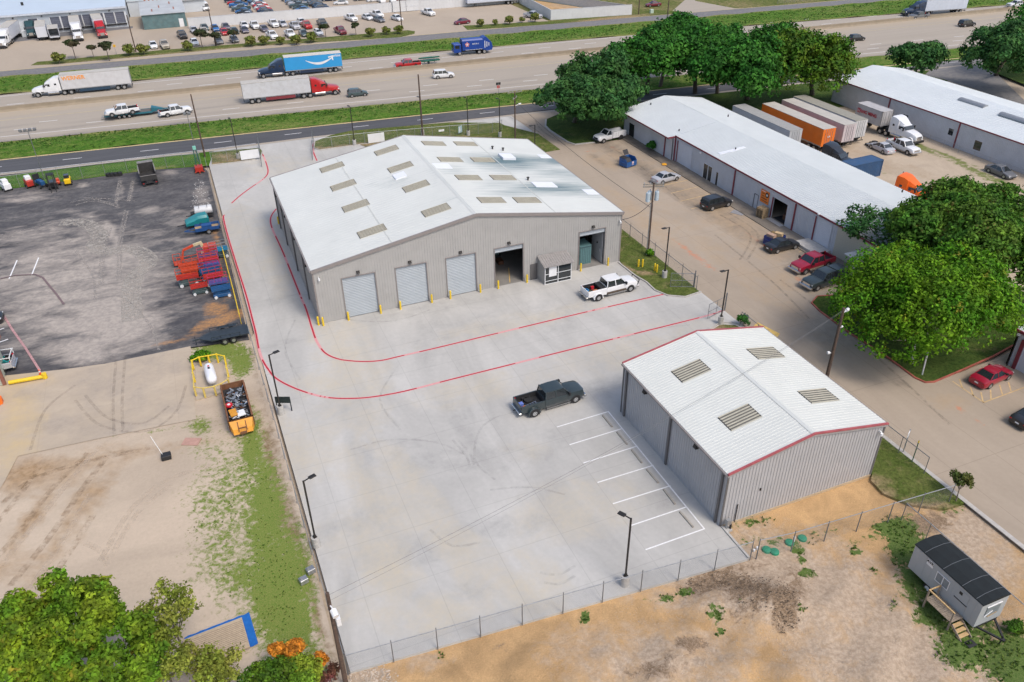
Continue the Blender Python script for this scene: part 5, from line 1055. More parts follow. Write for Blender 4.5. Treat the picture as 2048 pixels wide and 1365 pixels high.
# semi tractor: parts built once
def mk_semi():
    t = empty('semi_truck', (0, 0, 0))       # origin under the steer axle-to-drive midpoint; steer x=+2.9, drives x=-2.2,-3.5
    mb = MB(); mb.box(-4.2, 3.2, -.45, .45, .75, 1.0); mb.box(-3.9, -1.7, -.5, .5, 1.0, 1.15); mb.build('chassis', DARK, t)
    mb = MB()
    def rg(x, w, z0, z1, tw=.9): return [(x, -w, z0), (x, -w, z0+(z1-z0)*.7), (x, -w*tw, z1-.06), (x, -w*.5, z1), (x, w*.5, z1), (x, w*tw, z1-.06), (x, w, z0+(z1-z0)*.7), (x, w, z0)]
    mb.loft([rg(1.55, 1.06, 1.05, 2.08), rg(2.6, 1.0, 1.0, 1.95), (rg(3.5, .86, .95, 1.72)), (rg(3.85, .74, .85, 1.5))]); 
    for s in (-1, 1):
        n = 10; prof = [(2.9+.72*math.cos(math.pi*k/n), .58+.72*math.sin(math.pi*k/n)) for k in range(n+1)]
        mb.loft([[(x, s*.7, z) for x, z in prof]+[(x, s*.7, z-.06) for x, z in reversed(prof)], [(x, s*1.2, z-.04) for x, z in prof]+[(x, s*1.2, z-.1) for x, z in reversed(prof)]])
    mb.build('hood', [WHITE, BLACK], t, smooth=40)
    mb = MB(); mb.loft([rg(.0, 1.12, .95, 2.75, .92), rg(1.0, 1.12, .95, 2.72, .9), rg(1.12, 1.1, .95, 2.66, .86), rg(1.62, 1.06, .95, 2.12, .9)]); mb.build('cab', [WHITE, BLACK], t, smooth=30)
    mb = MB(); mb.loft([rg(-1.75, 1.2, 1.0, 3.6, .95), rg(-1.6, 1.22, 1.0, 3.72, .93), rg(-.7, 1.22, 1.0, 3.66, .9), rg(-.02, 1.2, 1.0, 3.32, .85), rg(.0, 1.12, 1.0, 2.9, .85)]);
    mb.loft([[(-.05, -1.0, 2.7), (-.05, -.9, 3.3), (-.05, .9, 3.3), (-.05, 1.0, 2.7)], [(.55, -.92, 2.7), (.55, -.8, 3.0), (.55, .8, 3.0), (.55, .92, 2.7)], [(.98, -.8, 2.7), (.98, -.7, 2.76), (.98, .7, 2.76), (.98, .8, 2.7)]]); mb.build('sleeper', [WHITE, BLACK], t, smooth=40)
    mb = MB(); mb.add([(1.16, -.98, 2.62), (1.16, .98, 2.62), (1.68, 1.0, 2.1), (1.68, -1.0, 2.1), (1.1, -.98, 2.6), (1.1, .98, 2.6), (1.6, 1.0, 2.06), (1.6, -1.0, 2.06)], [(0, 1, 2, 3), (4, 7, 6, 5), (0, 3, 7, 4), (1, 5, 6, 2), (0, 4, 5, 1), (3, 2, 6, 7)]); mb.build('windshield', GLASS, t)
    for s in (-1, 1):
        mb = MB(); mb.add([(.2, s*1.135, 2.0), (1.35, s*1.1, 2.0), (1.05, s*1.1, 2.5), (.2, s*1.115, 2.5)], [(0, 1, 2, 3)]); mb.build('side_window', GLASS, t)
        mb = MB(); mb.box(-1.1, -.7, min(s*1.21, s*1.235), max(s*1.21, s*1.235), 2.2, 2.55); mb.build('side_window', GLASS, t)
        mb = MB(); mb.cyl((-1.2, s*.95, .72), (.9, s*.95, .72), .31, n=14); mb.build('fuel_tank', CHROME, t, smooth=40)
        mb = MB(); mb.box(1.25, 1.38, min(s*1.15, s*1.42), max(s*1.15, s*1.42), 1.95, 2.55); mb.build('mirror', BLACK, t)
        mb = MB(); mb.box(3.55, 3.8, min(s*.62, s*.88), max(s*.62, s*.88), 1.1, 1.35); mb.build('headlight', CLEARL, t)
    mb = MB(); mb.box(3.78, 3.9, -.5, .5, .8, 1.5); mb.build('grille', CHROME, t)
    mb = MB(); mb.box(3.7, 4.0, -1.15, 1.15, .4, .78, bev=.05); mb.build('bumper', BLACK, t)
    mb = MB(); 
    for s in (-1, 1): mb.box(-1.86, -1.78, s*.5-.05, s*.5+.05, 1.0, 3.3)
    mb = MB(); mb.cyl((-1.9, .9, 1.0), (-1.9, .9, 3.7), .08, n=8); mb.build('exhaust_stack', CHROME, t)
    for s in (-1, 1): wheel(t, 2.9, s*1.16, .5, .28, .58)
    for x in (-2.2, -3.5):
        for s in (-1, 1): wheel(t, x, s*1.2, .5, .27, .58, dual=True)
    for s in (-1, 1):
        mb = MB(); mb.box(-4.25, -4.2, min(s*.5, s*1.15), max(s*.5, s*1.15), .3, 1.0); mb.build('mud_flap', BLACK, t)
    return t
def trailer_parts(t, x0, x1, col, skirt=None, top=4.1, bot=1.15, doors=True, roofcol=None, legs=True, W=1.28, rearw=True, colname='cargo_box'):
    """closed box trailer as children of t; x0 rear, x1 front"""
    mb = MB(); mb.box(x0, x1, -W, W, bot, top, 0)
    x = x0+.6
    while x < x1-.3:
        for s in (-1, 1): mb.box(x-.02, x+.02, min(s*W, s*(W+.012)), max(s*W, s*(W+.012)), bot+.1, top-.06, 0)
        x += 1.22
    mb.box(x0, x1, -W-.03, -W+.0, bot-.06, bot+.1, 2); mb.box(x0, x1, W, W+.03, bot-.06, bot+.1, 2); mb.box(x0-.02, x1+.02, -W-.02, W+.02, top-.05, top+.012, 1)
    if doors:
        mb.box(x0-.03, x0-.001, -.015, .015, bot, top-.1, 2)
        for y in (-.7, -.3, .3, .7): mb.box(x0-.06, x0-.001, y-.02, y+.02, bot+.05, top-.15, 2)
    mb.build(colname, [col, roofcol or paint('trailer_roof', (.44, .42, .38), .7, 0, .08, .8), GALV], t)
    mb = MB(); mb.box(x0+.1, x1-.1, -.5, .5, bot-.25, bot); mb.box(x0-.05, x0+.05, -1.1, 1.1, .5, .62); mb.box(x0, x0+.06, -.8, -.7, .55, bot); mb.box(x0, x0+.06, .7, .8, .55, bot)
    if legs:
        for s in (-1, 1): mb.box(x1-2.9, x1-2.75, s*.9-.06, s*.9+.06, .05 if legs == 2 else .35, bot)
    mb.build('underframe', DARK, t)
    if skirt:
        for s in (-1, 1): mb = MB(); mb.box(x0+4.3, x1-3.2, s*(W-.06)-.02, s*(W-.06)+.02, .45, bot); mb.build('side_skirt', skirt, t)
    if rearw:
        for dx in (1.55, 2.8):
            for s in (-1, 1): wheel(t, x0+dx, s*1.24, .5, .27, .58, dual=True, name='trailer_wheel')
def text_obj(parent, txt, size, mat, loc, ex, ey, name='lettering', extrude=.01, shear=0, bold=0):
    """text facing ex x ey; ex along the line of writing, ey up"""
    cu = bpy.data.curves.new('t', 'FONT'); cu.body = txt; cu.size = size; cu.extrude = extrude; cu.align_x = 'CENTER'; cu.align_y = 'CENTER'; cu.shear = shear; cu.offset = bold; cu.resolution_u = 3
    to = bpy.data.objects.new('t', cu); COL.objects.link(to)
    me = bpy.data.meshes.new_from_object(to.evaluated_get(bpy.context.evaluated_depsgraph_get()))
    bpy.data.objects.remove(to); me.name = name
    ex, ey = Vector(ex).normalized(), Vector(ey).normalized(); n = ex.cross(ey)
    M = Matrix(((ex.x, ey.x, n.x, loc[0]), (ex.y, ey.y, n.y, loc[1]), (ex.z, ey.z, n.z, loc[2]), (0, 0, 0, 1)))
    me.transform(M); me.materials.clear(); me.materials.append(mat)
    o = bpy.data.objects.new(name, me); COL.objects.link(o); o.parent = parent; return o
def semi_on(front, back, col, label, tcol=None, skirt=None, xr=-14.7, cat='truck', **k):
    a, b = P(*back), P(*front); d = (b-a).normalized(); n = Vector((-d.y, d.x, 0)); n = n if n.y > 0 else -n
    c = b-d*2.9+n*1.2
    o = spawn('semi_truck', (c.x, c.y, 0), math.atan2(d.y, d.x), col, label, cat)
    if tcol: trailer_parts(o, xr, -2.0, tcol, skirt, **k)
    return o
semi = semi_on((77.5, 196), (249, 179.5), CW, 'white tractor unit with a white trailer carrying orange lettering on its side', paint('white_trailer_side', (.56, .56, .57), .45, 0, .05, .6, .2), paint('navy_skirt', (.02, .05, .09), .5), xr=-15.4)
text_obj(semi, 'WERNER', 1.1, paint('orange_lettering', (.8, .28, .02), .5), (-4.6, 1.295, 3.35), (-1, 0, 0), (0, 0, 1), bold=.025)
semi = semi_on((528, 158), (671.5, 144.5), CN, 'navy tractor unit with a sky blue trailer carrying a white curved arrow', paint('sky_blue_trailer_side', (.035, .30, .62), .4, 0, .04, .6), CN, xr=-14.6, roofcol=paint('pale_trailer_roof', (.55, .52, .47), .7))
mb = MB(); pts = []
for k in range(15):
    t = k/14; x = -6.6-6.0*t; z = 3.35-1.25*math.sin(math.pi*(t*.86+.07))+.25*t; w = .04+.2*math.sin(math.pi*t)+.05*t; pts.append((x, z, w))
vs = [(x, 1.296, z+w) for x, z, w in pts]+[(x, 1.296, z-w) for x, z, w in pts]; n = len(pts)
mb.add(vs, [(i, i+1, n+i+1, n+i) for i in range(n-1)])
mb.add([(-11.6, 1.297, 3.5), (-12.7, 1.297, 3.75), (-12.75, 1.297, 2.65), (-12.45, 1.297, 2.75), (-12.4, 1.297, 3.4), (-11.7, 1.297, 3.25)], [(0, 1, 4, 5), (1, 2, 3, 4)])
mb.build('arrow_emblem', WHITE, semi)
text_obj(semi, 'prime', .75, WHITE, (-13.5, 1.295, 3.62), (-1, 0, 0), (0, 0, 1), bold=.015)
semi = semi_on((671.5, 191), (502, 209), CR, 'red tractor unit pulling a ribbed white trailer to the right', paint('white_ribbed_trailer', (.53, .54, .56), .45, 0, .07, .5, .25), paint('dark_red_skirt', (.2, .03, .04), .5), xr=-15.3)
semi = semi_on((1817, 34), (1953.5, 24.5), CN, 'dark blue tractor unit with a plain pale trailer at the top right', paint('pale_blue_white_trailer', (.52, .57, .65), .45, 0, .05, .5, .1), None, xr=-15.5)
# concrete median barrier
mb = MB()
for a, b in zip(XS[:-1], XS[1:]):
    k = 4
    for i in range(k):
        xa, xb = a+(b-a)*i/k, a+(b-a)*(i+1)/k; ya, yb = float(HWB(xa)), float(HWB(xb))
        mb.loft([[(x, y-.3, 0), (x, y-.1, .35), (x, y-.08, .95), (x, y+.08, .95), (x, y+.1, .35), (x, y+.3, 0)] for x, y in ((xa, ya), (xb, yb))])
tag(mb.build('median_barrier', paint('shaded_barrier_concrete', (.27, .225, .165), .9, 0, .12, .5)), 'long low concrete barrier between the two directions of the highway', 'barrier')  # brown grey base colour takes in the dark of the shaded near face
# car hauler trailer with ramps
a, b = P(245, 246), P(309, 232); d = Vector((1, -.05, 0)).normalized(); T = empty('flatbed_trailer', (-9.6, 170.6, 0), math.atan2(d.y, d.x), 'low teal flatbed trailer with three axles carrying a white pickup', 'trailer')
TE = paint('teal_steel', (.02, .13, .17), .5, 0, .15, 1)
mb = MB(); mb.box(-5.2, 3.4, -1.1, 1.1, .62, .75); mb.build('deck', paint('dull_deck', (.12, .11, .1), .8), T)
mb = MB(); mb.box(-5.2, 3.4, -1.2, -1.1, .5, .8); mb.box(-5.2, 3.4, 1.1, 1.2, .5, .8); mb.build('side_rail', TE, T)
mb = MB(); mb.bar((3.4, -1.0, .7), (6.2, 0, .75), .16); mb.bar((3.4, 1.0, .7), (6.2, 0, .75), .16); mb.box(3.3, 3.6, -1.0, 1.0, .6, 1.35); mb.build('tow_frame', TE, T)
mb = MB(); mb.add([(3.5, -1, 1.3), (3.5, 1, 1.3), (5.3, .4, .9), (5.3, -.4, .9), (3.5, -1, .8), (3.5, 1, .8), (5.3, .4, .8), (5.3, -.4, .8)], [(0, 1, 2, 3), (0, 3, 7, 4), (1, 5, 6, 2), (2, 6, 7, 3)]); mb.build('front_cover', TE, T)
for x in (-2.6, -1.7, -.8):
    for s in (-1, 1): wheel(T, x, s*1.42, .38, .22, .6)
for s in (-1, 1): mb = MB(); mb.bar((-5.2, s*.7, .7), (-5.9, s*.7, .2), .4, .06); mb.build('ramp', GALV, T)
# boat trailer behind the red pickup
a = P(861, 131.5); T = empty('boat_trailer', (a.x, a.y+.8, 0), R(180-3), 'small trailer with two stacked green canoes behind the bright red pickup', 'boat trailer')
mb = MB(); mb.bar((-1.8, 0, .45), (2.6, 0, .45), .1); mb.bar((0, -.7, .4), (0, .7, .4), .1)
for x in (-1.2, 1.2): mb.bar((x, 0, .45), (x, 0, 1.4), .08); mb.bar((x, -.8, .75), (x, .8, .75), .07); mb.bar((x, -.8, 1.35), (x, .8, 1.35), .07)
mb.build('frame', GALV, T)
for s in (-1, 1): wheel(T, 0, s*.8, .3, .18)
for (y, z) in ((-.42, .8), (.42, .8), (0, 1.42)):
    mb = MB(); mb.loft([[(x, y-w, z+.32), (x, y-w*.8, z+.1), (x, y, z+h), (x, y+w*.8, z+.1), (x, y+w, z+.32)] for x, w, h in ((-2.5, .03, .3), (-1.9, .25, .05), (0, .4, 0), (1.9, .25, .05), (2.5, .03, .3))]); mb.build('canoe', paint('green_canoe', (.01, .12, .07), .4), T, smooth=True)
# garbage truck
a, b = P(968, 108), P(918, 112.5); d = (b-a).normalized(); c = (a+b)/2+Vector((0, 1.2, 0))
T = empty('garbage_truck', (c.x, c.y, 0), math.atan2(d.y, d.x), 'blue refuse truck with a flower emblem on the far lanes of the highway', 'garbage truck')
GB = paint('royal_blue_truck', (.01, .05, .26), .4, 0, .1, 1)
mb = MB(); mb.box(2.4, 4.2, -1.2, 1.2, .7, 2.7, bev=.12); mb.build('cab', GB, T)
mb = MB(); mb.box(4.15, 4.23, -1.05, 1.05, 1.6, 2.5); mb.build('windshield', GLASS, T)
for s in (-1, 1): mb = MB(); mb.box(2.8, 3.9, min(s*1.2, s*1.22), max(s*1.2, s*1.22), 1.65, 2.4); mb.build('side_window', GLASS, T)
mb = MB(); mb.box(-5, 4.0, -.45, .45, .7, 1.0); mb.build('chassis', DARK, T)
mb = MB(); mb.loft([[(x, -1.25, 1.15), (x, -1.25, 3.3), (x, -1.0, 3.6), (x, 1.0, 3.6), (x, 1.25, 3.3), (x, 1.25, 1.15)] for x in (-3.0, 2.1)]); mb.build('hopper_body', GB, T)
mb = MB(); mb.extr([(-3.02, 1.0), (-3.02, 3.7), (-3.9, 3.9), (-5.2, 2.6), (-5.5, 1.5), (-5.3, .8), (-4.2, .7)], -1.2, 1.2); mb.build('tailgate', GB, T)
for s in (-1, 1):
    mb = MB()
    for k in range(3): mb.box(-3.6-k*.5, -3.45-k*.5, min(s*1.2, s*1.24), max(s*1.2, s*1.24), 1.4+.2*k, 3.0-.2*k)
    mb.box(-2.8, 1.4, min(s*1.25, s*1.27), max(s*1.25, s*1.27), 1.18, 1.24)
    mb.build('trim_marks', WHITE, T)
mb = MB()
for k in range(5):
    t = 2*math.pi*k/5+.3; mb.cyl((.9+.34*math.cos(t), 1.255, 2.45+.34*math.sin(t)), (.9+.34*math.cos(t), 1.275, 2.45+.34*math.sin(t)), .2, n=8, m=0)
mb.cyl((.9, 1.255, 2.45), (.9, 1.285, 2.45), .18, n=8, m=1); mb.build('flower_emblem', [paint('pink_petal', (.6, .25, .25), .6), WHITE], T)
text_obj(T, 'REPUBLIC', .4, WHITE, (-1.2, 1.262, 2.5), (-1, 0, 0), (0, 0, 1))
for s in (-1, 1): wheel(T, 2.8, s*1.18, .5, .3)
for x in (-2.1, -3.4):
    for s in (-1, 1): wheel(T, x, s*1.2, .5, .27, dual=True)
# pickup extras: headache rack
# ---- trailers parked on the gravel
def parked_trailer(u, vr, L, col, label, roofcol=None, top=4.1, rearw=True):
    T = empty('box_trailer', (u, vr, 0), R(90), label, 'trailer'); trailer_parts(T, 0, L, col, top=top, legs=2, rearw=rearw, roofcol=roofcol); return T
parked_trailer(91.4, 100.7, 15.6, paint('pale_grey_trailer', (.42, .44, .46), .5, 0, .06, .6, .2), 'pale grey box trailer parked closest to the long warehouse', paint('dull_grey_roof', (.30, .30, .29), .8))
T = parked_trailer(96.9, 99.1, 16.0, paint('bright_orange_trailer', (.72, .16, .01), .5, 0, .08, .6, .1), 'bright orange box trailer parked in the row on gravel')
text_obj(T, 'UP', .45, WHITE, (-.07, 0, 2.7), (0, -1, 0), (0, 0, 1))
parked_trailer(101.5, 99.4, 16.1, paint('pinkish_white_trailer', (.52, .46, .47), .5, 0, .06, .6, .15), 'pinkish white box trailer, second from the far end of the parked row')
parked_trailer(104.75, 100.35, 16.0, paint('off_white_trailer', (.55, .55, .55), .5, 0, .06, .6, .25), 'dusty white box trailer farthest from the warehouse, loose tyres at its foot', paint('weathered_brown_roof', (.27, .26, .22), .8))
for k, (x, y, z) in enumerate(((105.9, 99.0, 0), (107.0, 99.3, 0), (107.2, 98.9, .26))):
    mb = MB(); mb.cyl((0, 0, 0), (0, 0, .26), .5, n=16); mb.cyl((0, 0, .255), (0, 0, .27), .28, n=12, m=1)
    thing_at('loose_tyre', mb, [RUBBER, BLACK if k else RIM], (x, y, z), 0, ['truck wheel with a rim lying behind the parked trailers', 'bare truck tyre lying flat on the gravel', 'bare truck tyre lying on top of another'][k], 'tyre')
# white tractor with a container chassis
T = spawn('semi_truck', (113.2, 99.3, 0), R(-88), CW, 'white sleeper tractor unit coupled to a grey container on gravel', 'truck')
CONT = paint('grey_container', (.42, .41, .41), .55, 0, .08, 1, .25)
def container(name, mat, L, label, loc, rz, W=1.22, H=2.6, z0=0):
    t = empty(name, loc, rz, label, 'shipping container'); mb = MB(); prof = []
    x = 0
    while x < L-.01:
        for a, b in ((0, 0), (.07, -.04), (.17, -.04), (.24, 0)): prof.append((x+a, b))
        x += .28
    ring = lambda z: [(px_, -W-q, z) for px_, q in prof]+[(L, -W, z), (L, W, z)]+[(px_, W+q, z) for px_, q in reversed(prof)]
    mb.loft([ring(z0+.1), ring(z0+H-.1)]); mb.build('corrugated_wall', mat, t)
    mb = MB()
    for x in (0, L-.12):
        for y in (-W-.0, W-.1): mb.box(x, x+.14, y-.02, y+.14, z0, z0+H)
    for z in (z0, z0+H-.12):
        for y in (-W-.02, W-.08): mb.box(0, L, y, y+.12, z, z+.12)
        for x in (0, L-.1): mb.box(x, x+.12, -W, W, z, z+.12)
    mb.build('corner_frame', mat, t)
    mb = MB(); mb.box(.1, L-.1, -W+.1, W-.1, z0+H-.1, z0+H-.03)
    mb.build('top_panel', mat, t)
    mb = MB()
    for y in (-.8, -.35, .35, .8): mb.cyl((-.04, y, z0+.15), (-.04, y, z0+H-.15), .025, n=6)
    mb.build('door_bar', GALV, t); return t
ct = container('container', CONT, 6.1, 'grey container with red lettering riding behind the white tractor unit', (112.4, 102.35, 0), R(90), z0=1.5)
text_obj(ct, 'YANG MING', .8, paint('red_lettering', (.4, .02, .04), .5), (3.35, 1.28, 2.95), (-1, 0, 0), (0, 0, 1), bold=.02)
mb = MB(); mb.box(5.0, 5.75, 1.262, 1.275, 2.6, 3.35, 0); mb.box(5.1, 5.3, 1.277, 1.28, 2.7, 3.25, 1); mb.box(5.45, 5.65, 1.277, 1.28, 2.7, 3.25, 1); mb.build('emblem', [paint('red_lettering', (.4, .02, .04), .5), CONT], ct)
mb = MB(); mb.box(0, 6.1, -.5, .5, 1.15, 1.49); mb.box(0, .3, -1.1, 1.1, 1.2, 1.49)
T2 = empty('container_chassis', (112.4, 102.35, 0), R(90), 'dark wheeled chassis under the grey lettered container', 'trailer'); mb.build('frame', DARK, T2)
for x in (4.4, 5.6):
    for s in (-1, 1): wheel(T2, x, s*1.2, .5, .27, .58)
# black tractor, blue container, orange tractor beyond the roof
T = spawn('semi_truck', (93.3, 93.2, 0), R(-75), CK, 'black tractor unit half hidden behind the long warehouse roof', 'truck')
cb = container('container', paint('deep_blue_container', (.025, .075, .17), .55, 0, .12, 1, .15), 6.1, 'deep blue corrugated container behind the long warehouse roof', (97.4, 88.6, 0), R(182))
text_obj(cb, 'CMA', .42, WHITE, (-.0, -1.0, 2.0), (0, 0, -1), (0, 1, 0)) if False else None
mb = MB()
for k in range(4): mb.box(.4, .46, -1.27, -1.262, .5+k*.5, .8+k*.5)
T = spawn('semi_truck', (93.7, 78.2, 0), R(-72), paint('vivid_orange_cab', (.8, .13, .005), .35, 0, .05, 1), 'vivid orange tractor unit seen over the warehouse roof beside the big tree', 'truck')
# dumpsters
def dumpster(loc, rz, col, label, junk=False):
    t = empty('dumpster', loc, rz, label, 'dumpster')
    mb = MB(); prof = [(-.9, .15), (.9, .15), (.9, 1.0), (.45, 1.45), (-.9, 1.45)]
    if junk: prof = [(-.9, .15), (.9, .15), (.9, 1.25), (-.9, 1.25)]
    th = .05
    mb.extr([(x*1.0, z) for x, z in prof], -1.1, -1.1+th); mb.extr(prof, 1.1-th, 1.1)
    zt = prof[2][1]; mb.box(-.9, -.85, -1.05, 1.05, .15, prof[-1][1]); mb.box(.85, .9, -1.05, 1.05, .15, zt); mb.box(-.85, .85, -1.05, 1.05, .15, .2)
    for s in (-1, 1): mb.box(-.6, .6, min(s*1.1, s*1.22), max(s*1.1, s*1.22), .7, .85)
    for x in (-.6, 0, .6): mb.box(.9, .93, x*1.2-.04, x*1.2+.04, .2, zt-.05)
    mb.build('bin_body', col, t)
    if not junk:
        mb = MB(); mb.box(-.95, .42, -1.12, -.05, 1.46, 1.5); mb.bar((.42, -.58, 1.48), (.92, -.58, 1.03), .95, .05); mb.build('lid', BLACK, t)
        mb = MB(); mb.bar((-.95, .55, 1.5), (-1.4, .55, 2.2), 1.0, .05); mb.build('lid', BLACK, t)
    mb = MB(); mb.cyl((.932, .2, .75), (.945, .2, .75), .22, n=10); mb.box(.932, .94, -.05, .45, .38, .46); mb.build('sticker', paint('pale_sticker', (.6, .45, .48), .6), t)
    return t
dumpster((64.0, 107.3, .0), R(-75), paint('blue_dumpster', (.012, .085, .27), .5, 0, .15, 2, .15), 'blue dumpster with an open black lid standing across the street')
dumpster((67.2, 74.4, .0), R(-75), paint('navy_dumpster', (.012, .03, .16), .5, 0, .15, 2, .1), 'navy open dumpster piled with cardboard beside the black sedan', True)
for k, (dx, dy, s, c, l) in enumerate(((-.5, .1, .55, (.42, .28, .2), 'flattened cardboard carton on top of the navy dumpster'), (.4, -.2, .5, (.5, .36, .2), 'tan carton heaped in the navy dumpster'), (.2, .5, .4, (.22, .15, .06), 'brown leafy rubbish sack in the navy dumpster'))):
    mb = MB(); mb.box(-s, s, -s*.6, s*.6, -.6, .3+.15*k) if k < 2 else mb.ico((0, 0, 0), s*1.2, 0, .8, 5, .15)
    thing_at(['cardboard_box', 'cardboard_box', 'rubbish_sack'][k], mb, paint('card%d' % k, c, .8, 0, .2, 3), (67.2+dx, 74.4+dy, 1.2), R(-75+k*14), l, ['box', 'box', 'rubbish'][k])
# service truck by the corner tree
a, b = P(1241.5, 280), P(1207.7, 287.5); d = (b-a).normalized(); c = (a+b)/2+Vector((-d.y, d.x, 0))*-1.0
T = empty('utility_truck', (c.x, c.y, 0), math.atan2(d.y, d.x), 'white service truck with side lockers parked by the corner trees', 'utility truck')
mb = MB(); mb.loft([ring_body(x, w, z, q, .25, .06) for x, w, z, q in ((.0, .97, 1.28, .42), (.3, .98, 1.28, .42), (1.0, .98, 1.29, .42), (1.3, .97, 1.32, .42), (2.4, .95, 1.22, .42), (2.75, .88, 1.1, .45), (2.85, .8, .95, .5))]); 
for s in (-1, 1): arch(mb, 1.82, s*.975, .46)
mb.build('body', [CW, BLACK], T, smooth=38); greenhouse(T, (.05, 1.3), (.15, .62), 1.24, 1.93, .9, .74, CW, pill=.09)
mb = MB()
for s in (-1, 1): mb.box(-2.9, -.05, min(s*.62, s*1.05), max(s*.62, s*1.05), .6, 1.55); 
mb.box(-2.85, -.05, -.62, .62, .6, .85); mb.box(-2.9, -2.82, -.62, .62, .6, 1.35)
for s in (-1, 1):
    arch(mb, -1.82, s*1.05, .48); 
    for x in (-2.7, -1.2, -.7): mb.box(x-.01, x+.01, min(s*1.05, s*1.06), max(s*1.05, s*1.06), .7, 1.5, 1)
mb.build('service_body', [CW, BLACK], T)
mb = MB(); mb.box(2.8, 3.0, -.95, .95, .42, .66, bev=.04); mb.box(2.8, 2.88, -.55, .55, .7, 1.0); mb.build('bumper', BLACK, T); lights(T, 2.78, -2.87, .84, .92, 1.0, .18, .22, True)
for x in (-1.82, 1.82):
    for s in (-1, 1): wheel(T, x, s*1.0, .4, .24, .56)
# ------------------------------------------------------------------ far buildings, fence and parked cars
def mk_far(kind):
    root = empty('parked_car' if kind == 'far_sedan' else 'parked_pickup', (0, 0, 0)); pk = kind == 'far_pickup'
    W = .92 if not pk else .98; r = .34 if not pk else .39; wb = 2.75 if not pk else 3.6; zb = .22 if not pk else .35; belt = .95 if not pk else 1.2
    L0, L1 = (-2.35, 2.3) if not pk else (-2.9, 2.8)
    mb = MB()
    if pk:
        mb.loft([ring_body(x, w, z, zb, .2, .06) for x, w, z in ((-1.1, W, belt), (1.2, W, belt+.02), (L1-.3, W*.95, belt-.06), (L1, W*.82, belt-.35))])
        for s in (-1, 1): mb.box(L0, -1.12, min(s*W*.84, s*W), max(s*W*.84, s*W), .55, belt-.02)
        mb.box(L0, L0+.08, -W*.84, W*.84, .55, belt-.03); mb.box(L0+.1, -1.12, -W*.83, W*.83, .7, .78, 1)
    else: mb.loft([ring_body(x, w, z, zb) for x, w, z in ((L0, W*.8, .62), (L0+.15, W*.94, .9), (-1.7, W, .98), (1.1, W, .94), (1.8, W*.96, .84), (L1-.1, W*.85, .68), (L1, W*.7, .55))])
    mb.build('body', [WHITE, BLACK], root, smooth=38)
    if pk: greenhouse(root, (-1.05, 1.15), (-.9, .5), belt-.04, 1.84, W*.9, W*.74, WHITE, pill=.09)
    else: greenhouse(root, (-1.75, 1.1), (-1.1, .25), belt-.06, 1.46, W*.9, W*.68, WHITE)
    for x in (-wb/2, wb/2):
        for s in (-1, 1):
            mb = MB(); y = s*(W+.01); mb.cyl((x, y, r), (x, y-s*.2, r), r, n=12, m=0); mb.cyl((x, y+s*.005, r), (x, y-s*.01, r), r*.6, n=10, m=1); mb.build('wheel', [RUBBER, RIM], root)
    for s in (-1, 1):
        mb = MB(); mb.box(L1-.2, L1-.02, min(s*W*.5, s*W*.8), max(s*W*.5, s*W*.8), belt-.42, belt-.3); mb.build('headlight', CLEARL, root)
    mb = MB(); mb.box(L1-.06, L1+.02, -.4, .4, belt-.6, belt-.42); mb.build('grille', BLACK, root)
    return root
LOTCARS = [ # px, py of the ground point under the middle of the nose-to-camera car, kind, colour, text
 (308, 99, 's', CW, 'white'), (331, 99, 'p', CT, 'beige'), (366.5, 79, 'p', CK, 'black'), (390, 68, 's', CS, 'silver'), (411, 63, 's', CSL, 'slate'), (410, 73, 'p', CT, 'tan'),
 (432.5, 64, 's', CB, 'blue'), (454, 61, 's', CPURP, 'violet grey'), (451, 72, 's', CR, 'red'), (471.5, 70, 's', CSL, 'dark green'), (391, 93, 's', CW, 'white'), (440, 90, 's', CG, 'charcoal'), (471, 87, 's', CG, 'grey'),
 (491, 58, 's', CW, 'white'), (491.5, 68, 's', CPURP, 'plum grey'), (512, 59.5, 'p', CW, 'white'), (531, 65.5, 's', CPURP, 'dark plum'), (550, 56, 'p', CW, 'white'), (568.5, 55.5, 's', CS, 'silver'), (593, 60.5, 'p', CS, 'silver'),
 (547.5, 80, 'p', CW, 'white'), (583.5, 77, 'p', CW, 'white'), (606, 51, 's', CW, 'pale'), (617, 59, 'p', CR, 'red'), (648.5, 55, 'p', CDG, 'dark'), (610.5, 75, 's', CSL, 'teal grey'), (640.5, 73, 's', CW, 'white'), (685, 70.5, 'p', CM, 'dark maroon'),
 (706, 44.5, 'p', CW, 'white'), (739, 42, 's', CW, 'white'), (758, 37, 'p', CW, 'white'), (762.5, 46.5, 's', CG, 'grey'), (798.5, 43.5, 's', CW, 'white'), (861.5, 33, 'p', CW, 'white'), (929.5, 51, 's', CM, 'maroon'), (1072.5, 39, 'p', CS, 'silver')]
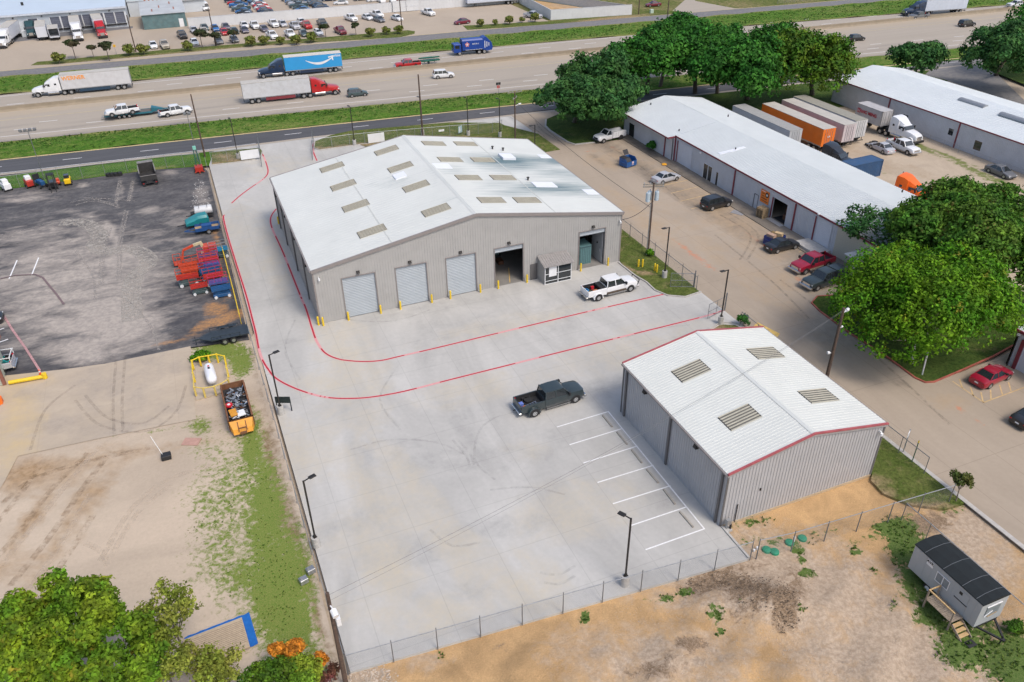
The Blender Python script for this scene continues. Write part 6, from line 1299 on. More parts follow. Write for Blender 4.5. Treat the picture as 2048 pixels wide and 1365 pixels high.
near_words = {0: 'leftmost of the far lot row, beside the tan pickup', 1: 'second from left beside the verge', 2: 'standing alone before the green shed', 3: 'parked under the white wall beside the green shed corner', 4: 'behind the tan pickup by the wall', 5: 'in front of the slate car',
 6: 'by the foot of the leaning lamp post', 7: 'behind the bright red car', 8: 'just right of the lamp post in the far lot', 9: 'right of the bright red car', 10: 'under the roadside crape myrtle', 11: 'behind the dark myrtle at the lamp post', 12: 'behind the second dark myrtle', 13: 'close to the white wall in pair with a plum one', 14: 'in front of a white one in the far lot',
 15: 'backed up to the white wall', 16: 'between two white pickups', 17: 'fifth from right along the white wall row', 18: 'against the wall left of the silver pickup', 19: 'behind the row with two white ones', 20: 'poking out above the pampas grass', 21: 'above the fourth pampas bush', 22: 'behind the red pickup', 23: 'in the middle of the far lot', 24: 'right of the red pickup', 25: 'above the dense pampas bush', 26: 'behind the thin myrtle', 27: 'alone near the verge of the far lot', 28: 'alone against the white wall', 29: 'small beside the paired ones at the wall', 30: 'behind the grey car by the wall', 31: 'in front of the white pickup by the wall', 32: 'beside the tall dark pole', 33: 'alone in the open lot under the wall', 34: 'by the driveway opening of the far lot', 35: 'behind the bush at the corner of the white fence'}
for i, (x, y, k, col, word) in enumerate(LOTCARS):
    q = P(x, y); ang = -90+(6 if x < 700 else 15) if i not in (34, 35) else (190 if i == 34 else -60)
    nm = 'far_sedan' if k == 's' else 'far_pickup'; w = 'sedan' if k == 's' else 'pickup'
    spawn(nm, (q.x, q.y+2.2, -.03), R(ang+rnd.uniform(-2, 2)), col, '%s %s %s' % (word, w, near_words[i]), 'car' if k == 's' else 'pickup truck', 'cars parked in the far lot')
# scrap cars in rows behind the white wall
def junk_row(p0, p1, n, ang, seed):
    rr = random.Random(seed); cols = [CB, CSL, CW, CS, CN, CG, CB, CW, CR, CK]
    for i in range(n):
        x = p0[0]+(p1[0]-p0[0])*i/(n-1)+rr.uniform(-.3, .3); y = p0[1]+(p1[1]-p0[1])*i/(n-1)
        spawn('far_sedan' if rr.random() < .8 else 'far_pickup', (x, y, rr.choice((-.15, -.05, 0))), R(ang+rr.uniform(-10, 10)), cols[rr.randrange(len(cols))], 'wrecked car packed side by side in the salvage rows behind the white wall', 'car', 'wrecked cars in the salvage yard')
junk_row((20.5, 312), (22.5, 262), 17, 165, 1); junk_row((26.5, 314), (28.5, 262), 17, 10, 2)
junk_row((38, 314), (39, 262), 17, 165, 3); junk_row((44, 314), (45, 263), 17, 10, 4)
for (x, y, a, c, l) in ((682, 9, 170, CW, 'stripped white wreck with an open side, alone behind the white wall'), (748, 3, 185, CW, 'white wreck closest to the gate in the salvage yard'), (762, 4, 95, CW, 'white boxy wreck beside the salvage gate'), (786, 3.5, 80, CW, 'white crushed wreck right of the boxy one by the gate'), (806, 1, 180, CM, 'reddish wreck behind the salvage gate'), (657, 2, 170, CN, 'dark blue wreck behind the stripped white one'), (722, 1, 0, CG, 'grey wreck at the top edge of the salvage yard')):
    q = P(x, y); spawn('far_sedan', (q.x, q.y, -.1), R(a), c, l, 'car')
q = P(412, 23); spawn('van_car', (q.x, q.y+2.5, 0), R(-84), CW, 'white panel van facing the camera behind the green shed', 'van')
q = P(1306, 13); spawn('sedan_car', (q.x, q.y, 0), R(175), CM, 'dark red car parked on the grass by the far side road', 'car')
for (x, y, c, a, l) in ((378, 16, (.25, .05, .03), 20, 'rust red heap of scrap machine beside the green shed'), (390, 19, (.6, .33, .02), -10, 'yellow compact machine beside the green shed')):
    q = P(x, y); mb = MB(); mb.box(-1.3, 1.3, -.8, .8, .3, 1.1); mb.box(-.3, .6, -.6, .6, 1.1, 1.9, 1); 
    for sx in (-.8, .8):
        for sy in (-.8, .8): mb.cyl((sx, sy, .35), (sx, sy*1.2, .35), .35, n=10, m=1)
    thing_at('scrap_machine', mb, [paint('machine%d' % x, c, .6), BLACK], (q.x, q.y, 0), R(a), l, 'machine')

# long white metal wall of the salvage yard
WW = paint('white_sheet_wall', (.60, .61, .62), .5, 0, .05, .3, .12)
def sheet_wall(name, a, b, h, label, mat, step=.9):
    a, b = Vector((a[0], a[1], 0)), Vector((b[0], b[1], 0)); L = (b-a).length; mb = MB()
    mb.box(0, L, -.05, .05, 0, h, 0); x = 0
    while x < L: mb.box(x, x+.07, -.09, -.05, .05, h-.03, 0); x += step
    mb.box(0, L, -.1, .1, h, h+.06, 0)
    o = mb.build(name, mat); o.location = a; o.rotation_euler = (0, 0, math.atan2((b-a).y, (b-a).x)); tag(o, label, 'fence'); return o
sheet_wall('sheet_metal_fence', (5.6, 251.2), (86.0, 247.2), 2.75, 'long white sheet metal wall running behind the far parking lot', WW)
sheet_wall('sheet_metal_fence', (86, 247.2), (103.5, 246), 2.75, 'white sheet wall section behind the pale trailer at the top', WW)
sheet_wall('sheet_metal_fence', (103.2, 246), (101.1, 217.2), 2.7, 'white sheet wall running away from the road corner', WW)
sheet_wall('sheet_metal_fence', (101.1, 217.2), (125.3, 213.8), 2.7, 'white sheet wall facing the far road, right of the corner', WW)
sheet_wall('sheet_metal_fence', (125.3, 213.8), (110, 247), 2.4, 'pale wire and sheet fence closing the bare yard on its right', paint('pale_fence', (.45, .46, .46), .6))
# gate panels in the wall
mb = MB()
for x in (63.4, 67.4, 71.6): mb.box(x, x+.12, 250.3-(x-63)*.05, 250.5-(x-63)*.05, 0, 3.2)
mb2 = MB()
G = empty('wall_gate', (63.4, 247.9, 0), R(-3), 'pair of tall framed gate leaves set in the long white wall', 'gate')
for k in range(2):
    mb = MB(); x0 = k*4.1
    for z in (.1, 1.4, 3.1): mb.box(x0, x0+4, -.1, 0, z, z+.08)
    for x in (x0, x0+3.92): mb.box(x, x+.08, -.1, 0, 0, 3.2)
    mb.box(x0+.08, x0+3.92, -.06, -.04, .1, 3.1); mb.build('gate_leaf', WW, G)
# pale trailer at the top edge
T = empty('box_trailer', (104, 245.2, 0), R(180-3), 'pale trailer parked against the white wall at the top edge', 'trailer'); trailer_parts(T, 2, 18, paint('pale_trailer_far', (.5, .53, .6), .5), legs=2)
# white dock warehouse, top left
B = empty('dock_warehouse', (-40, 262, 0), 0, 'large white dock warehouse with a row of dark dock doors at the top left', 'building')
MD = paint('white_dock_wall', (.52, .56, .60), .6, 0, .05, .2, .1)
dx = [(-34.6, -32.3), (-29.2, -26.9), (-26.5, -24.2), (-23.8, -21.4), (-21.1, -18.7), (-18.3, -15.9), (-15.5, -13.1), (-12.8, -10.4)]
w = MB(); wall_y(w, 262, -70, -9.8, lambda x: 5.1, [(a, b, 1.1, 4.0) for a, b in dx], rib=0, m=0); w.build('front_wall', MD, B)
w = MB(); w.box(-9.95, -9.8, 262.2, 300, 0, 5.1); w.build('side_wall', MD, B)
w = MB(); w.box(-70.2, -9.5, 261.2, 262.0, 5.0, 5.45); w.build('eave_canopy', paint('pale_eave', (.50, .54, .60), .6), B)
w = MB(); w.add([(-70, 261.6, 5.46), (-9.6, 261.6, 5.46), (-9.6, 330, 7.2), (-70, 330, 7.2)], [(0, 1, 2, 3)]); w.build('roof', paint('pale_blue_roof', (.46, .54, .62), .6, 0, .04, .2), B)
for a, b in dx: rollup(B, a, b, 262.12, 1.1, 4.0, paint('dark_dock_door', (.12, .13, .17), .6), name='dock_door', pitch=.5)
for a, b in dx:
    mb = MB(); mb.box(a-.18, a-.02, 261.75, 262, 1.0, 4.1); mb.box(b+.02, b+.18, 261.75, 262, 1.0, 4.1); mb.box(a-.1, b+.1, 261.7, 262, .6, 1.05, 1); mb.build('dock_bumper', [WHITE, DARK], B)
mb = MB(); mb.box(-38.4, -37.4, 261.9, 261.98, 1.6, 3.0); mb.build('office_window', GLASS, B)
mb = MB(); mb.box(-36.8, -34.8, 259.5, 261.9, 0, 1.5); mb.box(-38, -36.8, 260.2, 261.9, .9, 1.2); mb.build('dock_step', MD, B)
for x in (-38, -31, -24, -14): wallpack(B, (x, 261.9, 4.5), 'y')
for (x, y) in ((45, 11), (178, -2)):
    q = hit(x, y, (0, 261.6, 5.46), Vector((0, -.025, 1)).normalized()); mb = MB(); mb.cyl(q, q+Vector((0, 0, .8)), .35, n=8); mb.build('roof_vent', BRONZE, B)
rel(B)
o = sheet('dock_apron', [(-45, 262), (-9, 262), (-9, 259), (-45, 253)], -.015, M_FARASPH, 2, mk([(1, 1, 1, 1, 0, .01)]))
# pale shed joined on the right and the green shed
B = empty('pale_annex', (-9.5, 276, 0), 0, 'pale low annex joined to the right end of the dock warehouse', 'building')
mb = MB(); mb.box(-9.5, -5, 276, 300, 0, 4.2); mb.build('wall', MD, B); mb = MB(); mb.box(-9.6, -4.8, 275.8, 300, 4.2, 4.35); mb.build('roof', M_ROOFW, B); rel(B)
B = empty('green_shed', (0, 254.8, 0), 0, 'weathered green metal shed with a rust-streaked pale roof and a white door', 'building')
MG = paint('weathered_green_siding', (.10, .175, .185), .6, 0, .2, .8, .2)
mb = MB(); wall_y(mb, 254.8, -6, 5.4, lambda x: 3.7, rib=.5); mb.build('front_wall', MG, B)
mb = MB(); mb.box(-6, -5.85, 254.96, 272, 0, 3.7); mb.box(5.25, 5.4, 254.96, 272, 0, 3.7); mb.build('side_wall', MG, B)
mb = MB(); mb.add([(-6.2, 254.5, 3.75), (5.7, 254.5, 3.75), (5.7, 272, 4.6), (-6.2, 272, 4.6), (-6.2, 254.5, 3.85), (5.7, 254.5, 3.85), (5.7, 272, 4.7), (-6.2, 272, 4.7)], [(4, 5, 6, 7), (0, 1, 5, 4), (0, 4, 7, 3), (1, 2, 6, 5)]); mb.build('roof', paint('pale_weathered_roof', (.42, .44, .45), .6, 0, .1, .4), B)
for (x, y) in ((-3.2, 258), (-1.2, 262), (2.6, 259), (1.8, 266)):
    mb = MB(); z = 3.86+(y-254.5)*.0486; mb.add([(x, y, z+.01), (x+.35, y, z+.01), (x+.35, y+3, z+.156), (x, y+3, z+.156)], [(0, 1, 2, 3)]); mb.build('rust_streak', paint('rust_streak', (.28, .12, .08), .8, 0, .3), B)
mb = MB(); mb.box(3.4, 4.6, 254.7, 254.79, 0, 2.2); mb.build('door', WHITE, B); rel(B)
B = empty('rusty_roof_shed', (0, 274, 0), 0, 'low shed with a rust orange striped roof at the top edge', 'building')
mb = MB(); mb.box(-6, 12, 276, 290, 0, 3.4); mb.build('wall', MD, B); mb = MB(); mb.box(-6.3, 12.3, 275.5, 290, 3.4, 3.6)
for k in range(16): mb.box(-6+k*1.15, -5.5+k*1.15, 275.5, 289, 3.6, 3.63, 1)
mb.build('roof', [paint('pale_weathered_roof', (.42, .44, .45), .6), paint('rust_sheet', (.32, .14, .09), .8, 0, .3)], B); rel(B)
# trucks at the docks
def dock_truck(px, py, ang, col, label, tcol=None, xr=-9, **k):
    q = P(px, py); d = Vector((math.cos(R(ang)), math.sin(R(ang)), 0)); c = q-d*4.0
    o = spawn('semi_truck', (c.x, c.y, 0), R(ang), col, label, 'truck')
    if tcol: trailer_parts(o, xr, -2.0, tcol, **k)
    return o
WT = paint('plain_white_trailer', (.55, .57, .62), .5, 0, .05, .5)
dock_truck(159, 84, -86, CW, 'white tractor unit backed with its trailer into the third dock', WT, -12)
dock_truck(207.5, 78, -84, CR, 'red tractor unit backed into a dock with a pale trailer', WT, -12)
dock_truck(3, 99, -98, CW, 'white tractor unit with a tall trailer cut by the left edge', WT, -14)
dock_truck(65, 78, -86, paint('dark_teal_cab', (.02, .06, .07), .4), 'old dark teal tractor unit with chrome front at the second dock')
def box_truck(px, py, ang, L, label, openb=False):
    q = P(px, py); d = Vector((math.cos(R(ang)), math.sin(R(ang)), 0)); c = q
    t = empty('straight_truck_body', (c.x, c.y, 0), R(ang), label, 'truck body'); mb = MB()
    if not openb: mb.box(-L, 0, -1.25, 1.25, .9, 3.6, 0); mb.box(-L-.02, .02, -1.27, 1.27, 3.6, 3.66, 1)
    else:
        mb.box(-L, 0, -1.25, -1.18, .8, 2.9); mb.box(-L, 0, 1.18, 1.25, .8, 2.9); mb.box(-L, 0, -1.18, 1.18, .8, .9); mb.box(-L, 0, -1.25, 1.25, 2.9, 2.96, 1); mb.box(-L, -L+.1, -1.18, 1.18, .9, 2.9)
        mb.box(-.02, .7, -1.1, 1.1, .82, .9, 0)
    mb.build('cargo_box', [WT, paint('trailer_roof', (.44, .42, .38), .7)], t); mb = MB(); mb.box(-L+.2, -.2, -.5, .5, .55, .8); mb.build('underframe', DARK, t)
    for x in (-1.6, -L+1.2):
        for s in (-1, 1): wheel(t, x, s*1.15, .45, .25)
box_truck(88, 82, -86, 9, 'white box truck body parked at the dock beside the open one')
box_truck(112, 81, -86, 6, 'short white box truck with its rear door open toward the camera', True)
# ------------------------------------------------------------------ the rest of the buildings
BB = T if False else None
for o_ in COL.objects:
    if o_.name.startswith('wall_banner'):
        BK = paint('banner_black', (.02, .02, .02), .6)
        mb = MB(); mb.cyl((-.031, -.42, 1.28), (-.045, -.42, 1.28), .36, n=18, m=0); mb.cyl((-.046, -.42, 1.28), (-.05, -.42, 1.28), .17, n=12, m=1); mb.build('round_emblem', [BK, WHITE], o_)
        for j, (a, b, h) in enumerate(((.75, .05, .1), (.7, .15, .13), (.72, .1, .1), (.7, -.5, .15), (.6, -.7, .1))):
            mb = MB(); z = 1.62-j*.33; y = a; k = 0
            while y > b: w = (.07, .11, .09, .13)[k % 4]; mb.box(-.036, -.031, y-w, y, z-h/2, z+h/2, 0); y -= w+.04; k += 1
            mb.build('lettering_row', BK if j else WHITE, o_)
B = empty('far_warehouse', (125, 95, 0), 0, 'second long white warehouse with maroon columns beyond the gravel yard', 'building')
u0, u1, v0, v1, e, rz, ru = 118, 135.4, 55, 122.0, 4.3, 5.9, 127.0
W = MB(); wins = [(102.9, 104.0, 1.7, 2.4), (93.1, 94.1, 1.7, 2.8), (87.3, 88.7, .9, 2.4)]
wall_x(W, u0, v0, v1, lambda y: e-.02, wins, rib=.305); W.build('side_wall', M_WALLW, B)
top = gable(u0, u1, e, rz, ru)
W = MB(); wall_y(W, v1, u0, u1, top, out=1, rib=.6); wall_y(W, v0, u0, u1, top, rib=.6); wall_x(W, u1, v0, v1, lambda y: e-.02, out=1, rib=1.5); W.build('end_wall', M_WALLW, B)
slope_obj('roof', B, M_ROOFR, u0-.1, e+.05, ru, rz+.05, v0-.1, v1+.2, rib=.61, ribh=.035, ribw=.06)
slope_obj('roof', B, M_ROOFR, u1+.1, e+.05, ru, rz+.05, v0-.1, v1+.2, rib=.61, ribh=.035, ribw=.06)
mb = MB(); mb.box(u0-.16, u0-.105, v0, v1+.2, e-.12, e+.08)
for y in (62, 77, 92.2, 107.6): mb.box(u0-.14, u0-.036, y-.12, y+.12, 0, e-.12)
mb.build('maroon_trim', M_REDT, B)
for a, b, c, d in wins: mb = MB(); mb.box(u0+.03, u0+.07, a, b, c, d); mb.build('window', GLASS, B)
for px_, py_ in ((1946, 206), (2030, 236)):
    q = P(px_, py_, 5.6); mb = MB(); mb.loft([[(q.x+.7*math.cos(t), y, 5.45+.45*math.sin(t)) for t in [math.pi*k/8 for k in range(9)]] for y in (q.y-2.6, q.y+2.6)]); mb.build('ridge_vent', GALV, B)
rel(B)
B = empty('corner_unit', (71.5, 41, 0), 0, 'white metal unit with maroon frame and roll-up door at the right edge', 'building')
mb = MB(); wall_x(mb, 71.2, 30, 42.6, lambda y: 4.0, [(32, 41.5, 0, 3.2)], rib=.305); wall_y(mb, 42.6, 71.2, 84, lambda x: 4.0, out=1, rib=.6); mb.build('side_wall', M_WALLW, B)
mb = MB(); mb.box(71.3, 71.4, 32, 41.5, 0, 3.2); mb.build('roll_up_door', M_WROLL, B)
mb = MB(); mb.box(71.02, 71.165, 41.5, 41.85, 0, 3.35); mb.box(71.02, 71.165, 32, 41.5, 3.2, 3.4); mb.box(70.95, 71.1, 30, 42.9, 3.9, 4.15); mb.box(71.1, 84, 42.7, 42.9, 3.95, 4.15); mb.build('maroon_trim', M_REDT, B)
mb = MB(); mb.add([(71.1, 30, 4.16), (71.1, 42.9, 4.16), (84, 42.9, 4.9), (84, 30, 4.9)], [(0, 1, 2, 3)]); mb.build('roof', M_ROOFW, B)
mb = MB(); mb.cyl((71.0, 42.3, 0), (71.0, 42.3, 3.6), .06, n=8); mb.cyl((70.9, 42.3, 3.7), (71.15, 42.3, 3.7), .16, n=10, m=1); mb.build('downpipe_lamp', [BRONZE, WHITE], B); rel(B)
q = P(0, 745)
B = empty('edge_shed', (-23.6, 80, 0), 0, 'corner of a shed with a brown post and pale panel at the left edge', 'building')
mb = MB(); mb.box(-23.0, -22.7, 79.3, 79.6, 0, 3.2); mb.box(-23.0, -22.7, 79.6, 84.0, 3.0, 3.25); mb.build('brown_post', paint('brown_steel_post', (.24, .10, .07), .6), B)
mb = MB(); mb.box(-27, -23.02, 79.4, 83, 0, 3.1); mb.build('wall', paint('pale_green_panel', (.42, .45, .38), .6), B)
rel(B)
# ------------------------------------------------------------------ fences and gates
MESHM, nt, b = newmat('chain_link_mesh'); N = NT(nt)
co = N.coord('Object'); sp = N.n('ShaderNodeSeparateXYZ'); nt.links.new(co, sp.inputs[0])
f1 = N.math('FRACT', N.math('MULTIPLY', N.math('ADD', sp.outputs[0], sp.outputs[2]), 14)); f2 = N.math('FRACT', N.math('MULTIPLY', N.math('SUBTRACT', N.math('ADD', sp.outputs[0], 500), sp.outputs[2]), 14))
al = N.math('MAXIMUM', N.math('LESS_THAN', f1, .055), N.math('LESS_THAN', f2, .055)); nt.links.new(al, b.inputs['Alpha']); b.inputs['Base Color'].default_value = (.3, .31, .32, 1); b.inputs['Metallic'].default_value = .3; b.inputs['Roughness'].default_value = .6
def fence(pts, h, label, step=3.05, ext=.35, r=.035, post=GALV, rail=GALV, ph=0, z=0, name='chain_link_fence', closed_ends=True, postr=.04, skip=()):
    pts = [Vector((p[0], p[1], z)) for p in pts]
    root = empty(name, pts[0], 0, label, 'fence'); org = pts[0]
    posts = []
    for a, b in zip(pts, pts[1:]):
        L = (b-a).length; n = max(1, round(L/step))
        posts += [a.lerp(b, i/n) for i in range(n)]
        d = (b-a).normalized(); M4 = Matrix.Translation(a-org) @ Matrix.Rotation(math.atan2(d.y, d.x), 4, 'Z')
        me = MB(); me.add([(0, 0, .03), (L, 0, .03), (L, 0, h), (0, 0, h)], [(0, 1, 2, 3)])
        o = me.build('chain_mesh', MESHM, root); o.matrix_local = M4
    posts.append(pts[-1])
    mb = MB()
    for a, b in zip(pts, pts[1:]):
        mb.cyl(a-org+Vector((0, 0, h)), b-org+Vector((0, 0, h)), r, n=6)
    mb.build('top_rail', rail, root)
    pm = None
    for i, p in enumerate(posts):
        if pm is None: mb = MB(); mb.cyl((0, 0, -.1), (0, 0, h+ext), postr, postr*.8, n=6); pm = mb.build('post', post, root); o = pm
        else: o = pm.copy(); COL.objects.link(o); o.parent = root
        o.location = p-org
    return root
GD = paint('dark_galvanised', (.20, .21, .22), .5, .5, .15, 3)
fence([(1.02, 134), (.98, 100), (1.0, 78), (1.25, 60), (1.45, 45), (1.72, 33.8)], 1.85, 'long chain link fence along the left edge of the concrete lot', ext=.3, postr=.035, r=.025)
fence([(.35, 101), (.45, 88), (.45, 82)], 1.15, 'yellow pipe rail fence beside the parked scissor lifts', ext=0, post=YEL, rail=YEL, r=.06, name='pipe_rail_fence', step=2.5)
fence([(1.75, 33.75), (31.7, 31.5)], 1.9, 'chain link fence along the front edge of the concrete lot', post=GD, ext=.25)
fence([(32.3, 31.5), (35.2, 31.1), (50.15, 30.2)], 1.95, 'chain link fence between the small building and the dirt, past the green lids', ext=.15, postr=.05, z=-.15, post=GD)
fence([(45.3, 30.3), (45.3, 27.9), (45.1, 10)], 1.8, 'chain link fence running past the office trailer to the lower right', ext=.05, z=-.2, post=GD)
fence([(50.9, 33.5), (50.95, 45), (50.95, 59.3)], 1.8, 'chain link fence between the small building and the street', ext=.05, post=GD, rail=GD)
fence([(51.0, 67.9), (51.0, 90), (50.9, 112)], 1.8, 'chain link fence between the workshop side lawn and the street', ext=.3, post=GD, rail=GD)
fence(pp([(-150, 400), (0, 379.5), (120, 363), (300, 339), (403, 331)]), 2.0, 'chain link fence with pale rails along the top of the asphalt lot', ext=.3)
fence(pp([(424, 327), (520, 318)])+[], 1.9, 'short chain link fence on the left turf island carrying a white banner', ext=.2)
fence(pp([(629, 301), (700, 291), (760, 285), (900, 273), (985, 267), (1004, 262)]), 1.9, 'chain link fence on the turf behind the workshop', ext=.2)
fence([(116.5, 108), (116.5, 72)], 1.2, 'low wire fence in front of the far warehouse wall', ext=.1, postr=.03, r=.02)
fence(pp([(1555, 8), (1700, -8)]), 1.8, 'chain link fence at the top edge beyond the far road', ext=.1)
def gate(px0, px1, label, h=1.9):
    a, b = P(*px0), P(*px1); d = b-a; L = d.length; root = empty('chain_link_gate', a, math.atan2(d.y, d.x), label, 'gate')
    mb = MB()
    for z in (.12, h*.5, h): mb.cyl((0, 0, z), (L, 0, z), .03, n=6)
    for x in (0, L/2, L): mb.cyl((x, 0, .1), (x, 0, h), .03, n=6)
    mb.build('gate_frame', GD, root); mb = MB(); mb.add([(0, 0, .12), (L, 0, .12), (L, 0, h), (0, 0, h)], [(0, 1, 2, 3)]); mb.build('chain_mesh', MESHM, root)
    mb = MB(); mb.cyl((-.1, 0, 0), (-.1, 0, h+.4), .07, n=8); mb.build('gate_post', GD, root)
gate((1448, 622), (1415, 639), 'open chain link gate leaf beside the kerbed island near the small building')
gate((1386, 576), (1340, 575), 'chain link gate leaf lying along the workshop side of the street opening')
gate((519, 296), (524, 335), 'open gate leaf on the left side of the top driveway'); gate((627, 284), (625, 322), 'open gate leaf on the right side of the top driveway')
# banners on fences
def banner(px, w, h, label, mat=WHITE, z=.5):
    a = P(*px); mb = MB(); mb.box(0, w, -.03, 0, 0, h); mb.box(0, .03, -.04, .01, 0, h+.05)
    o = mb.build('fence_banner', mat); o.location = (a.x, a.y-.08, z); o.rotation_euler = (0, 0, R(-1)); tag(o, label, 'banner')
banner((483, 323), 3.0, 1.5, 'white banner hung on the fence at the left turf island', z=.25); banner((737, 288.5), 2.9, 1.6, 'crumpled white banner hung on the fence behind the workshop', z=.15)
banner((878, 276), 1.0, .35, 'small white plate on the fence behind the workshop', z=1.1)
mb = MB(); mb.box(-.5, .5, -.02, .02, .4, 1.6); mb.box(-.35, 0, -.03, -.02, .6, 1.5, 1)
q = P(921, 270); thing_at('feather_sign', mb, [paint('pale_teal_sign', (.4, .55, .6), .5), WHITE], q, R(30), 'small teal and white sign on the turf behind the workshop', 'sign')

# ------------------------------------------------------------------ lamps and poles
def lamp(base, ang, label, h=6.72, ped=.95, heads=1, arm=.45):
    root = empty('light_pole', (base[0], base[1], 0), ang, label, 'light pole', 'dark light poles on concrete pedestals')
    mb = MB(); mb.cyl((0, 0, 0), (0, 0, ped), .31, n=18); mb.build('concrete_base', CONC, root, smooth=40)
    mb = MB(); mb.box(-.14, .14, -.14, .14, ped, ped+.05); mb.box(-.055, .055, -.055, .055, ped+.05, h); mb.box(-.09, .09, -.09, .09, ped+.05, ped+.22); mb.build('pole', BRONZE, root)
    mb = MB(); mb.bar((0, 0, h-.06), (arm, 0, h-.02), .07); mb.build('arm', BRONZE, root)
    mb = MB(); mb.box(arm, arm+.55, -.17, .17, h-.06, h+.03, bev=.02); mb.build('lamp_head', BRONZE, root); return root
def L_(px, ang, label): q = P(*px); return lamp((q.x, q.y), R(ang), label)
L_((563, 828), 20, 'light pole on the left edge of the lot beside a black notice board'); L_((633.5, 1092), 20, 'light pole at the left edge of the lot, nearest the wooden pole')
L_((1249.5, 1170), 120, 'light pole behind the front fence below the parking bays'); L_((1328.5, 556), 180, 'light pole on the kerbed lawn right of the yellow bollard group')
L_((1440.5, 648), 180, 'light pole on the small kerbed island by the open gate'); L_((477, 318), 100, 'light pole on the left turf island beside a white banner')
L_((709.5, 291), 100, 'light pole on the back turf left of the crumpled banner'); L_((845.5, 271), 100, 'light pole beside the tall wooden pole behind the workshop')
L_((936.8, 272), 100, 'light pole on the back turf behind the right roof slope'); L_((1000, 275), 100, 'light pole at the right end of the back turf')
lamp((50.3, 113.5), R(180), 'light pole rising behind the right eave of the workshop')
def upole(base, h, label, r=.16, lean=(0, 0), mat=POLEW):
    root = empty('utility_pole', (base[0], base[1], 0), 0, label, 'utility pole')
    mb = MB(); mb.cyl((0, 0, -.1), (lean[0], lean[1], h), r, r*.68, n=10); mb.build('pole', mat, root, smooth=40); return root
def crossarm(root, z, L=2.4, ang=0, name='crossarm', n=4):
    mb = MB(); c, s = math.cos(ang), math.sin(ang); mb.bar((-L/2*c, -L/2*s, z), (L/2*c, L/2*s, z), .1, .12)
    for k in range(n):
        t = -L/2+.12+(L-.24)*k/(n-1); mb.cyl((t*c, t*s, z+.06), (t*c, t*s, z+.28), .05, n=6, m=1)
    return mb.build(name, [paint('grey_crossarm', (.22, .2, .17), .8), paint('grey_insulator', (.3, .32, .34), .4)], root)
U1_ = upole((50.52, 78.25), 9.8, 'dark utility pole carrying pale transformers beside the workshop'); crossarm(U1_, 9.6, 2.6, R(-20)); crossarm(U1_, 9.3, 2.6, R(-20), n=3)
for k, (x, y) in enumerate(((-.62, .1), (-.2, .45), (.6, .05))):
    mb = MB(); mb.cyl((x, y, 7.45), (x, y, 8.55), .27, n=14); mb.cyl((x, y, 8.55), (x, y, 8.62), .2, n=12); mb.cyl((x+.1, y, 8.6), (x+.1, y, 8.85), .05, n=6); mb.build('transformer', paint('pale_blue_transformer', (.42, .5, .55), .4, 0, .08, 2), U1_, smooth=40)
mb = MB(); mb.cyl((-.2, -.05, 0), (-.2, -.05, 7.2), .06, n=8); mb.build('conduit', GALV, U1_)
U2_ = upole((53.02, 47.86), 8.0, 'dark brown utility pole with floodlights leaning beside the small building', .19)
for z, x, y, s in ((7.35, .9, .35, .16), (5.7, .45, .1, .1), (2.9, -.45, .15, .16)):
    mb = MB(); mb.bar((0, 0, z), (x*.8, y*.8, z+.05), .07); mb.cyl((x*.75, y*.75, z+.06), (x*1.15, y*1.15, z+.06), s, n=10); mb.build('floodlight', WHITE, U2_)
U3_ = upole((1.45, 33.0), 8.9, 'weathered wooden pole with a white floodlight at the lower left fence corner', .17)
mb = MB(); mb.bar((0, 0, 7.9), (.15, -.6, 7.9), .08); mb.cyl((.1, -.5, 7.95), (.18, -.95, 7.8), .2, n=12); mb.build('floodlight', WHITE, U3_)
mb = MB(); mb.box(.2, .45, -.2, .15, 6.0, 6.6); mb.build('meter_box', WHITE, U3_)
U4_ = upole((38.03, 135.3), 10.8, 'tall dark pole standing behind the workshop ridge', .17); U5_ = upole((1.15, 140.5), 10.5, 'tall dark pole at the corner of the left turf island', .15)
U6_ = upole((51.5, 124.6), 9.0, 'dark utility pole with double crossarms by the street corner', .15); crossarm(U6_, 8.9, 2.6, 0); crossarm(U6_, 7.9, 1.6, R(45), n=2)
mb = MB(); mb.bar((0, 0, 6.6), (.9, .2, 6.75), .07); mb.cyl((.7, .15, 6.75), (1.2, .25, 6.75), .13, n=8); mb.build('street_lamp', WHITE, U6_)
for bx, h_, l in (((10.51, 225.8), 9.2, 'leaning dark pole in the verge of the far parking lot'), ((-8.6, 227.8), 8.7, 'dark pole in the far verge near the dock warehouse'), ((59.15, 223.3), 9.5, 'dark pole standing at the end of the far verge'), ((127.3, 213.2), 11, 'dark pole at the right end of the white sheet wall'), ((134.5, 209), 10.5, 'dark pole by the small cabinet on the far grass')):
    upole(bx, h_, l, .16)
def floods(base, h, n, label, r=.07):
    root = upole(base, h, label, r, mat=GD)
    mb = MB(); mb.bar((-1.1 if n > 2 else -.4, 0, h-.15), (1.1 if n > 2 else .4, 0, h-.15), .08); mb.build('crossbar', GD, root)
    for k in range(n): x = (-1.0+2.0*k/(n-1)) if n > 2 else (-.35+.7*k); mb = MB(); mb.box(x-.22, x+.22, -.25, .1, h-.1, h+.28, bev=.04); mb.build('floodlight', GD, root)
floods((-23.4, 140.4), 7.9, 4, 'pole with four floodlights at the left edge fence'); floods((-.11, 138.8), 7.9, 2, 'thin grey pole with two floodlights beside the tall dark pole')
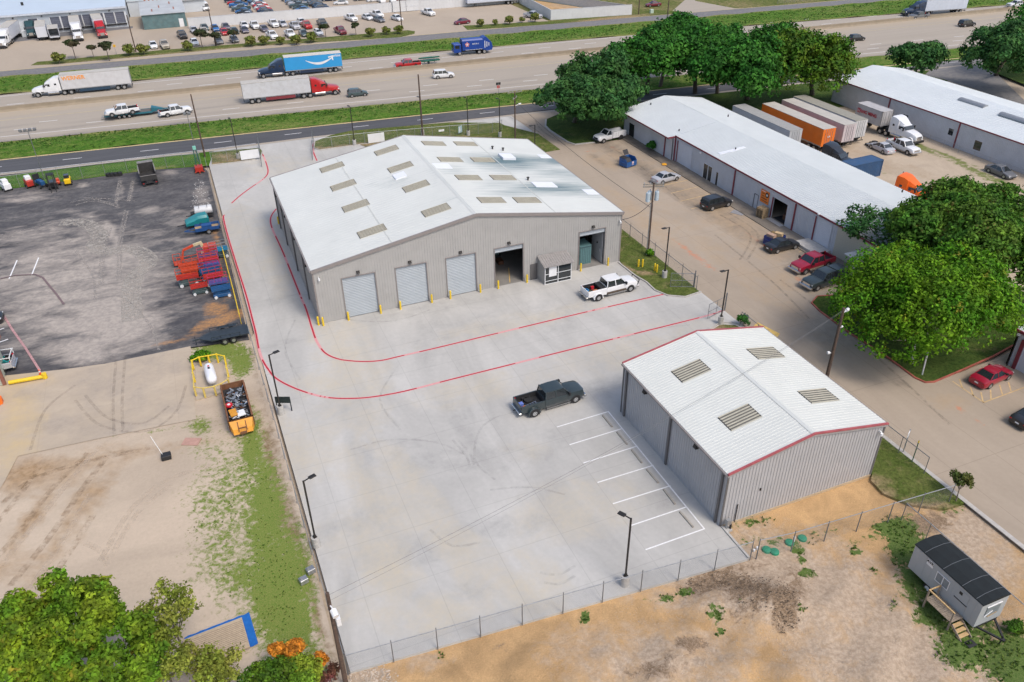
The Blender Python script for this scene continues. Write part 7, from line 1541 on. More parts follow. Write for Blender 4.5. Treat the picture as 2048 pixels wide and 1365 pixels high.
# cables
def cable(pts, sag, label, r=.013, n=14, name='aerial_cable'):
    a, b = Vector(pts[0]), Vector(pts[1]); L = [a.lerp(b, i/n)-Vector((0, 0, sag*4*(i/n)*(1-i/n))) for i in range(n+1)]
    mb = MB(); mb.tube([tuple(p-a) for p in L], r, 4); o = mb.build(name, paint('grey_cable', (.12, .12, .125), .6) if r < .02 else BLACK); o.location = a; tag(o, label, 'cable')
cable(((1.45, 33.0, 8.7), (53.0, 47.9, 7.7)), 1.1, 'thin aerial cable crossing the lot from the lower left pole to the brown pole')
cable(((1.45, 33.0, 8.2), (53.0, 47.9, 7.55)), 1.0, 'second thin cable hanging just under the one across the lot', .009)
cable(((50.4, 78.2, 7.3), (46.5, 78.5, 5.6)), .5, 'thick black drop cable from the transformer pole to the workshop corner', .04)
cable(((50.5, 78.3, 6.5), (51.5, 124.6, 7.5)), .8, 'long cable above the street from the transformer pole to the corner pole', .03)
cable(((53.0, 47.9, 7.8), (64, 52, 7.5)), .3, 'short pale cable from the brown pole into the bright green tree', .02)
# bollards
BP = None
BOL = [(637.5, 650.5, 'pair at the near left corner of the workshop, left one'), (647.2, 652, 'pair at the near left corner of the workshop, right one'), (695.3, 636, 'left of the first closed roll-up door'), (758.8, 621, 'right of the first closed roll-up door'), (798, 613, 'left of the second closed roll-up door'), (860, 599.5, 'right of the second closed roll-up door'), (897, 592, 'left of the third closed roll-up door'), (956.5, 579.5, 'right of the third closed roll-up door'), (992.5, 572.5, 'left of the open middle door'), (1050, 561, 'between the open middle door and the vestibule'),
       (1158.5, 540, 'left of the rightmost open door'), (1211.5, 527.5, 'right of the rightmost open door'), (1276.5, 535, 'first of the two standing left on the kerbed lawn'), (1284.7, 535, 'second of the two standing left on the kerbed lawn'), (1309, 543, 'behind another at the right end of the kerbed lawn'), (1313.2, 545.5, 'nearest the light pole on the kerbed lawn'), (557.5, 448, 'alone by the left wall of the workshop')]
for i, (x, y, l) in enumerate(BOL):
    q = P(x, y)
    if BP is None:
        mb = MB(); mb.loft([[(r_*math.cos(t), r_*math.sin(t), z) for t in [2*math.pi*k/14 for k in range(14)]] for r_, z in ((.11, 0), (.11, .98), (.1, 1.05), (.06, 1.1), (.01, 1.11))]); o = BP = mb.build('bollard', YEL, smooth=40)
    else: o = BP.copy(); COL.objects.link(o)
    if i in (2, 3, 4, 5, 6, 7, 8, 9, 10, 11): q = Vector((q.x-(q.y-77.8)*.0, 77.8, 0))
    o.location = q; tag(o, 'yellow bollard '+l, 'bollard', 'yellow bollards around the workshop')
# wheel stops
WS = None
for i, (a, b) in enumerate((((1205, 833), (1222.5, 854.5)), ((1233, 866), (1253, 890)), ((1262, 901), (1282.5, 927.5)), ((1292, 940), (1315.5, 967.5)), ((1326, 980.5), (1348.5, 1010)), ((1359, 1026), (1384.5, 1055.5)))):
    p, q = P(*a), P(*b); c = (p+q)/2
    if WS is None: mb = MB(); mb.loft([[(x, -.1, 0), (x, -.06, .12), (x, .06, .12), (x, .1, 0)] for x in (-.92, .92)]); o = WS = mb.build('wheel_stop', paint('wheel_stop_concrete', (.33, .30, .26), .9, 0, .15, 5))
    else: o = WS.copy(); COL.objects.link(o)
    o.location = (c.x+.06, c.y, .0); o.rotation_euler = (0, 0, math.atan2(q.y-p.y, q.x-p.x)); tag(o, ['first wheel stop, in the bay farthest from the camera', 'second wheel stop from the far end of the parking bays', 'third wheel stop from the far end of the parking bays', 'third wheel stop from the near end of the parking bays', 'second wheel stop from the near end of the parking bays', 'last wheel stop, in the bay nearest the camera'][i], 'wheel stop', 'concrete wheel stops in the parking bays')
# notice board by the lamp
T = empty('notice_board', (2.0, 66.5, 0), 0, 'black board on two legs standing at the left edge of the lot', 'notice board')
a, b = P(556, 822), P(584, 822); T.location = (a.x, a.y, 0); T.rotation_euler = (0, 0, math.atan2(b.y-a.y, b.x-a.x)); w_ = (b-a).length
mb = MB(); mb.box(-.05, w_+.05, -.04, .04, .95, 1.65); mb.build('panel', paint('dark_green_board', (.012, .022, .022), .7), T)
for x in (0, w_): mb = MB(); mb.box(x-.04, x+.04, -.04, .04, 0, .95); mb.build('leg', BLACK, T)
# green lids and little things behind the small building
for i, (x, y) in enumerate(((1533, 1100.5), (1549, 1104.5), (1579, 1086), (1604.5, 1077.5))):
    q = P(x, y, -.18); mb = MB(); mb.cyl((0, 0, -.05), (0, 0, .12), .36, .33, n=18); mb.cyl((0, 0, .12), (0, 0, .15), .3, .26, n=18); mb.box(-.06, .06, -.02, .02, .15, .18)
    thing_at('septic_lid', mb, paint('green_plastic_lid', (.01, .22, .12), .5, 0, .08, 4), q, .3*i, 'green plastic lid %s, by the fence' % ['farthest left, touching its twin', 'second from left, the larger of the pair', 'third from left beside a white pipe', 'farthest right near the weeds'][i], 'lid', 'green lids in the dirt', smooth=40)
for x, y, h_, l in ((1587, 1083, .5, 'short white pipe beside the green lids'), (1508, 1103, .2, 'white pipe stub left of the fence post'), (1514, 1099, .25, 'second white pipe stub near the slab corner')):
    mb = MB(); mb.cyl((0, 0, 0), (0, 0, h_), .08, n=10); thing_at('pipe_stub', mb, WHITE, P(x, y, -.18), 0, l, 'pipe')
# office trailer
T = empty('office_trailer', (41.55, 20.35, -.36), 0, 'grey site office trailer with a black roof and wooden steps', 'office trailer')
W2, L2 = 2.45, 5.75; GR = paint('grey_trailer_siding', (.36, .385, .40), .5, 0, .04, .6, .08)
mb = MB(); mb.box(0, W2, 0, L2, .85, 3.15)
y = .4
while y < L2: mb.box(-.012, 0, y, y+.02, .86, 3.1); y += .6
mb.build('body', GR, T)
mb = MB(); mb.loft([[(-.06, y, 3.1), (0, y, 3.16), (W2*.3, y, 3.33), (W2*.7, y, 3.33), (W2, y, 3.16), (W2+.06, y, 3.1)] for y in (-.06, L2+.06)], 0)
for y in (.55, 1.7, 3.3, 4.9): mb.loft([[(0, yy, 3.165), (W2*.3, yy, 3.335), (W2*.7, yy, 3.335), (W2, yy, 3.165), (W2, yy, 3.17), (W2*.7, yy, 3.345), (W2*.3, yy, 3.345), (0, yy, 3.175)] for yy in (y, y+.03)], 1)
mb.build('roof', [paint('black_membrane_roof', (.005, .009, .011), .8, 0, .35, 1.2), paint('roof_seam', (.12, .13, .14), .5)], T)
mb = MB(); mb.box(-.03, -.013, 2.55, 3.55, 1.85, 2.6, 0); mb.box(-.05, -.03, 3.0, 3.06, 1.85, 2.6, 1)
for a, b, c, d in ((2.5, 3.6, 2.6, 2.65), (2.5, 3.6, 1.8, 1.85), (2.5, 2.55, 1.85, 2.6), (3.55, 3.6, 1.85, 2.6)): mb.box(-.05, -.013, a, b, c, d, 1)
mb.build('window', [paint('dim_window', (.2, .23, .25), .3), WHITE], T)
mb = MB(); mb.box(-.03, -.013, .95, 1.9, .9, 2.85, 0); mb.box(-.06, -.03, .9, 1.95, 1.9, 1.96, 1); mb.build('door', [GR, BLACK], T)
mb = MB(); mb.box(-.04, -.013, 1.45, 1.7, 2.45, 2.7); mb.build('door_light', BLACK, T)
mb = MB(); mb.box(.6, 1.85, -.05, -.013, 1.7, 2.6, 0); mb.box(.55, 1.9, -.07, -.013, 2.6, 2.68, 1); mb.bar((.55, -.06, 1.75), (1.2, -.06, 2.1), .06, .04, 1); mb.bar((.9, -.06, 1.6), (1.7, -.06, 1.75), .06, .04, 2); mb.build('end_window', [paint('dim_window', (.2, .23, .25), .3), WHITE, WOOD], T)
mb = MB(); mb.box(-.025, -.013, 4.0, 4.55, 2.45, 2.95); mb.build('sign_plate', WHITE, T)
text_obj(T, 'AVR', .3, BLACK, (-.028, 4.28, 2.78), (0, -1, 0), (0, 0, 1), bold=.01)
text_obj(T, '555-0100', .09, BLACK, (-.028, 4.28, 2.56), (0, -1, 0), (0, 0, 1)) if False else None
mb = MB(); mb.box(.2, W2-.2, 0, L2, .65, .85); mb.build('chassis', BLACK, T)
for y in (3.2, 3.95):
    for s, x in ((-1, .28), (1, W2-.28)):
        mb = MB(); mb.cyl((x-s*.11, y, .36), (x+s*.11, y, .36), .36, n=16, m=0); mb.cyl((x+s*.112, y, .36), (x+s*.12, y, .36), .2, n=12, m=1); mb.build('wheel', [RUBBER, WHITE], T)
mb = MB(); mb.bar((.4, 0, .72), (W2/2, -1.5, .62), .12); mb.bar((W2-.4, 0, .72), (W2/2, -1.5, .62), .12); mb.cyl((W2/2, -1.3, 0), (W2/2, -1.3, .9), .05, n=8); mb.build('tow_frame', BLACK, T)
S = empty('wooden_steps', (40.35, 20.6, -.2), 0, 'timber landing with rails and three yellowish steps at the office trailer door', 'steps')
WD = paint('grey_deck_boards', (.27, .22, .17), .9, 0, .25, 5); WY = paint('pale_lumber', (.48, .33, .16), .85, 0, .2, 5)
mb = MB()
for k in range(16): mb.box(.0, 1.1, .55+k*.14, .55+k*.14+.125, .8, .84)
mb.build('landing', WD, S)
for k in range(3): mb = MB(); mb.box(.0, 1.05, .25-k*.3, .52-k*.3, .58-k*.2, .62-k*.2); mb.build('step', WY, S)
for x, y in ((.02, .6), (.02, 2.7), (1.05, 2.7), (1.05, .6)): mb = MB(); mb.box(x-.05, x+.05, y-.05, y+.05, 0, 1.75 if x < .5 or y > 1 else .8); mb.build('post', WD, S)
mb = MB(); mb.box(-.03, .07, .55, 2.75, 1.72, 1.8); mb.box(.07, 1.05, 2.66, 2.74, 1.72, 1.8); mb.build('handrail', WY, S)
for x in (.05, .98): mb = MB(); mb.bar((x, .5, .72), (x, -.5, .05), .05, .2); mb.build('stringer', WD, S)
mb = MB(); mb.box(-.35, .35, -.25, .25, 0, .02); thing_at('door_mat', mb, BLACK, (40.9, 19.75, -.14), 0, 'small black mat on the ground at the foot of the wooden steps', 'mat')

# ------------------------------------------------------------------ left yard objects
RO = paint('orange_yellow_skip', (.62, .27, .02), .55, 0, .15, 1.5, .25); RUST = paint('rusty_skip_steel', (.17, .075, .035), .85, 0, .35, 2)
T = empty('rolloff_container', (-1.65, 65.3, 0), R(1.2), 'rusty open roll-off container with a yellow front, heaped with scrap', 'skip')
mb = MB(); mb.box(-1.08, -1.0, -3.0, 3.1, .25, 1.42, 1); mb.box(1.0, 1.08, -3.0, 3.1, .25, 1.42, 1); mb.box(-1.0, 1.0, 3.02, 3.1, .25, 1.42, 1); mb.box(-1.0, 1.0, -3.0, 3.02, .25, .32, 1)
mb.box(-1.0, 1.0, -2.98, -2.9, .32, 1.42, 0)
for k in range(9): 
    for s in (-1, 1): mb.box(min(s*1.08, s*1.15), max(s*1.08, s*1.15), -2.8+k*.7, -2.72+k*.7, .25, 1.35, 1)
mb.build('bin_body', [RO, RUST], T)
mb = MB(); mb.extr([(0, 0), (0, 0)], 0, 0) if False else None
mb.loft([[(-1.05, -3.0, .3), (1.05, -3.0, .3), (1.05, -3.0, 1.4), (-1.05, -3.0, 1.4)], [(-.85, -3.75, .3), (.85, -3.75, .3), (.85, -3.55, .75), (-.85, -3.55, .75)]]); mb.build('front_end', RO, T)
mb = MB()
for s in (-1, 1): mb.bar((s*.35, -3.02, 1.3), (s*.35, -3.75, .6), .08)
mb.bar((-.35, -3.6, .85), (.35, -3.6, .85), .07); mb.box(-.3, .3, -3.85, -3.7, .3, .5)
for k in range(2): mb.box(-1.15, 1.15, -3.04, -2.96, 1.38, 1.5)
mb.build('hook_frame', RUST, T)
mb = MB(); mb.box(-1.12, -.98, -3.0, 3.12, 1.42, 1.5); mb.box(.98, 1.12, -3.0, 3.12, 1.42, 1.5); mb.box(-.98, .98, 3.0, 3.12, 1.42, 1.5); mb.build('top_rim', RUST, T)
rr = random.Random(11); SC = [GALV, CHROME, BLACK, paint('scrap_white', (.55, .56, .57), .5), RUST, paint('scrap_blue_grey', (.18, .2, .23), .6), DARK]
mb = MB()
mb.loft([[(-.98, -2.9, .35), (-.98, -2.9, .8), (.98, -2.9, .8), (.98, -2.9, .35)], [(-.98, 3.0, .35), (-.98, 3.0, .9), (.98, 3.0, .9), (.98, 3.0, .35)]], 6)
for k in range(150):
    x, y, z = rr.uniform(-.8, .8), rr.uniform(-2.7, 2.2), rr.uniform(.85, 1.3); a = rr.uniform(0, 3.14); l = rr.uniform(.15, .6)
    dz = rr.uniform(-.15, .15); ax, ay = max(-.95, min(.95, x+l*math.cos(a))), y+l*math.sin(a)
    mb.bar((x-.0, y, z), (ax, ay, z+dz), rr.uniform(.03, .18), rr.uniform(.02, .08), rr.choice((0, 0, 1, 2, 3, 5, 5, 4)))
o = mb.build('scrap_heap', SC); o.location = T.location; o.rotation_euler = T.rotation_euler; tag(o, 'heap of grey metal scrap filling the roll-off container', 'scrap', kind='stuff')
for nm, m_, loc, sz, l, ct in (('metal_sheet', WHITE, (-1.45, 63.3, 1.3), (.35, .45, .04), 'white sheet lying on the scrap in the roll-off container', 'panel'), ('metal_sheet', RO, (-2.1, 63.6, 1.32), (.32, .55, .04), 'orange plate lying on the scrap in the roll-off container', 'panel')):
    mb = MB(); mb.box(-sz[0], sz[0], -sz[1], sz[1], 0, sz[2]*2); thing_at(nm, mb, m_, loc, R(8), l, ct)
mb = MB(); mb.cyl((0, 0, 0), (0, 0, .16), .33, n=16, m=0); mb.cyl((0, 0, .16), (0, 0, .18), .14, n=10, m=1); thing_at('cable_reel', mb, [paint('red_reel', (.5, .01, .02), .5), WHITE], (-2.35, 64.9, 1.3), 0, 'red reel on top of the scrap in the roll-off container', 'reel')
# propane tank in its yellow cage
mb = MB(); mb.prism([(-5.3, 69.0), (-2.2, 69.3), (-2.0, 74.9), (-4.95, 74.6)], -.1, .03); o = mb.build('tank_pad', M_APRON); o['kind'] = 'structure'
T = empty('propane_tank', (-3.55, 71.85, 0), R(93), 'white horizontal gas tank on a pad inside the yellow rail cage', 'tank')
mb = MB(); n = 16; mb.loft([[(x, r_*math.cos(t), .85+r_*math.sin(t)) for t in [2*math.pi*k/n for k in range(n)]] for x, r_ in ((-1.6, .05), (-1.52, .3), (-1.3, .46), (-1.05, .5), (1.05, .5), (1.3, .46), (1.52, .3), (1.6, .05))]); mb.build('tank_shell', paint('glossy_white_tank', (.74, .75, .78), .3, 0, .03, 1), T, smooth=40)
mb = MB(); mb.box(-1.0, -.8, -.35, .35, .03, .45); mb.box(.8, 1.0, -.35, .35, .03, .45); mb.build('cradle', CONC, T)
mb = MB(); mb.cyl((.2, 0, 1.33), (.2, 0, 1.45), .12, n=8); mb.box(.55, .75, -.1, .1, 1.3, 1.36, 1); mb.build('valve', [BLACK, REDL], T)
T = empty('rail_cage', (-3.5, 72, 0), 0, 'yellow pipe guard rail around the white gas tank', 'guard rail')
cg = [(-5.1, 74.6), (-4.36, 74.95), (-3.48, 74.85), (-2.65, 74.8), (-1.95, 74.1), (-1.95, 71.8), (-2.0, 69.7), (-2.71, 69.2), (-3.39, 69.0), (-4.4, 69.1), (-5.2, 69.7), (-5.15, 72.2)]
YF = paint('sun_faded_yellow', (.62, .47, .12), .6, 0, .1, 3)
for i, (x, y) in enumerate(cg): mb = MB(); mb.cyl((x+3.5, y-72, 0), (x+3.5, y-72, 1.15), .1, n=10); mb.build('post', YEL if y > 71 else YF, T)
mb = MB()
for i in range(len(cg)):
    a, b = cg[i], cg[(i+1) % len(cg)]; mb.cyl((a[0]+3.5, a[1]-72, 1.1), (b[0]+3.5, b[1]-72, 1.1), .06, n=8, m=0 if a[1] > 71 and b[1] > 71 else 1)
mb.build('rail', [YEL, YF], T)
# black utility trailer
T = empty('utility_trailer', (-1.3, 79.4, 0), R(180), 'black tandem axle trailer parked on the grass edge behind the yellow cage', 'trailer')
BT = paint('blue_black_trailer', (.03, .04, .05), .5, 0, .15, 2)
mb = MB(); mb.box(-2.3, 1.6, -1.0, 1.0, .55, .68); mb.loft([[(1.6, -1.0, .56), (1.6, 1.0, .56), (1.6, 1.0, .67), (1.6, -1.0, .67)], [(2.7, -.2, .56), (2.7, .2, .56), (2.7, .2, .67), (2.7, -.2, .67)]]); mb.build('deck', BT, T)
for s in (-1, 1):
    mb = MB(); mb.box(-1.4, 1.6, min(s*1.0, s*1.06), max(s*1.0, s*1.06), 1.0, 1.08)
    for x in (-1.4, -.4, .6, 1.55): mb.box(x, x+.06, min(s*1.0, s*1.06), max(s*1.0, s*1.06), .6, 1.05)
    mb.build('side_rail', BT, T)
    mb = MB(); mb.box(-1.2, .9, min(s*1.02, s*1.32), max(s*1.02, s*1.32), .78, .82); mb.build('fender', BT, T)
    for x in (-.6, .3): wheel(T, x, s*1.3, .34, .2, .55)
mb = MB(); mb.bar((2.6, 0, .6), (3.5, 0, .55), .12); mb.cyl((3.2, 0, 0), (3.2, 0, 1.0), .04, n=6); mb.build('tow_frame', BT, T)
# trailers with a blue deck, teal compressor, white tank
T = empty('utility_trailer', (-1.2, 109.0, 0), R(180), 'small blue single axle trailer beside the fence, nearest the lifts', 'trailer'); BL = paint('cobalt_blue_steel', (.015, .07, .22), .5, 0, .15, 2)
mb = MB(); mb.box(-1.9, 1.3, -.8, .8, .5, .6, 1); mb.box(-1.9, 1.3, -.86, -.8, .5, .95, 0); mb.box(-1.9, 1.3, .8, .86, .5, .95, 0); mb.box(-1.95, -1.85, -.86, .86, .5, .9, 0); mb.bar((1.3, -.7, .5), (2.7, 0, .5), .1, m=0); mb.bar((1.3, .7, .5), (2.7, 0, .5), .1, m=0); mb.box(-.9, .4, -.3, .5, .6, 1.1, 0); mb.build('frame', [BL, WOOD], T)
for s in (-1, 1): wheel(T, -.4, s*1.05, .34, .2, .6)
T = empty('air_compressor', (-2.0, 111.6, 0), R(184), 'teal towable compressor with a rounded hood beside the blue trailer', 'compressor'); TL = paint('teal_enamel', (.015, .2, .22), .35, 0, .08, 1.5)
mb = MB(); mb.loft([[(x, -.8, .45), (x, -.85, z*.8), (x, -.6, z), (x, .6, z), (x, .85, z*.8), (x, .8, .45)] for x, z in ((-1.5, 1.3), (-1.3, 1.6), (-.2, 1.6), (0, 1.5), (1.5, .95), (1.6, .8))]); mb.build('hood', TL, T, smooth=30)
mb = MB(); mb.bar((1.5, 0, .45), (2.7, 0, .4), .1); mb.box(-1.4, 1.4, -.5, .5, .35, .45); mb.box(-.6, .3, -.87, -.86, .55, .75, 1); mb.build('frame', [DARK, WHITE], T)
for s in (-1, 1): wheel(T, -.3, s*.98, .33, .2)
T = empty('water_tank_trailer', (-.9, 114.2, 0), R(178), 'white plastic tank on a two wheeled trailer beside the teal compressor', 'tank trailer')
mb = MB(); n = 14; mb.loft([[(x, r_*math.cos(t), 1.15+r_*.85*math.sin(t)) for t in [2*math.pi*k/n for k in range(n)]] for x, r_ in ((-1.2, .3), (-1.15, .65), (-1.0, .72), (1.0, .72), (1.15, .65), (1.2, .3))]); mb.build('tank_shell', paint('milky_tank', (.55, .56, .57), .5, 0, .05, 2), T, smooth=40)
mb = MB(); mb.box(-1.3, 1.3, -.6, .6, .45, .55); mb.bar((1.3, 0, .5), (2.5, 0, .5), .1); mb.box(1.3, 1.8, -.4, .4, .55, .95); 
for x in (-.6, .5): mb.box(x, x+.05, -.74, .74, 1.74, 1.78)
mb.build('frame', DARK, T)
for s in (-1, 1): wheel(T, 0, s*.95, .38, .22)
# scissor lifts
def lift_proto():
    t = empty('scissor_lift', (0, 0, 0)); mb = MB(); mb.box(-1.05, 1.05, -.38, .38, .15, .55, bev=.03); mb.build('chassis', [WHITE], t)
    mb = MB()
    for k in range(3):
        for s in (-1, 1): mb.bar((-.9, s*.3, .6+k*.14), (.9, s*.3, .72+k*.14), .06); mb.bar((.9, s*.24, .6+k*.14), (-.9, s*.24, .72+k*.14), .06)
    mb.build('scissor_arms', paint('grey_green_arms', (.09, .13, .135), .5), t)
    mb = MB(); mb.box(-1.15, 1.15, -.4, .4, 1.05, 1.17); 
    for s in (-1, 1): mb.box(-1.15, 1.15, min(s*.4, s*.42), max(s*.4, s*.42), 1.05, 1.35)
    mb.build('platform', [WHITE, BLACK], t)
    mb = MB()
    for z in (1.7, 2.15):
        for s in (-1, 1): mb.bar((-1.13, s*.39, z), (1.13, s*.39, z), .045); mb.bar((s*1.13, -.39, z), (s*1.13, .39, z), .045)
    for x in (-1.13, -.4, .4, 1.13):
        for s in (-1, 1): mb.bar((x, s*.39, 1.17), (x, s*.39, 2.15), .045)
    mb.build('guard_rail', [WHITE], t)
    for x in (-.8, .8):
        for s in (-1, 1): mb = MB(); y = s*.46; mb.cyl((x, y, .2), (x, y-s*.14, .2), .2, n=12, m=1); mb.cyl((x, y+s*.003, .2), (x, y, .2), .12, n=10, m=0); mb.build('wheel', [WHITE, CLEARL], t)
    return t
LR = paint('lift_red', (.40, .028, .018), .45, 0, .1, 2, .08); LO = paint('lift_orange_red', (.50, .065, .025), .45, 0, .1, 2); LB = paint('lift_blue', (.015, .085, .22), .45, 0, .1, 2, .08); LV = paint('lift_violet', (.12, .07, .26), .5); LP = paint('lift_pink_red', (.5, .03, .09), .45)
lp = None
LIFTS = [(-3.2, 91.3, .85, LR, LR, 'small red scissor lift at the near end of the left row'), (-4.3, 94.0, 1.1, LR, LO, 'long red scissor lift, second in the left row'), (-3.6, 95.7, 1.15, LO, LO, 'orange red scissor lift, third in the left row'), (-3.9, 97.1, 1.1, LO, LO, 'orange red lift with empty rails at the back of the left row'),
         (-.85, 89.4, .95, LB, LB, 'blue scissor lift at the near end of the right row'), (-1.0, 91.2, .95, LV, LP, 'violet and pink scissor lift just behind the near blue one'), (-1.4, 92.9, 1.0, LR, LR, 'bright red scissor lift in the middle of the right row'), (-1.7, 94.5, 1.0, LB, LB, 'blue scissor lift in the middle of the right row'), (-1.5, 96.0, 1.0, LV, LP, 'violet railed scissor lift toward the back of the right row'), (-1.6, 97.5, 1.0, LR, LO, 'red scissor lift toward the back of the right row'), (-1.5, 98.9, 1.05, LB, LP, 'blue scissor lift with pink rails near the boom lift'), (-.1, 100.2, 1.0, paint('lift_light_blue', (.02, .2, .36), .5), GALV, 'light blue scissor lift with grey rails behind the boom lift')]
for i, (x, y, s, c1, c2, l) in enumerate(LIFTS):
    if lp is None: lp = lift_proto(); o = lp; kids = list(lp.children)
    else:
        o = lp.copy(); COL.objects.link(o)
        for ch in kids: copy_tree(ch, o)
    for k in list(o.keys()): del o[k]
    for ch in o.children:
        k = ch.name.split('.')[0]; cc = {'chassis': c1 if c1 is LB else CSL, 'platform': c1, 'guard_rail': c2, 'scissor_arms': LB if c1 is LB else None}.get(k)
        if cc: ch.material_slots[0].link = 'OBJECT'; ch.material_slots[0].material = cc
    o.location = (x, y, -.06); o.rotation_euler = (0, 0, R(rnd.uniform(-2, 4))); o.scale = (s, 1.15, s if s < 1 else 1); tag(o, l, 'scissor lift', 'scissor lifts parked by the fence')
# boom lift
T = empty('boom_lift', (-1.3, 100.6, -.06), 0, 'orange and cream articulated boom lift reaching left over the asphalt', 'boom lift'); CRM = paint('cream_boom', (.52, .44, .28), .5)
mb = MB(); mb.box(-1.0, 1.0, -.8, .8, .4, .8); mb.build('chassis', CRM, T)
mb = MB(); mb.box(-.6, 1.0, -.6, .6, .8, 1.9, bev=.1); mb.build('turret', LO, T)
mb = MB(); mb.bar((-.5, .2, 1.2), (-.8, .2, 2.3), .35, m=0); mb.bar((-.8, .2, 2.2), (-1.7, .1, 2.05), .26, .3, m=0); mb.bar((-1.7, .1, 2.05), (-3.0, -.2, 1.75), .24, .26, m=1); mb.build('boom', [CRM, LO], T)
mb = MB(); mb.bar((-3.0, -.2, 1.75), (-3.4, -.6, .6), .18, m=0); mb.build('jib', LO, T)
mb = MB()
for z in (.3, .85, 1.35):
    for a, b in (((-4.4, -1.2), (-3.5, -1.2)), ((-3.5, -1.2), (-3.5, -.1)), ((-3.5, -.1), (-4.4, -.1)), ((-4.4, -.1), (-4.4, -1.2))): mb.bar((*a, z), (*b, z), .05)
for a in ((-4.4, -1.2), (-3.5, -1.2), (-3.5, -.1), (-4.4, -.1), (-4.4, -.65), (-3.5, -.65)): mb.bar((*a, .3), (*a, 1.35), .05)
mb.box(-4.4, -3.5, -1.2, -.1, .24, .3); mb.build('basket', LO, T)
for x in (-.75, .75):
    for s in (-1, 1): wheel(T, x, s*.95, .38, .24)
# dump truck, tyres, machines along the top fence
DRIM = paint('scuffed_bed_rim', (.2, .19, .18), .6, 0, .3, 3)
T = empty('dump_truck', (-7.9, 133.2, -.06), R(93), 'black dump truck seen from behind with an empty bed by the top fence', 'dump truck')
mb = MB(); mb.box(-2.9, 1.0, -1.2, -1.12, 1.0, 2.2); mb.box(-2.9, 1.0, 1.12, 1.2, 1.0, 2.2); mb.box(-2.9, 1.0, -1.12, 1.12, 1.0, 1.08); mb.box(.92, 1.0, -1.12, 1.12, 1.08, 2.5); mb.box(.9, 1.9, -1.15, 1.15, 2.45, 2.52); mb.box(-2.96, -2.88, -1.15, 1.15, .95, 1.7); mb.box(-2.85, .9, -.07, .07, 1.08, 1.3)
mb.build('dump_bed', paint('black_dump_bed', (.035, .034, .034), .6, 0, .25, 2), T)
mb = MB(); mb.box(-2.9, 1.0, -1.24, -1.1, 2.2, 2.27); mb.box(-2.9, 1.0, 1.1, 1.24, 2.2, 2.27); mb.box(.9, 1.9, -1.17, 1.17, 2.53, 2.58); mb.box(-2.99, -2.9, -1.2, 1.2, 1.7, 1.78); mb.build('bed_rim', DRIM, T)
mb = MB(); mb.box(1.2, 2.9, -1.15, 1.15, .8, 2.3, bev=.1); mb.box(2.9, 4.2, -.9, .9, .8, 1.6, bev=.1); mb.build('cab', CG, T); mb = MB(); mb.box(-2.9, 4.2, -.4, .4, .6, .95); mb.box(-3.0, -2.9, -1.1, 1.1, .5, .62); mb.build('chassis', DARK, T)
mb = MB(); mb.box(1.15, 1.19, -.9, .9, 1.5, 2.1); mb.build('rear_window', GLASS, T)
for s in (-1, 1):
    for x in (-2.0,): wheel(T, x, s*1.2, .48, .26, dual=True)
    wheel(T, 3.2, s*1.12, .48, .28); mb = MB(); mb.box(-2.99, -2.97, min(s*.6, s*1.1), max(s*.6, s*1.1), .15, .6); mb.build('mud_flap', BLACK, T)
    mb = MB(); mb.box(-3.02, -3.0, min(s*.8, s*1.05), max(s*.8, s*1.05), .52, .6); mb.build('tail_light', REDL, T)
for k, (x, y) in enumerate(((218, 353), (225, 352.5), (233, 352), (240, 351))):
    for j in range(1): mb = MB(); mb.cyl((0, 0, 0), (0, 0, .5), .42, n=12); mb.cyl((0, 0, .5), (0, 0, .51), .2, n=10, m=1); thing_at('tyre_stack', mb, [RUBBER, BLACK], P(x, y, -.06), 0, 'stack of black tyres by the top fence, %s from left' % ['first', 'second', 'third', 'last'][k], 'tyres', 'tyre stacks by the top fence')
def machine(px, ang, label, cat, name, build, z=-.06):
    q = P(*px); t = empty(name, (q.x, q.y+.6, z), R(ang), label, cat); build(t); return t
def mk_fork(t):
    mb = MB(); mb.box(-1.1, .6, -.6, .6, .35, 1.1, bev=.06); mb.build('body', CK, t)
    mb = MB()
    for x in (-.9, .5):
        for s in (-1, 1): mb.bar((x, s*.5, 1.1), (x*.8, s*.5, 2.2), .08)
    mb.box(-.8, .5, -.55, .55, 2.2, 2.26); mb.build('cage', BLACK, t)
    mb = MB()
    for s in (-1, 1): mb.bar((.9, s*.35, .1), (.8, s*.35, 2.6), .12); mb.bar((.95, s*.35, .1), (2.0, s*.35, .08), .12, .05)
    mb.bar((.85, -.35, 1.2), (.85, .35, 1.2), .1); mb.build('mast', DARK, t)
    for x in (-.8, .4):
        for s in (-1, 1): wheel(t, x, s*.68, .32, .22)
machine((107, 379), -85, 'black forklift with a roof cage facing the camera by the top fence', 'forklift', 'forklift', mk_fork)
def mk_tractor(t):
    mb = MB(); mb.box(-.2, 1.4, -.3, .3, .5, 1.15, bev=.05); mb.box(-.9, -.2, -.5, .5, .6, .95); mb.build('body', LB, t)
    mb = MB(); mb.box(-.6, -.55, -.5, .5, .9, 1.9); mb.build('roll_bar', BLACK, t)
    for s in (-1, 1): wheel(t, -.5, s*.75, .55, .28); wheel(t, 1.1, s*.6, .32, .2)
machine((80, 375), -60, 'small blue tractor with black wheels by the top fence', 'tractor', 'tractor', mk_tractor)
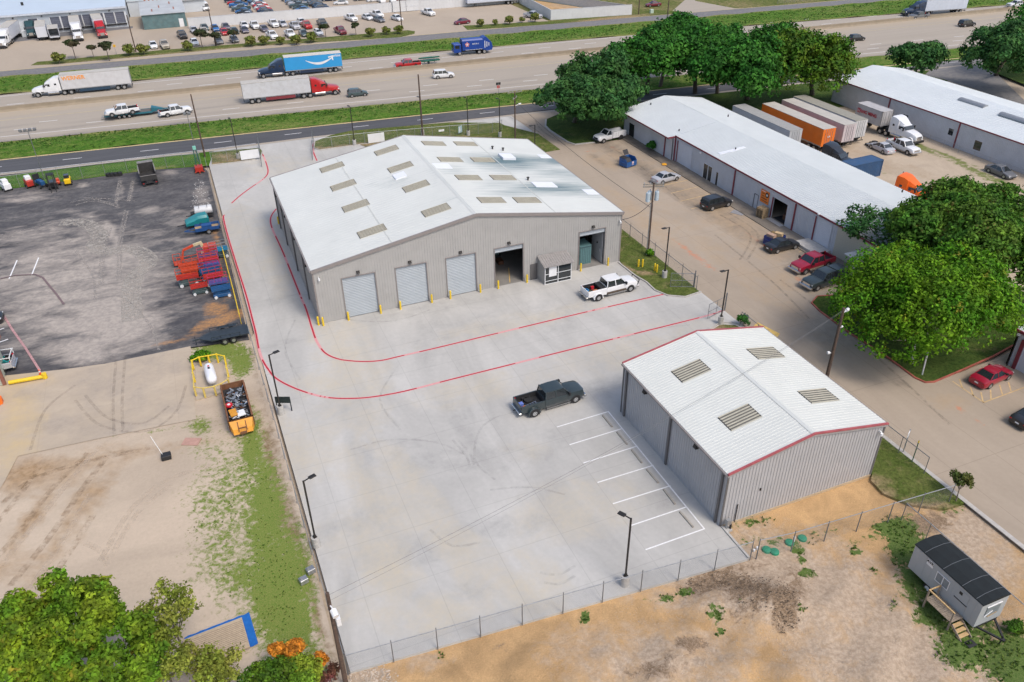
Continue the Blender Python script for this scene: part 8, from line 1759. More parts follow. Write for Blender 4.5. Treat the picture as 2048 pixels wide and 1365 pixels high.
def mk_skid(col, col2, sc=1):
    def f(t):
        mb = MB(); mb.box(-1.0*sc, .8*sc, -.5*sc, .5*sc, .3, 1.2*sc, bev=.08); mb.build('body', col, t)
        mb = MB(); mb.box(-.5*sc, .4*sc, -.4*sc, .4*sc, 1.2*sc, 1.8*sc, bev=.06); mb.build('cab', col2, t)
        for x in (-.6*sc, .5*sc):
            for s in (-1, 1): wheel(t, x, s*.62*sc, .28, .2)
    return f
machine((137, 371), -88, 'compact yellow loader with a glazed cab by the top fence', 'loader', 'loader', mk_skid(paint('bright_yellow_loader', (.75, .48, .01), .45), GLASS, .9))
machine((60, 376), -70, 'red machine under a white cover by the top fence', 'machine', 'covered_machine', mk_skid(LR, WHITE, 1))
machine((117, 372), -80, 'narrow orange red machine right beside the black forklift', 'machine', 'slim_machine', mk_skid(LO, LO, .6))
machine((14, 383), -65, 'pair of white boxes on a wheeled base at the far left of the top fence', 'machine', 'white_machine', mk_skid(WHITE, WHITE, 1.0))
def mk_tower(t):
    mb = MB(); mb.box(-.8, .8, -.6, .6, .3, 1.0); mb.build('base', LR, t); mb = MB(); mb.bar((-1.0, -.7, .3), (1.0, .7, .3), .12); mb.bar((-1.0, .7, .3), (1.0, -.7, .3), .12); mb.bar((.6, 0, .3), (1.6, 0, .35), .12); mb.build('outriggers', LO, t)
    mb = MB()
    for s in (-1, 1): mb.bar((-.3, s*.3, 1.0), (-.5, s*.2, 3.6), .14)
    mb.bar((-.4, -.3, 2.2), (-.4, .3, 2.2), .1); mb.build('mast', paint('dark_green_mast', (.01, .08, .06), .5), t); mb = MB(); mb.box(-.75, -.3, -.25, .25, 3.6, 4.1); mb.build('mast_head', paint('mint_head', (.2, .5, .4), .5), t)
    for s in (-1, 1): wheel(t, 0, s*.75, .32, .2)
machine((400, 346), -90, 'red towable lift with a dark green mast in the top corner of the asphalt lot', 'lift', 'mast_lift', mk_tower)
# things at the left edge
q = P(55, 762); T = empty('pipe_barrier', (-22.4, 79.1, 0), 0, 'fat yellow pipe barrier lying beside the traffic cone', 'barrier')
a, b = Vector((-22.4, 79.25, .22)), Vector((-19.15, 79.05, .22)); mb = MB(); mb.cyl(a-T.location, b-T.location, .2, n=14); mb.build('pipe', YEL, T, smooth=40); mb = MB(); mb.cyl((b-T.location)-Vector((0, 0, .22)), (b-T.location)+Vector((0, 0, .35)), .24, n=14); mb.build('end_post', YEL, T, smooth=40)
T = empty('traffic_cone', P(82, 751), 0, 'orange traffic cone with a white collar at the end of the yellow pipe', 'cone')
mb = MB(); mb.box(-.2, .2, -.2, .2, 0, .04); mb.cyl((0, 0, .04), (0, 0, .75), .15, .03, n=14); mb.build('cone_body', paint('cone_orange', (.75, .1, .03), .5), T); mb = MB(); mb.cyl((0, 0, .42), (0, 0, .56), .1, .077, n=14, cap=False); mb.build('collar', WHITE, T)
q = P(-10, 800); mb = MB(); mb.loft([[(x, -w, 0), (x, -w*.6, h_), (x, w*.6, h_), (x, w, 0)] for x, w, h_ in ((-1.5, .5, .7), (.6, .5, .9), (.95, .3, .6))])
thing_at('plastic_barrier', mb, paint('orange_plastic', (.8, .14, .01), .4), (-23.6, 76.2, 0), R(0), 'orange plastic barrier cut off by the left edge', 'barrier')
o = spawn('pickup_truck', (-25.2, 82.6, -.05), R(178), CS, 'silver pickup with teal cargo and a white rack at the left edge', 'pickup truck')
mb = MB()
for y in (-.95, .95): mb.bar((-3.2, y, 1.75), (.6, y, 1.9), .07)
for x in (-3.1, -1.2): mb.bar((x, -.95, 1.78), (x, .95, 1.78), .07); 
for x in (-3.1, -1.3):
    for y in (-.95, .95): mb.bar((x, y, 1.2), (x, y, 1.78), .06)
mb.build('ladder_rack', WHITE, o)
mb = MB(); rr = random.Random(9)
for k in range(14): x, y = rr.uniform(-.9, .9), rr.uniform(-.6, .6); mb.bar((x, y, rr.uniform(0, .4)), (x+rr.uniform(-.6, .6), y+rr.uniform(-.3, .3), rr.uniform(.1, .5)), .1, .06)
thing_at('pipe_bundle', mb, paint('teal_plastic', (.02, .28, .28), .4), (-23.2, 82.5, .8), 0, 'tangle of teal pipes in the bed of the silver pickup', 'pipes')
spawn('suv_car', (-26.6, 93.6, -.05), R(-2), CK, 'front of a black car cut by the left edge on the asphalt lot', 'car')
# small site items
T = empty('stand_lamp', P(333, 915), 0, 'black box on a dirt patch with a thin grey pole leaning from it', 'site light')
mb = MB(); mb.box(-.4, .4, -.35, .35, -.1, .35, bev=.03); mb.build('box', BLACK, T); mb = MB(); mb.bar((-.2, 0, .2), (-.9, 1.4, 1.6), .05); mb.build('pole', GALV, T)
mb = MB(); mb.box(-.75, .75, -.5, .5, 0, .05); thing_at('pink_board', mb, paint('faded_pink_board', (.42, .25, .2), .9), P(383, 884, -.08), R(-25), 'faded pink board lying on the patchy grass', 'board')
q = P(440, 1285, -.1)
mb = MB(); mb.box(-2.7, 1.9, -1.4, 1.3, -.0, .03, 0); mb.box(-1.9, 1.2, -.95, .85, .04, .14, 1)
for k in range(20): mb.box(-1.9+k*.155, -1.9+k*.155+.01, -.95, .85, .141, .146, 2)
T = empty('tarp_stack', (-5.6, 39.7, -.05), R(5), 'blue tarpaulin spread under a stack of tan boards near the yellowish tree', 'tarpaulin')
mb = MB(); vs = []; fs = []
for i in range(13):
    for j in range(9): vs.append((-2.3+4.4*i/12, -1.5+2.9*j/8, .04+(.22 if j > 6 else .09)*abs(math.sin(i*1.7)*math.cos(j*2.1))))
for i in range(12):
    for j in range(8): a = i*9+j; fs.append((a, a+1, a+10, a+9))
mb.add(vs, fs); mb.build('tarp', paint('vivid_blue_tarp', (.01, .12, .42), .5, 0, .12, 4), T, smooth=True)
mb = MB(); mb.box(-2.38, 1.55, -1.6, 1.05, .18, .3)
for k in range(13): mb.box(-2.35, 1.5, -1.1+k*.155, -1.09+k*.155, .302, .31, 1)
mb.build('board_stack', [paint('tan_boards', (.42, .33, .23), .9, 0, .12, 4), DARK], T)
for (x, y, l) in ((622, 1145, 'grey twin-drum box beside the left fence line'), (608, 1165, 'second grey box lying beside the twin-drum one')):
    mb = MB(); mb.box(-.3, .3, -.25, .25, 0, .45, bev=.04); mb.cyl((-.15, 0, .45), (-.15, 0, .6), .1, n=8); thing_at('junction_box', mb, GALV, P(x, y, -.08), R(15), l, 'box')
mb = MB(); mb.cyl((0, 0, 0), (0, 0, 2.2), .035, n=6); mb.box(-.3, .3, -.02, .02, 1.7, 2.3, 1); thing_at('road_sign', mb, [GALV, paint('sign_yellow', (.75, .4, .02), .5)], P(233, 109), 0, 'small yellow sign between the dock lot trees', 'sign')
mb = MB(); mb.cyl((0, 0, 0), (0, 0, 2.4), .04, n=6); mb.box(-.5, .5, -.02, .02, 2.0, 2.5, 1); mb.box(-.3, .3, -.02, .02, 1.3, 1.9, 2); thing_at('road_sign', mb, [GALV, DARK, paint('sign_red', (.5, .1, .1), .5)], P(997, 190), 0, 'route sign on the verge above the frontage road', 'sign')
mb = MB(); mb.cyl((0, 0, 0), (0, 0, 2.6), .05, n=6); mb.box(-.6, -.05, -.02, .02, 2.2, 2.5, 1); mb.box(-.6, -.05, -.02, .02, 1.9, 2.15, 1); thing_at('fence_notice', mb, [GALV, WHITE], P(1806, 905), R(30), 'little white notice on the fence right of the small building', 'sign')
mb = MB(); mb.cyl((0, 0, 0), (0, 0, 2.4), .05, n=6, m=0); mb.cyl((0, 0, 2.2), (0, 0, 2.4), .06, n=6, m=1); thing_at('marker_post', mb, [paint('green_marker', (.06, .12, .07), .6), YEL], P(1823.5, 925), 0, 'slim green marker post with a yellow tip by the street fence', 'post')
mb = MB(); mb.box(-.5, .5, -.3, .3, 0, 1.1, bev=.05); thing_at('utility_cabinet', mb, paint('pale_green_cabinet', (.4, .5, .42), .5), P(1303, 27), 0, 'pale utility cabinet on the grass by the far road', 'cabinet')
mb = MB(); mb.cyl((0, 0, 0), (-.25, 0, 2.8), .07, n=8); thing_at('white_pipe_post', mb, paint('chalky_white_pipe', (.62, .62, .63), .6), P(1844, 751), 0, 'leaning white pipe post on the lawn under the bright green tree', 'post')
mb = MB(); mb.box(-1.2, -.0, -.6, .6, .0, .14); 
T = empty('pallet_stack', (71.0, 81.95, .1), R(8), 'tall stack of weathered wooden pallets beside the orange banner', 'pallets')
for k in range(10):
    mb = MB(); z = k*.145; dx_ = rnd.uniform(-.06, .06)
    for j in range(3): mb.box(-.55+dx_, .55+dx_, -.6+j*.55, -.5+j*.55, z, z+.1)
    for j in range(6): mb.box(-.55+j*.2+dx_, -.45+j*.2+dx_, -.6, .6, z+.1, z+.125)
    mb.build('pallet', WOOD, T)
mb = MB(); mb.box(-.9, .9, -.6, .6, 0, .04); thing_at('grey_mat', mb, paint('grey_sheet', (.25, .25, .26), .9), (69.0, 84.6, .0), R(-60), 'grey sheet lying on the pavement edge behind the black wagon', 'mat')
mb = MB(); mb.ico((0, 0, .12), .45, 0, .35, 2, .12); thing_at('yellow_bag', mb, paint('yellow_orange_bag', (.75, .35, .02), .6), P(1328, 330.5), 0, 'yellow orange bag lying at the pavement edge of the long warehouse', 'bag')
for i, (x, y, s_) in enumerate(((578, 155, 1),)): pass
# ------------------------------------------------------------------ trees and plants
def leaf_mat(name, c1, c2, c3=None, rough=.75, tone=True):
    m, nt, b = newmat(name); N = NT(nt); gi = N.n('ShaderNodeNewGeometry'); co = N.coord()
    r = gi.outputs['Random Per Island']; c = N.mix(r, tuple(x*.62 for x in c1), tuple(min(1, x*1.3) for x in c1))
    c = N.mix(N.step(N.noise(.32, 3, .6, co), .42, .62), c, N.mix(r, tuple(x*.65 for x in c2), tuple(min(1, x*1.3) for x in c2)))
    at = N.n('ShaderNodeAttribute'); at.attribute_name = 'tone'
    if c3: c = N.mix(N.math('MULTIPLY', N.step(N.noise(.75, 3, .6, co), .62, .72), .8), c, c3)
    if tone: c = N.mix(1, c, at.outputs['Color'], 'MULTIPLY')
    nt.links.new(c, b.inputs['Base Color']); b.inputs['Roughness'].default_value = rough; b.inputs['Specular IOR Level'].default_value = .25
    tr = N.n('ShaderNodeBsdfTranslucent'); nt.links.new(c, tr.inputs[0]); mx = N.n('ShaderNodeMixShader'); mx.inputs[0].default_value = .22
    out = nt.nodes['Material Output']; nt.links.new(b.outputs[0], mx.inputs[1]); nt.links.new(tr.outputs[0], mx.inputs[2]); nt.links.new(mx.outputs[0], out.inputs[0]); return m
BARK = paint('grey_bark', (.12, .10, .08), .95, 0, .25, 4)
def crown_mesh(name, lobes, leaf, dens, mat, parent, seed, clump=.7, flat=.5, inner=.0):
    rg = np.random.default_rng(seed); Vs = []; Ts = []; n_tot = 0
    for (cx, cy, cz, rx, ry, rz_) in lobes:
        area = 4*math.pi*((rx*ry)**1.6/3+(rx*rz_)**1.6/3+(ry*rz_)**1.6/3)**(1/1.6)
        nc = max(6, int(area/(clump**2*2.2)*dens)); lp_ = 26
        d = rg.normal(size=(nc, 3)); d /= np.linalg.norm(d, axis=1)[:, None]; d[:, 2] = np.where(d[:, 2] < -.45, -d[:, 2], d[:, 2])
        rad = rg.uniform(.74, 1.04, nc)**1
        C = d*rad[:, None]*np.array([rx, ry, rz_])+np.array([cx, cy, cz])
        cs = clump*rg.uniform(.6, 1.3, nc)
        o = rg.normal(size=(nc, lp_, 3)); o /= np.linalg.norm(o, axis=2)[:, :, None]
        o = o*(rg.uniform(.55, 1.0, (nc, lp_, 1)))*cs[:, None, None]; o[:, :, 2] *= .75
        pos = (C[:, None, :]+o).reshape(-1, 3)
        nrm = (o/np.maximum(cs[:, None, None], .01)*1.0+d[:, None, :]*.6+np.array([0, 0, flat])).reshape(-1, 3)+rg.normal(size=(nc*lp_, 3))*.7
        nrm /= np.linalg.norm(nrm, axis=1)[:, None]
        t = np.cross(nrm, rg.normal(size=nrm.shape)); t /= np.linalg.norm(t, axis=1)[:, None]; bt = np.cross(nrm, t)
        Ts.append(np.repeat(np.repeat(rg.uniform(.62, 1.45, nc), lp_)*rg.uniform(.85, 1.15, nc*lp_), 4))
        s = leaf*rg.uniform(.6, 1.25, len(pos))[:, None]
        Vs.append(np.stack([pos-t*s*.6, pos+bt*s*.34, pos+t*s*.6, pos-bt*s*.34], 1).reshape(-1, 3))
    V = np.concatenate(Vs); nf = len(V)//4
    me = bpy.data.meshes.new(name); me.vertices.add(len(V)); me.vertices.foreach_set('co', V.ravel())
    me.loops.add(nf*4); me.loops.foreach_set('vertex_index', np.arange(nf*4)); me.polygons.add(nf); me.polygons.foreach_set('loop_start', np.arange(nf)*4); me.polygons.foreach_set('loop_total', np.full(nf, 4))
    me.materials.append(mat); me.update(); me.validate()
    if len(me.vertices) == len(V):
        at = me.color_attributes.new('tone', 'FLOAT_COLOR', 'POINT'); tv = np.concatenate(Ts); at.data.foreach_set('color', np.stack([tv, tv, tv*.9, np.ones_like(tv)], 1).ravel())
    o = bpy.data.objects.new(name, me); COL.objects.link(o); o.parent = parent; return o
NLEAF = [0]
def tree(base, crown, radii, leaf, mat, label, seed, name='broadleaf_tree', dens=1.0, clump=.8, nl=9, trunk_r=.35, group=None, spread=.62, cat='tree', lobes=None, bark=BARK, limbs=True, qs=1.0):
    root = empty(name, (base[0], base[1], 0), 0, label, cat, group); rr = random.Random(seed)
    c = Vector(crown)-Vector((base[0], base[1], 0)); rx, ry, rz_ = radii
    L = lobes or []
    if not lobes:
        L.append((c.x, c.y, c.z, rx*.62*qs, ry*.62*qs, rz_*.72*qs))
        for k in range(nl):
            a = 2*math.pi*(k+rr.uniform(-.3, .3))/nl*1.618*2; el = rr.uniform(-.35, .75); q = rr.uniform(.42, .72)*qs
            f = spread*rr.uniform(.85, 1.12); L.append((c.x+rx*f*math.cos(a)*math.cos(el), c.y+ry*f*math.sin(a)*math.cos(el), c.z+rz_*f*math.sin(el), rx*q*.68, ry*q*.68, rz_*q*.72))
    crown_mesh('crown', L, leaf, dens, mat, root, seed, clump)
    mb = MB(); zt = max(.6, c.z-rz_*.5)
    mb.cyl((0, 0, -.1), (c.x*.4, c.y*.4, zt), trunk_r, trunk_r*.62, n=9)
    if limbs:
        for (x, y, z, a_, b_, c_) in L[:8]: mb.cyl((c.x*.4, c.y*.4, zt-.1), (x, y, z-c_*.1), trunk_r*.42, trunk_r*.1, n=6)
    mb.build('trunk', bark, root, smooth=50); return root
LM_BRIGHT = leaf_mat('bright_green_leaves', (.06, .19, .005), (.125, .25, .008), (.30, .22, .03))
LM_OLIVE = leaf_mat('olive_green_leaves', (.05, .145, .015), (.10, .19, .02), (.2, .11, .05))
LM_DARK = leaf_mat('dark_green_leaves', (.028, .13, .016), (.05, .17, .02))
LM_BLUE = leaf_mat('deep_blue_green_leaves', (.032, .11, .03), (.06, .15, .036))
LM_YG = leaf_mat('yellowish_green_leaves', (.045, .13, .01), (.10, .165, .01), (.17, .18, .02))
LM_YEL = leaf_mat('pale_yellow_green_leaves', (.17, .22, .03), (.25, .25, .05), (.33, .3, .08))
LM_ORG = leaf_mat('orange_autumn_leaves', (.55, .17, .02), (.5, .26, .03))
LM_PAMP = leaf_mat('pampas_leaves', (.12, .16, .03), (.24, .22, .07), (.38, .33, .16))
LM_MYR = leaf_mat('dark_myrtle_leaves', (.035, .055, .02), (.07, .05, .03))
LM_RED = leaf_mat('purple_red_leaves', (.16, .04, .05), (.1, .1, .03))
def tp(px, z): return tuple(P(px[0], px[1], z))
c = tp((1838, 610), 5.9); tree((62.6, 46.4), c, (8.8, 8.3, 6.7), .3, LM_BRIGHT, 'big bright green spreading tree on the kerbed lawn by the street', 1, dens=1.1, clump=.8, nl=18, bark=paint('white_washed_bark', (.4, .38, .34), .9, 0, .2, 4), trunk_r=.25)
c = tp((1948, 478), 7.6); tree((78, 55.5), c, (8.6, 8.8, 6.4), .38, LM_OLIVE, 'large dark olive tree behind the bright green one', 2, dens=1.25, clump=.75, nl=16, trunk_r=.5)
c = tp((1765, 455), 5.6); tree((72.0, 59.0), c, (5.6, 5.0, 2.7), .36, LM_BLUE, 'loose grey green tree drooping over the end of the long warehouse', 3, dens=.5, clump=.8, nl=8, trunk_r=.25)
c = tp((2050, 510), 6.5); tree((88, 50), c, (6.5, 6.0, 5.2), .45, LM_OLIVE, 'olive tree cut off by the right edge above the corner unit', 31, dens=.9, clump=.9, nl=8, trunk_r=.35)
c = tp((1172, 205), 5.8); tree((66, 131), c, (8.6, 7.5, 4.8), .55, LM_BLUE, 'wide dark blue green tree on the corner lawn beside the service truck', 4, dens=1.1, clump=1.05, nl=11, trunk_r=.4)
c = tp((1193, 150), 7.5); tree((72, 136), c, (6.5, 6, 5.4), .55, LM_BLUE, 'taller dark tree behind the wide one at the street corner', 5, dens=1.1, clump=1.05, nl=9, trunk_r=.4)
c = tp((1240, 190), 5.5); tree((74.5, 132), c, (5.0, 4.8, 4.2), .55, LM_BLUE, 'dark tree tucked against the front of the long warehouse', 6, dens=1.0, clump=1.0, nl=7, trunk_r=.35)
c = tp((1300, 118), 8.5); tree((88, 142), c, (8.6, 8, 7.6), .6, LM_DARK, 'leftmost big dark green tree of the row behind the long warehouse', 7, dens=1.1, clump=1.15, nl=12, trunk_r=.5)
c = tp((1388, 112), 8.5); tree((97, 138), c, (8.0, 7.6, 7.6), .6, LM_DARK, 'second big dark green tree of the row behind the long warehouse', 8, dens=1.1, clump=1.15, nl=12, trunk_r=.5)
c = tp((1478, 140), 8.2); tree((104, 130), c, (9.0, 8.2, 8.0), .6, LM_DARK, 'densest dark green tree hanging over the parked trailers', 9, dens=1.15, clump=1.15, nl=13, trunk_r=.5)
c = tp((1612, 126), 8.2); tree((117.6, 127), c, (9.8, 8.6, 7.4), .55, LM_YG, 'wide yellowish green tree above the white tractor unit', 10, dens=1.1, clump=1.15, nl=14, trunk_r=.5)
c = tp((1345, 85), 8.3); tree((93, 145), c, (6.5, 6, 6.5), .58, LM_DARK, 'dark green crown filling the row between the two leftmost big trees', 34, dens=1.0, clump=1.1, nl=8, trunk_r=.4)
c = tp((1432, 108), 8.3); tree((101, 136), c, (6.5, 6, 6.8), .58, LM_DARK, 'dark green crown squeezed between the second and the densest big tree', 35, dens=1.0, clump=1.1, nl=8, trunk_r=.4)
c = tp((1545, 78), 8.5); tree((116, 137), c, (5.5, 5, 4), .6, LM_DARK, 'small dark green crown showing left of the yellowish tree', 32, dens=1.0, clump=1.1, nl=7, trunk_r=.4)
c = tp((1832, 119), 4.6); tree((148, 130), c, (6.6, 5.5, 4.0), .6, LM_BLUE, 'lone rounded tree behind the far warehouse roof', 11, dens=1.0, clump=1.1, nl=9, trunk_r=.3)
c = tp((2024, 106), 8.2); tree((163, 122.5), c, (9.4, 9, 7.6), .55, LM_BLUE, 'big dark tree at the upper right corner', 12, dens=1.1, clump=1.15, nl=12, trunk_r=.5)
c = tp((2075, 70), 8.5); tree((176, 126), c, (8, 8, 7), .6, LM_DARK, 'dark tree behind the big one at the upper right corner', 13, dens=.8, clump=1.15, nl=9, trunk_r=.4)
# lower left
c = tp((115, 1265), 5.2); tree((c[0]+.2, c[1]-.3), c, (3.5, 3.6, 3.3), .27, LM_YG if False else leaf_mat('maple_leaves', (.09, .20, .012), (.19, .26, .015), (.32, .24, .03)), 'large green maple in the lower left corner', 14, dens=1.15, clump=.42, qs=.66, spread=.82, nl=24, trunk_r=.2, name='maple_tree')
c = tp((20, 1340), 5.0); tree((c[0], c[1]-.3), c, (3.2, 3.0, 3.2), .27, bpy.data.materials['maple_leaves'], 'green maple cut off by the lower left corner', 15, dens=1.0, clump=.42, qs=.66, spread=.82, nl=17, trunk_r=.2, name='maple_tree')
c = tp((222, 1335), 4.6); tree((c[0], c[1]-.3), c, (3.0, 2.9, 3.0), .27, bpy.data.materials['maple_leaves'], 'green maple at the bottom edge right of the large one', 16, dens=1.05, clump=.42, qs=.66, spread=.82, nl=17, trunk_r=.2, name='maple_tree')
c = tp((338, 1240), 4.2); tree((c[0]+.3, c[1]-.5), c, (2.1, 2.1, 2.6), .2, LM_YEL, 'thin yellowish tree with see-through crown beside the blue tarpaulin', 17, dens=.5, clump=.36, nl=14, qs=.7, spread=.8, trunk_r=.1)
c = tp((330, 1330), 3.6); tree((c[0], c[1]-.2), c, (1.9, 1.9, 2.2), .2, LM_YEL, 'pale yellow green tree at the bottom edge left of the tarpaulin', 18, dens=.65, clump=.36, nl=12, qs=.75, spread=.75, trunk_r=.1)
c = tp((430, 1345), 2.6); tree((c[0], c[1]-.2), c, (1.9, 1.6, 1.6), .2, LM_YEL, 'low yellow green tree in front of the blue tarpaulin', 19, dens=.9, clump=.4, nl=7, trunk_r=.08)
c = tp((545, 1368), 2.0); tree((c[0], c[1]-.2), c, (2.0, 1.5, 1.5), .2, LM_YG, 'leafy green shrub at the bottom edge under the orange sumac', 20, dens=1.2, clump=.4, nl=7, trunk_r=.08, cat='shrub', name='shrub')
c = tp((610, 1338), 1.9); tree((c[0], c[1]-.2), c, (1.2, 1.1, 1.2), .18, leaf_mat('lime_leaves', (.12, .22, .02), (.3, .32, .03), (.5, .25, .02)), 'lime green sumac bush near the bottom of the left fence', 21, dens=1.2, clump=.32, nl=7, trunk_r=.06, cat='shrub', name='sumac_shrub')
c = tp((556, 1304), 2.3); tree((c[0], c[1]-.2), c, (.5, .5, .85), .18, LM_ORG, 'narrow orange sumac spire near the bottom of the left fence', 33, dens=1.5, clump=.2, nl=4, trunk_r=.04, cat='shrub', name='sumac_shrub')
c = tp((590, 1302), 2.5); tree((c[0], c[1]-.2), c, (.8, .7, .95), .18, LM_ORG, 'larger orange sumac just right of the narrow spire', 22, dens=1.3, clump=.22, nl=6, trunk_r=.06, cat='shrub', name='sumac_shrub')
c = tp((641, 1322), 2.0); tree((c[0], c[1]-.2), c, (.42, .42, .6), .18, LM_ORG, 'small orange tuft right of the lime sumac', 23, dens=1.8, clump=.22, nl=3, trunk_r=.05, cat='shrub', name='sumac_shrub')
c = tp((660, 1350), .9); tree((c[0], c[1]-.1), c, (.7, .6, .5), .15, LM_RED, 'reddish bare shrub at the foot of the left fence', 24, dens=.7, clump=.3, nl=5, trunk_r=.04, cat='shrub', name='shrub')
c = tp((1921, 962), 1.5); tree((50.7, 30.0), c, (.85, .8, .85), .2, leaf_mat('sapling_leaves', (.05, .09, .02), (.12, .12, .03), (.3, .12, .06)), 'young sapling with sparse leaves at the fence corner by the street', 25, dens=.5, clump=.28, nl=7, trunk_r=.06, name='sapling')
c = tp((1488, 640), .8); tree((c[0], c[1]), c, (.6, .55, .65), .22, LM_DARK, 'dark bushy plant on the kerbed island by the small building', 26, dens=.8, clump=.3, nl=5, trunk_r=.04, cat='shrub', name='shrub')
c = tp((1304, 292), .9); tree((c[0], c[1]), c, (.8, .8, .9), .3, LM_DARK, 'dark green bush against the long warehouse wall', 27, dens=1.2, clump=.4, nl=5, trunk_r=.05, cat='shrub', name='shrub')
c = tp((1300, 505), .5); tree((c[0], c[1]), c, (.5, .5, .6), .25, LM_BRIGHT, 'light green weed at the foot of the transformer pole', 28, dens=.9, clump=.3, nl=4, trunk_r=.03, cat='plant', name='weed_plant')
c = tp((400, 712), .35); tree((c[0], c[1]), c, (1.0, .9, .4), .25, LM_BRIGHT, 'leafy yellow green weeds above the yellow cage', 29, dens=.8, clump=.3, nl=6, trunk_r=.03, cat='plant', name='weed_plant')
c = tp((2030, 1252), .3); tree((c[0], c[1]), c, (.6, .6, .35), .18, LM_YG, 'low green shrub beside the fence right of the office trailer', 30, dens=1.0, clump=.25, nl=5, trunk_r=.03, cat='shrub', name='shrub')
BUSH = [(120, 128, 'first from left in the far verge'), (257, 112, 'left of the dark pole near the docks'), (289, 110, 'right of the dark pole near the docks'), (377, 103, 'in front of the white sedan in the far lot'), (503, 93, 'large, right of the dark myrtles'), (531, 91, 'second in the dense run of the far verge'), (564, 90, 'third in the dense run of the far verge'), (593, 90, 'fourth in the dense run of the far verge'), (622, 86, 'last of the dense run of the far verge'), (743, 74, 'first of the three before the driveway'), (773, 70, 'middle of the three before the driveway'), (797, 68, 'last of the three, at the dark pole'), (963, 54, 'right of the driveway, first'), (989, 51, 'right of the driveway, second'), (1019, 49, 'right of the driveway, largest'), (1044, 46, 'small, left of the silver pickup'), (1070, 44, 'at the nose of the silver pickup')]
pb = None
for i, (x, y, l) in enumerate(BUSH):
    q = P(x, y)
    if pb is None: pb = tree((q.x, q.y), (q.x, q.y, 1.3), (1.35, 1.35, 1.25), .42, LM_PAMP, '', 40, dens=1.1, clump=.5, nl=5, trunk_r=.1, name='pampas_bush'); o = pb; kids = list(pb.children)
    else:
        o = pb.copy(); COL.objects.link(o)
        for ch in kids: copy_tree(ch, o)
    s = rnd.uniform(.85, 1.15)*(.72 if i in (13, 15) else 1); o.scale = (s*1.05, s, s); o.location = q; o.rotation_euler = (0, 0, rnd.uniform(0, 6)); tag(o, 'pale tufted pampas bush, '+l, 'bush', 'pampas bushes in the far verge')
MYR = [(152, 119, 1.15, 'first dark myrtle tree before the docks'), (188, 116, .75, 'smallest bare myrtle tree before the docks'), (219, 122, 1.1, 'forked myrtle tree beside the yellow sign'), (405, 96, 1.1, 'myrtle tree in front of the far parked cars, leftmost'), (434, 93, .85, 'dark myrtle tree right of the leaning pole'), (470, 88, .85, 'dark myrtle tree left of the large pampas bush'), (652, 75.5, .85, 'reddish thin myrtle tree beyond the dense pampas'), (712, 71, .8, 'thin myrtle tree alone in the far verge')]
mp = None
for i, (x, y, s, l) in enumerate(MYR):
    q = P(x, y)
    if mp is None: mp = tree((q.x, q.y), (q.x, q.y, 3.0), (1.5, 1.5, 1.2), .42, LM_MYR, '', 60, dens=.9, clump=.5, nl=6, trunk_r=.1, name='myrtle_tree'); o = mp; kids = list(mp.children)
    else:
        o = mp.copy(); COL.objects.link(o)
        for ch in kids: copy_tree(ch, o)
    o.scale = (s, s, s); o.location = q; o.rotation_euler = (0, 0, rnd.uniform(0, 6)); tag(o, l, 'tree', 'myrtle trees in the far verge')
# loose stones, weeds and rubble lying on the bare ground
def scatter(name, n, zone, smin, smax, mat, seed, label, cat, z=-.2, sq=.6):
    rr = random.Random(seed); mb = MB()
    for k in range(n):
        x, y = zone(rr); s = rr.uniform(smin, smax)
        vs = [(x+dx*s*rr.uniform(.6, 1.1), y+dy*s*rr.uniform(.6, 1.1), z+hump_z(x, y)+dz*s*sq) for dx, dy, dz in ((1, 0, 0), (0, 1, 0), (-1, 0, 0), (0, -1, 0), (.1, .1, 1))]
        mb.add(vs, [(0, 1, 4), (1, 2, 4), (2, 3, 4), (3, 0, 4)])
    o = mb.build(name, mat); tag(o, label, cat, kind='stuff')
def hump_z(x, y): return float(hump(np.array([x]), np.array([y]))[0]) if y < 33 else 0
def zpx(x0, y0, x1, y1):
    def f(rr): q = P(rr.uniform(x0, x1), rr.uniform(y0, y1)); return q.x, q.y
    return f
def zell(cx, cy, rx, ry):
    def f(rr): a = rr.uniform(0, 6.283); r_ = rr.random()**.6; q = P(cx+rx*r_*math.cos(a), cy+ry*r_*math.sin(a)); return q.x, q.y
    return f
ST = paint('pale_stones', (.42, .35, .28), .95, 0, .25, 2); ST2 = paint('dark_twigs', (.12, .085, .055), .95, 0, .3, 3)
scatter('gravel_stones', 1500, zpx(1230, 1120, 1800, 1364), .015, .05, ST, 1, 'loose pale stones on the bare dirt', 'stones')
scatter('gravel_stones', 260, zell(735, 1350, 60, 26), .04, .13, ST, 2, 'white rubble at the lower left corner of the lot', 'stones')
def zmound(rr): return rr.choice((zell(1450, 1165, 85, 26), zell(1525, 1195, 62, 42), zell(1572, 1230, 30, 42)))(rr)
scatter('brush_rubble', 700, zmound, .02, .08, ST2, 3, 'dark rubble and twigs on the mound below the lot', 'rubble', z=-.12)
scatter('gravel_stones', 160, zell(400, 410, 20, 52), .05, .16, paint('white_chips', (.45, .44, .42), .9), 4, 'white chips scattered on the asphalt by the fence', 'stones', z=-.06, sq=.3)
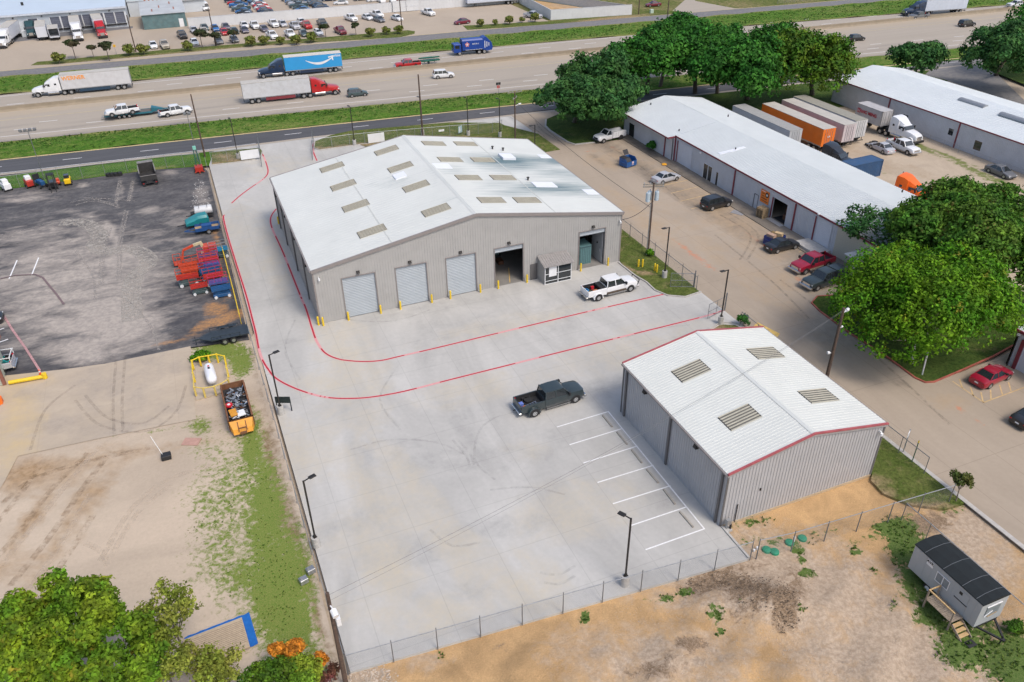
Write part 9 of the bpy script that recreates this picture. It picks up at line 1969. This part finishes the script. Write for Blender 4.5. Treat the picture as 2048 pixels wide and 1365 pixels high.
def sprigs(name, spots, mat_col, label, seed, z=-.2, h=.25, npx=60):
    rr = random.Random(seed); V = []; F = []
    for (cx, cy, rx, ry) in spots:
        for k in range(int(npx*max(1, rx*ry/150))):
            x, y = zell(cx, cy, rx, ry)(rr); zz = z+hump_z(x, y) if y < 33 else z; s = h*rr.uniform(.4, 1)
            for _ in range(3):
                a = rr.uniform(0, 6.28); dx, dy = math.cos(a), math.sin(a); w = .05+.05*rr.random(); l = s*rr.uniform(.4, 1.1); i = len(V)
                V += [(x-dy*w, y+dx*w, zz), (x+dy*w, y-dx*w, zz), (x+dx*l, y+dy*l, zz+s)]; F.append((i, i+1, i+2))
    me = bpy.data.meshes.new(name); me.from_pydata(V, [], F); me.materials.append(mat_col); o = bpy.data.objects.new(name, me); COL.objects.link(o); tag(o, label, 'weeds', kind='stuff')
G1 = leaf_mat('weed_blades', (.06, .13, .015), (.12, .17, .03), tone=False); 
sprigs('ground_weeds', [(885, 1310, 10, 8), (1170, 1230, 13, 18), (1335, 1193, 16, 12), (1370, 1180, 20, 12), (1430, 1230, 20, 18), (1505, 1040, 50, 10), (1440, 1265, 10, 10), (1790, 1050, 45, 24), (1815, 1090, 40, 45), (1860, 1160, 40, 50), (1880, 1225, 50, 35), (1930, 1290, 60, 50), (2010, 1310, 50, 50), (1710, 1100, 12, 12), (1615, 1145, 24, 10), (1605, 1112, 12, 12), (1600, 1225, 12, 8), (1745, 1138, 10, 5), (1785, 1210, 10, 10), (1620, 1075, 20, 12)], G1, 'clumps of green weeds on the bare dirt', 7, h=.17, npx=7)
sprigs('ground_weeds', [(440, 700, 55, 20), (480, 720, 25, 40), (400, 850, 25, 20), (500, 870, 26, 50), (530, 960, 30, 60), (530, 1080, 45, 50), (565, 1180, 40, 80), (500, 1150, 70, 50), (540, 1230, 50, 40), (600, 1290, 40, 50), (460, 960, 50, 50), (430, 1040, 60, 50)], G1, 'patchy green weeds on the sandy yard beside the left fence', 8, z=-.09, h=.07, npx=3)
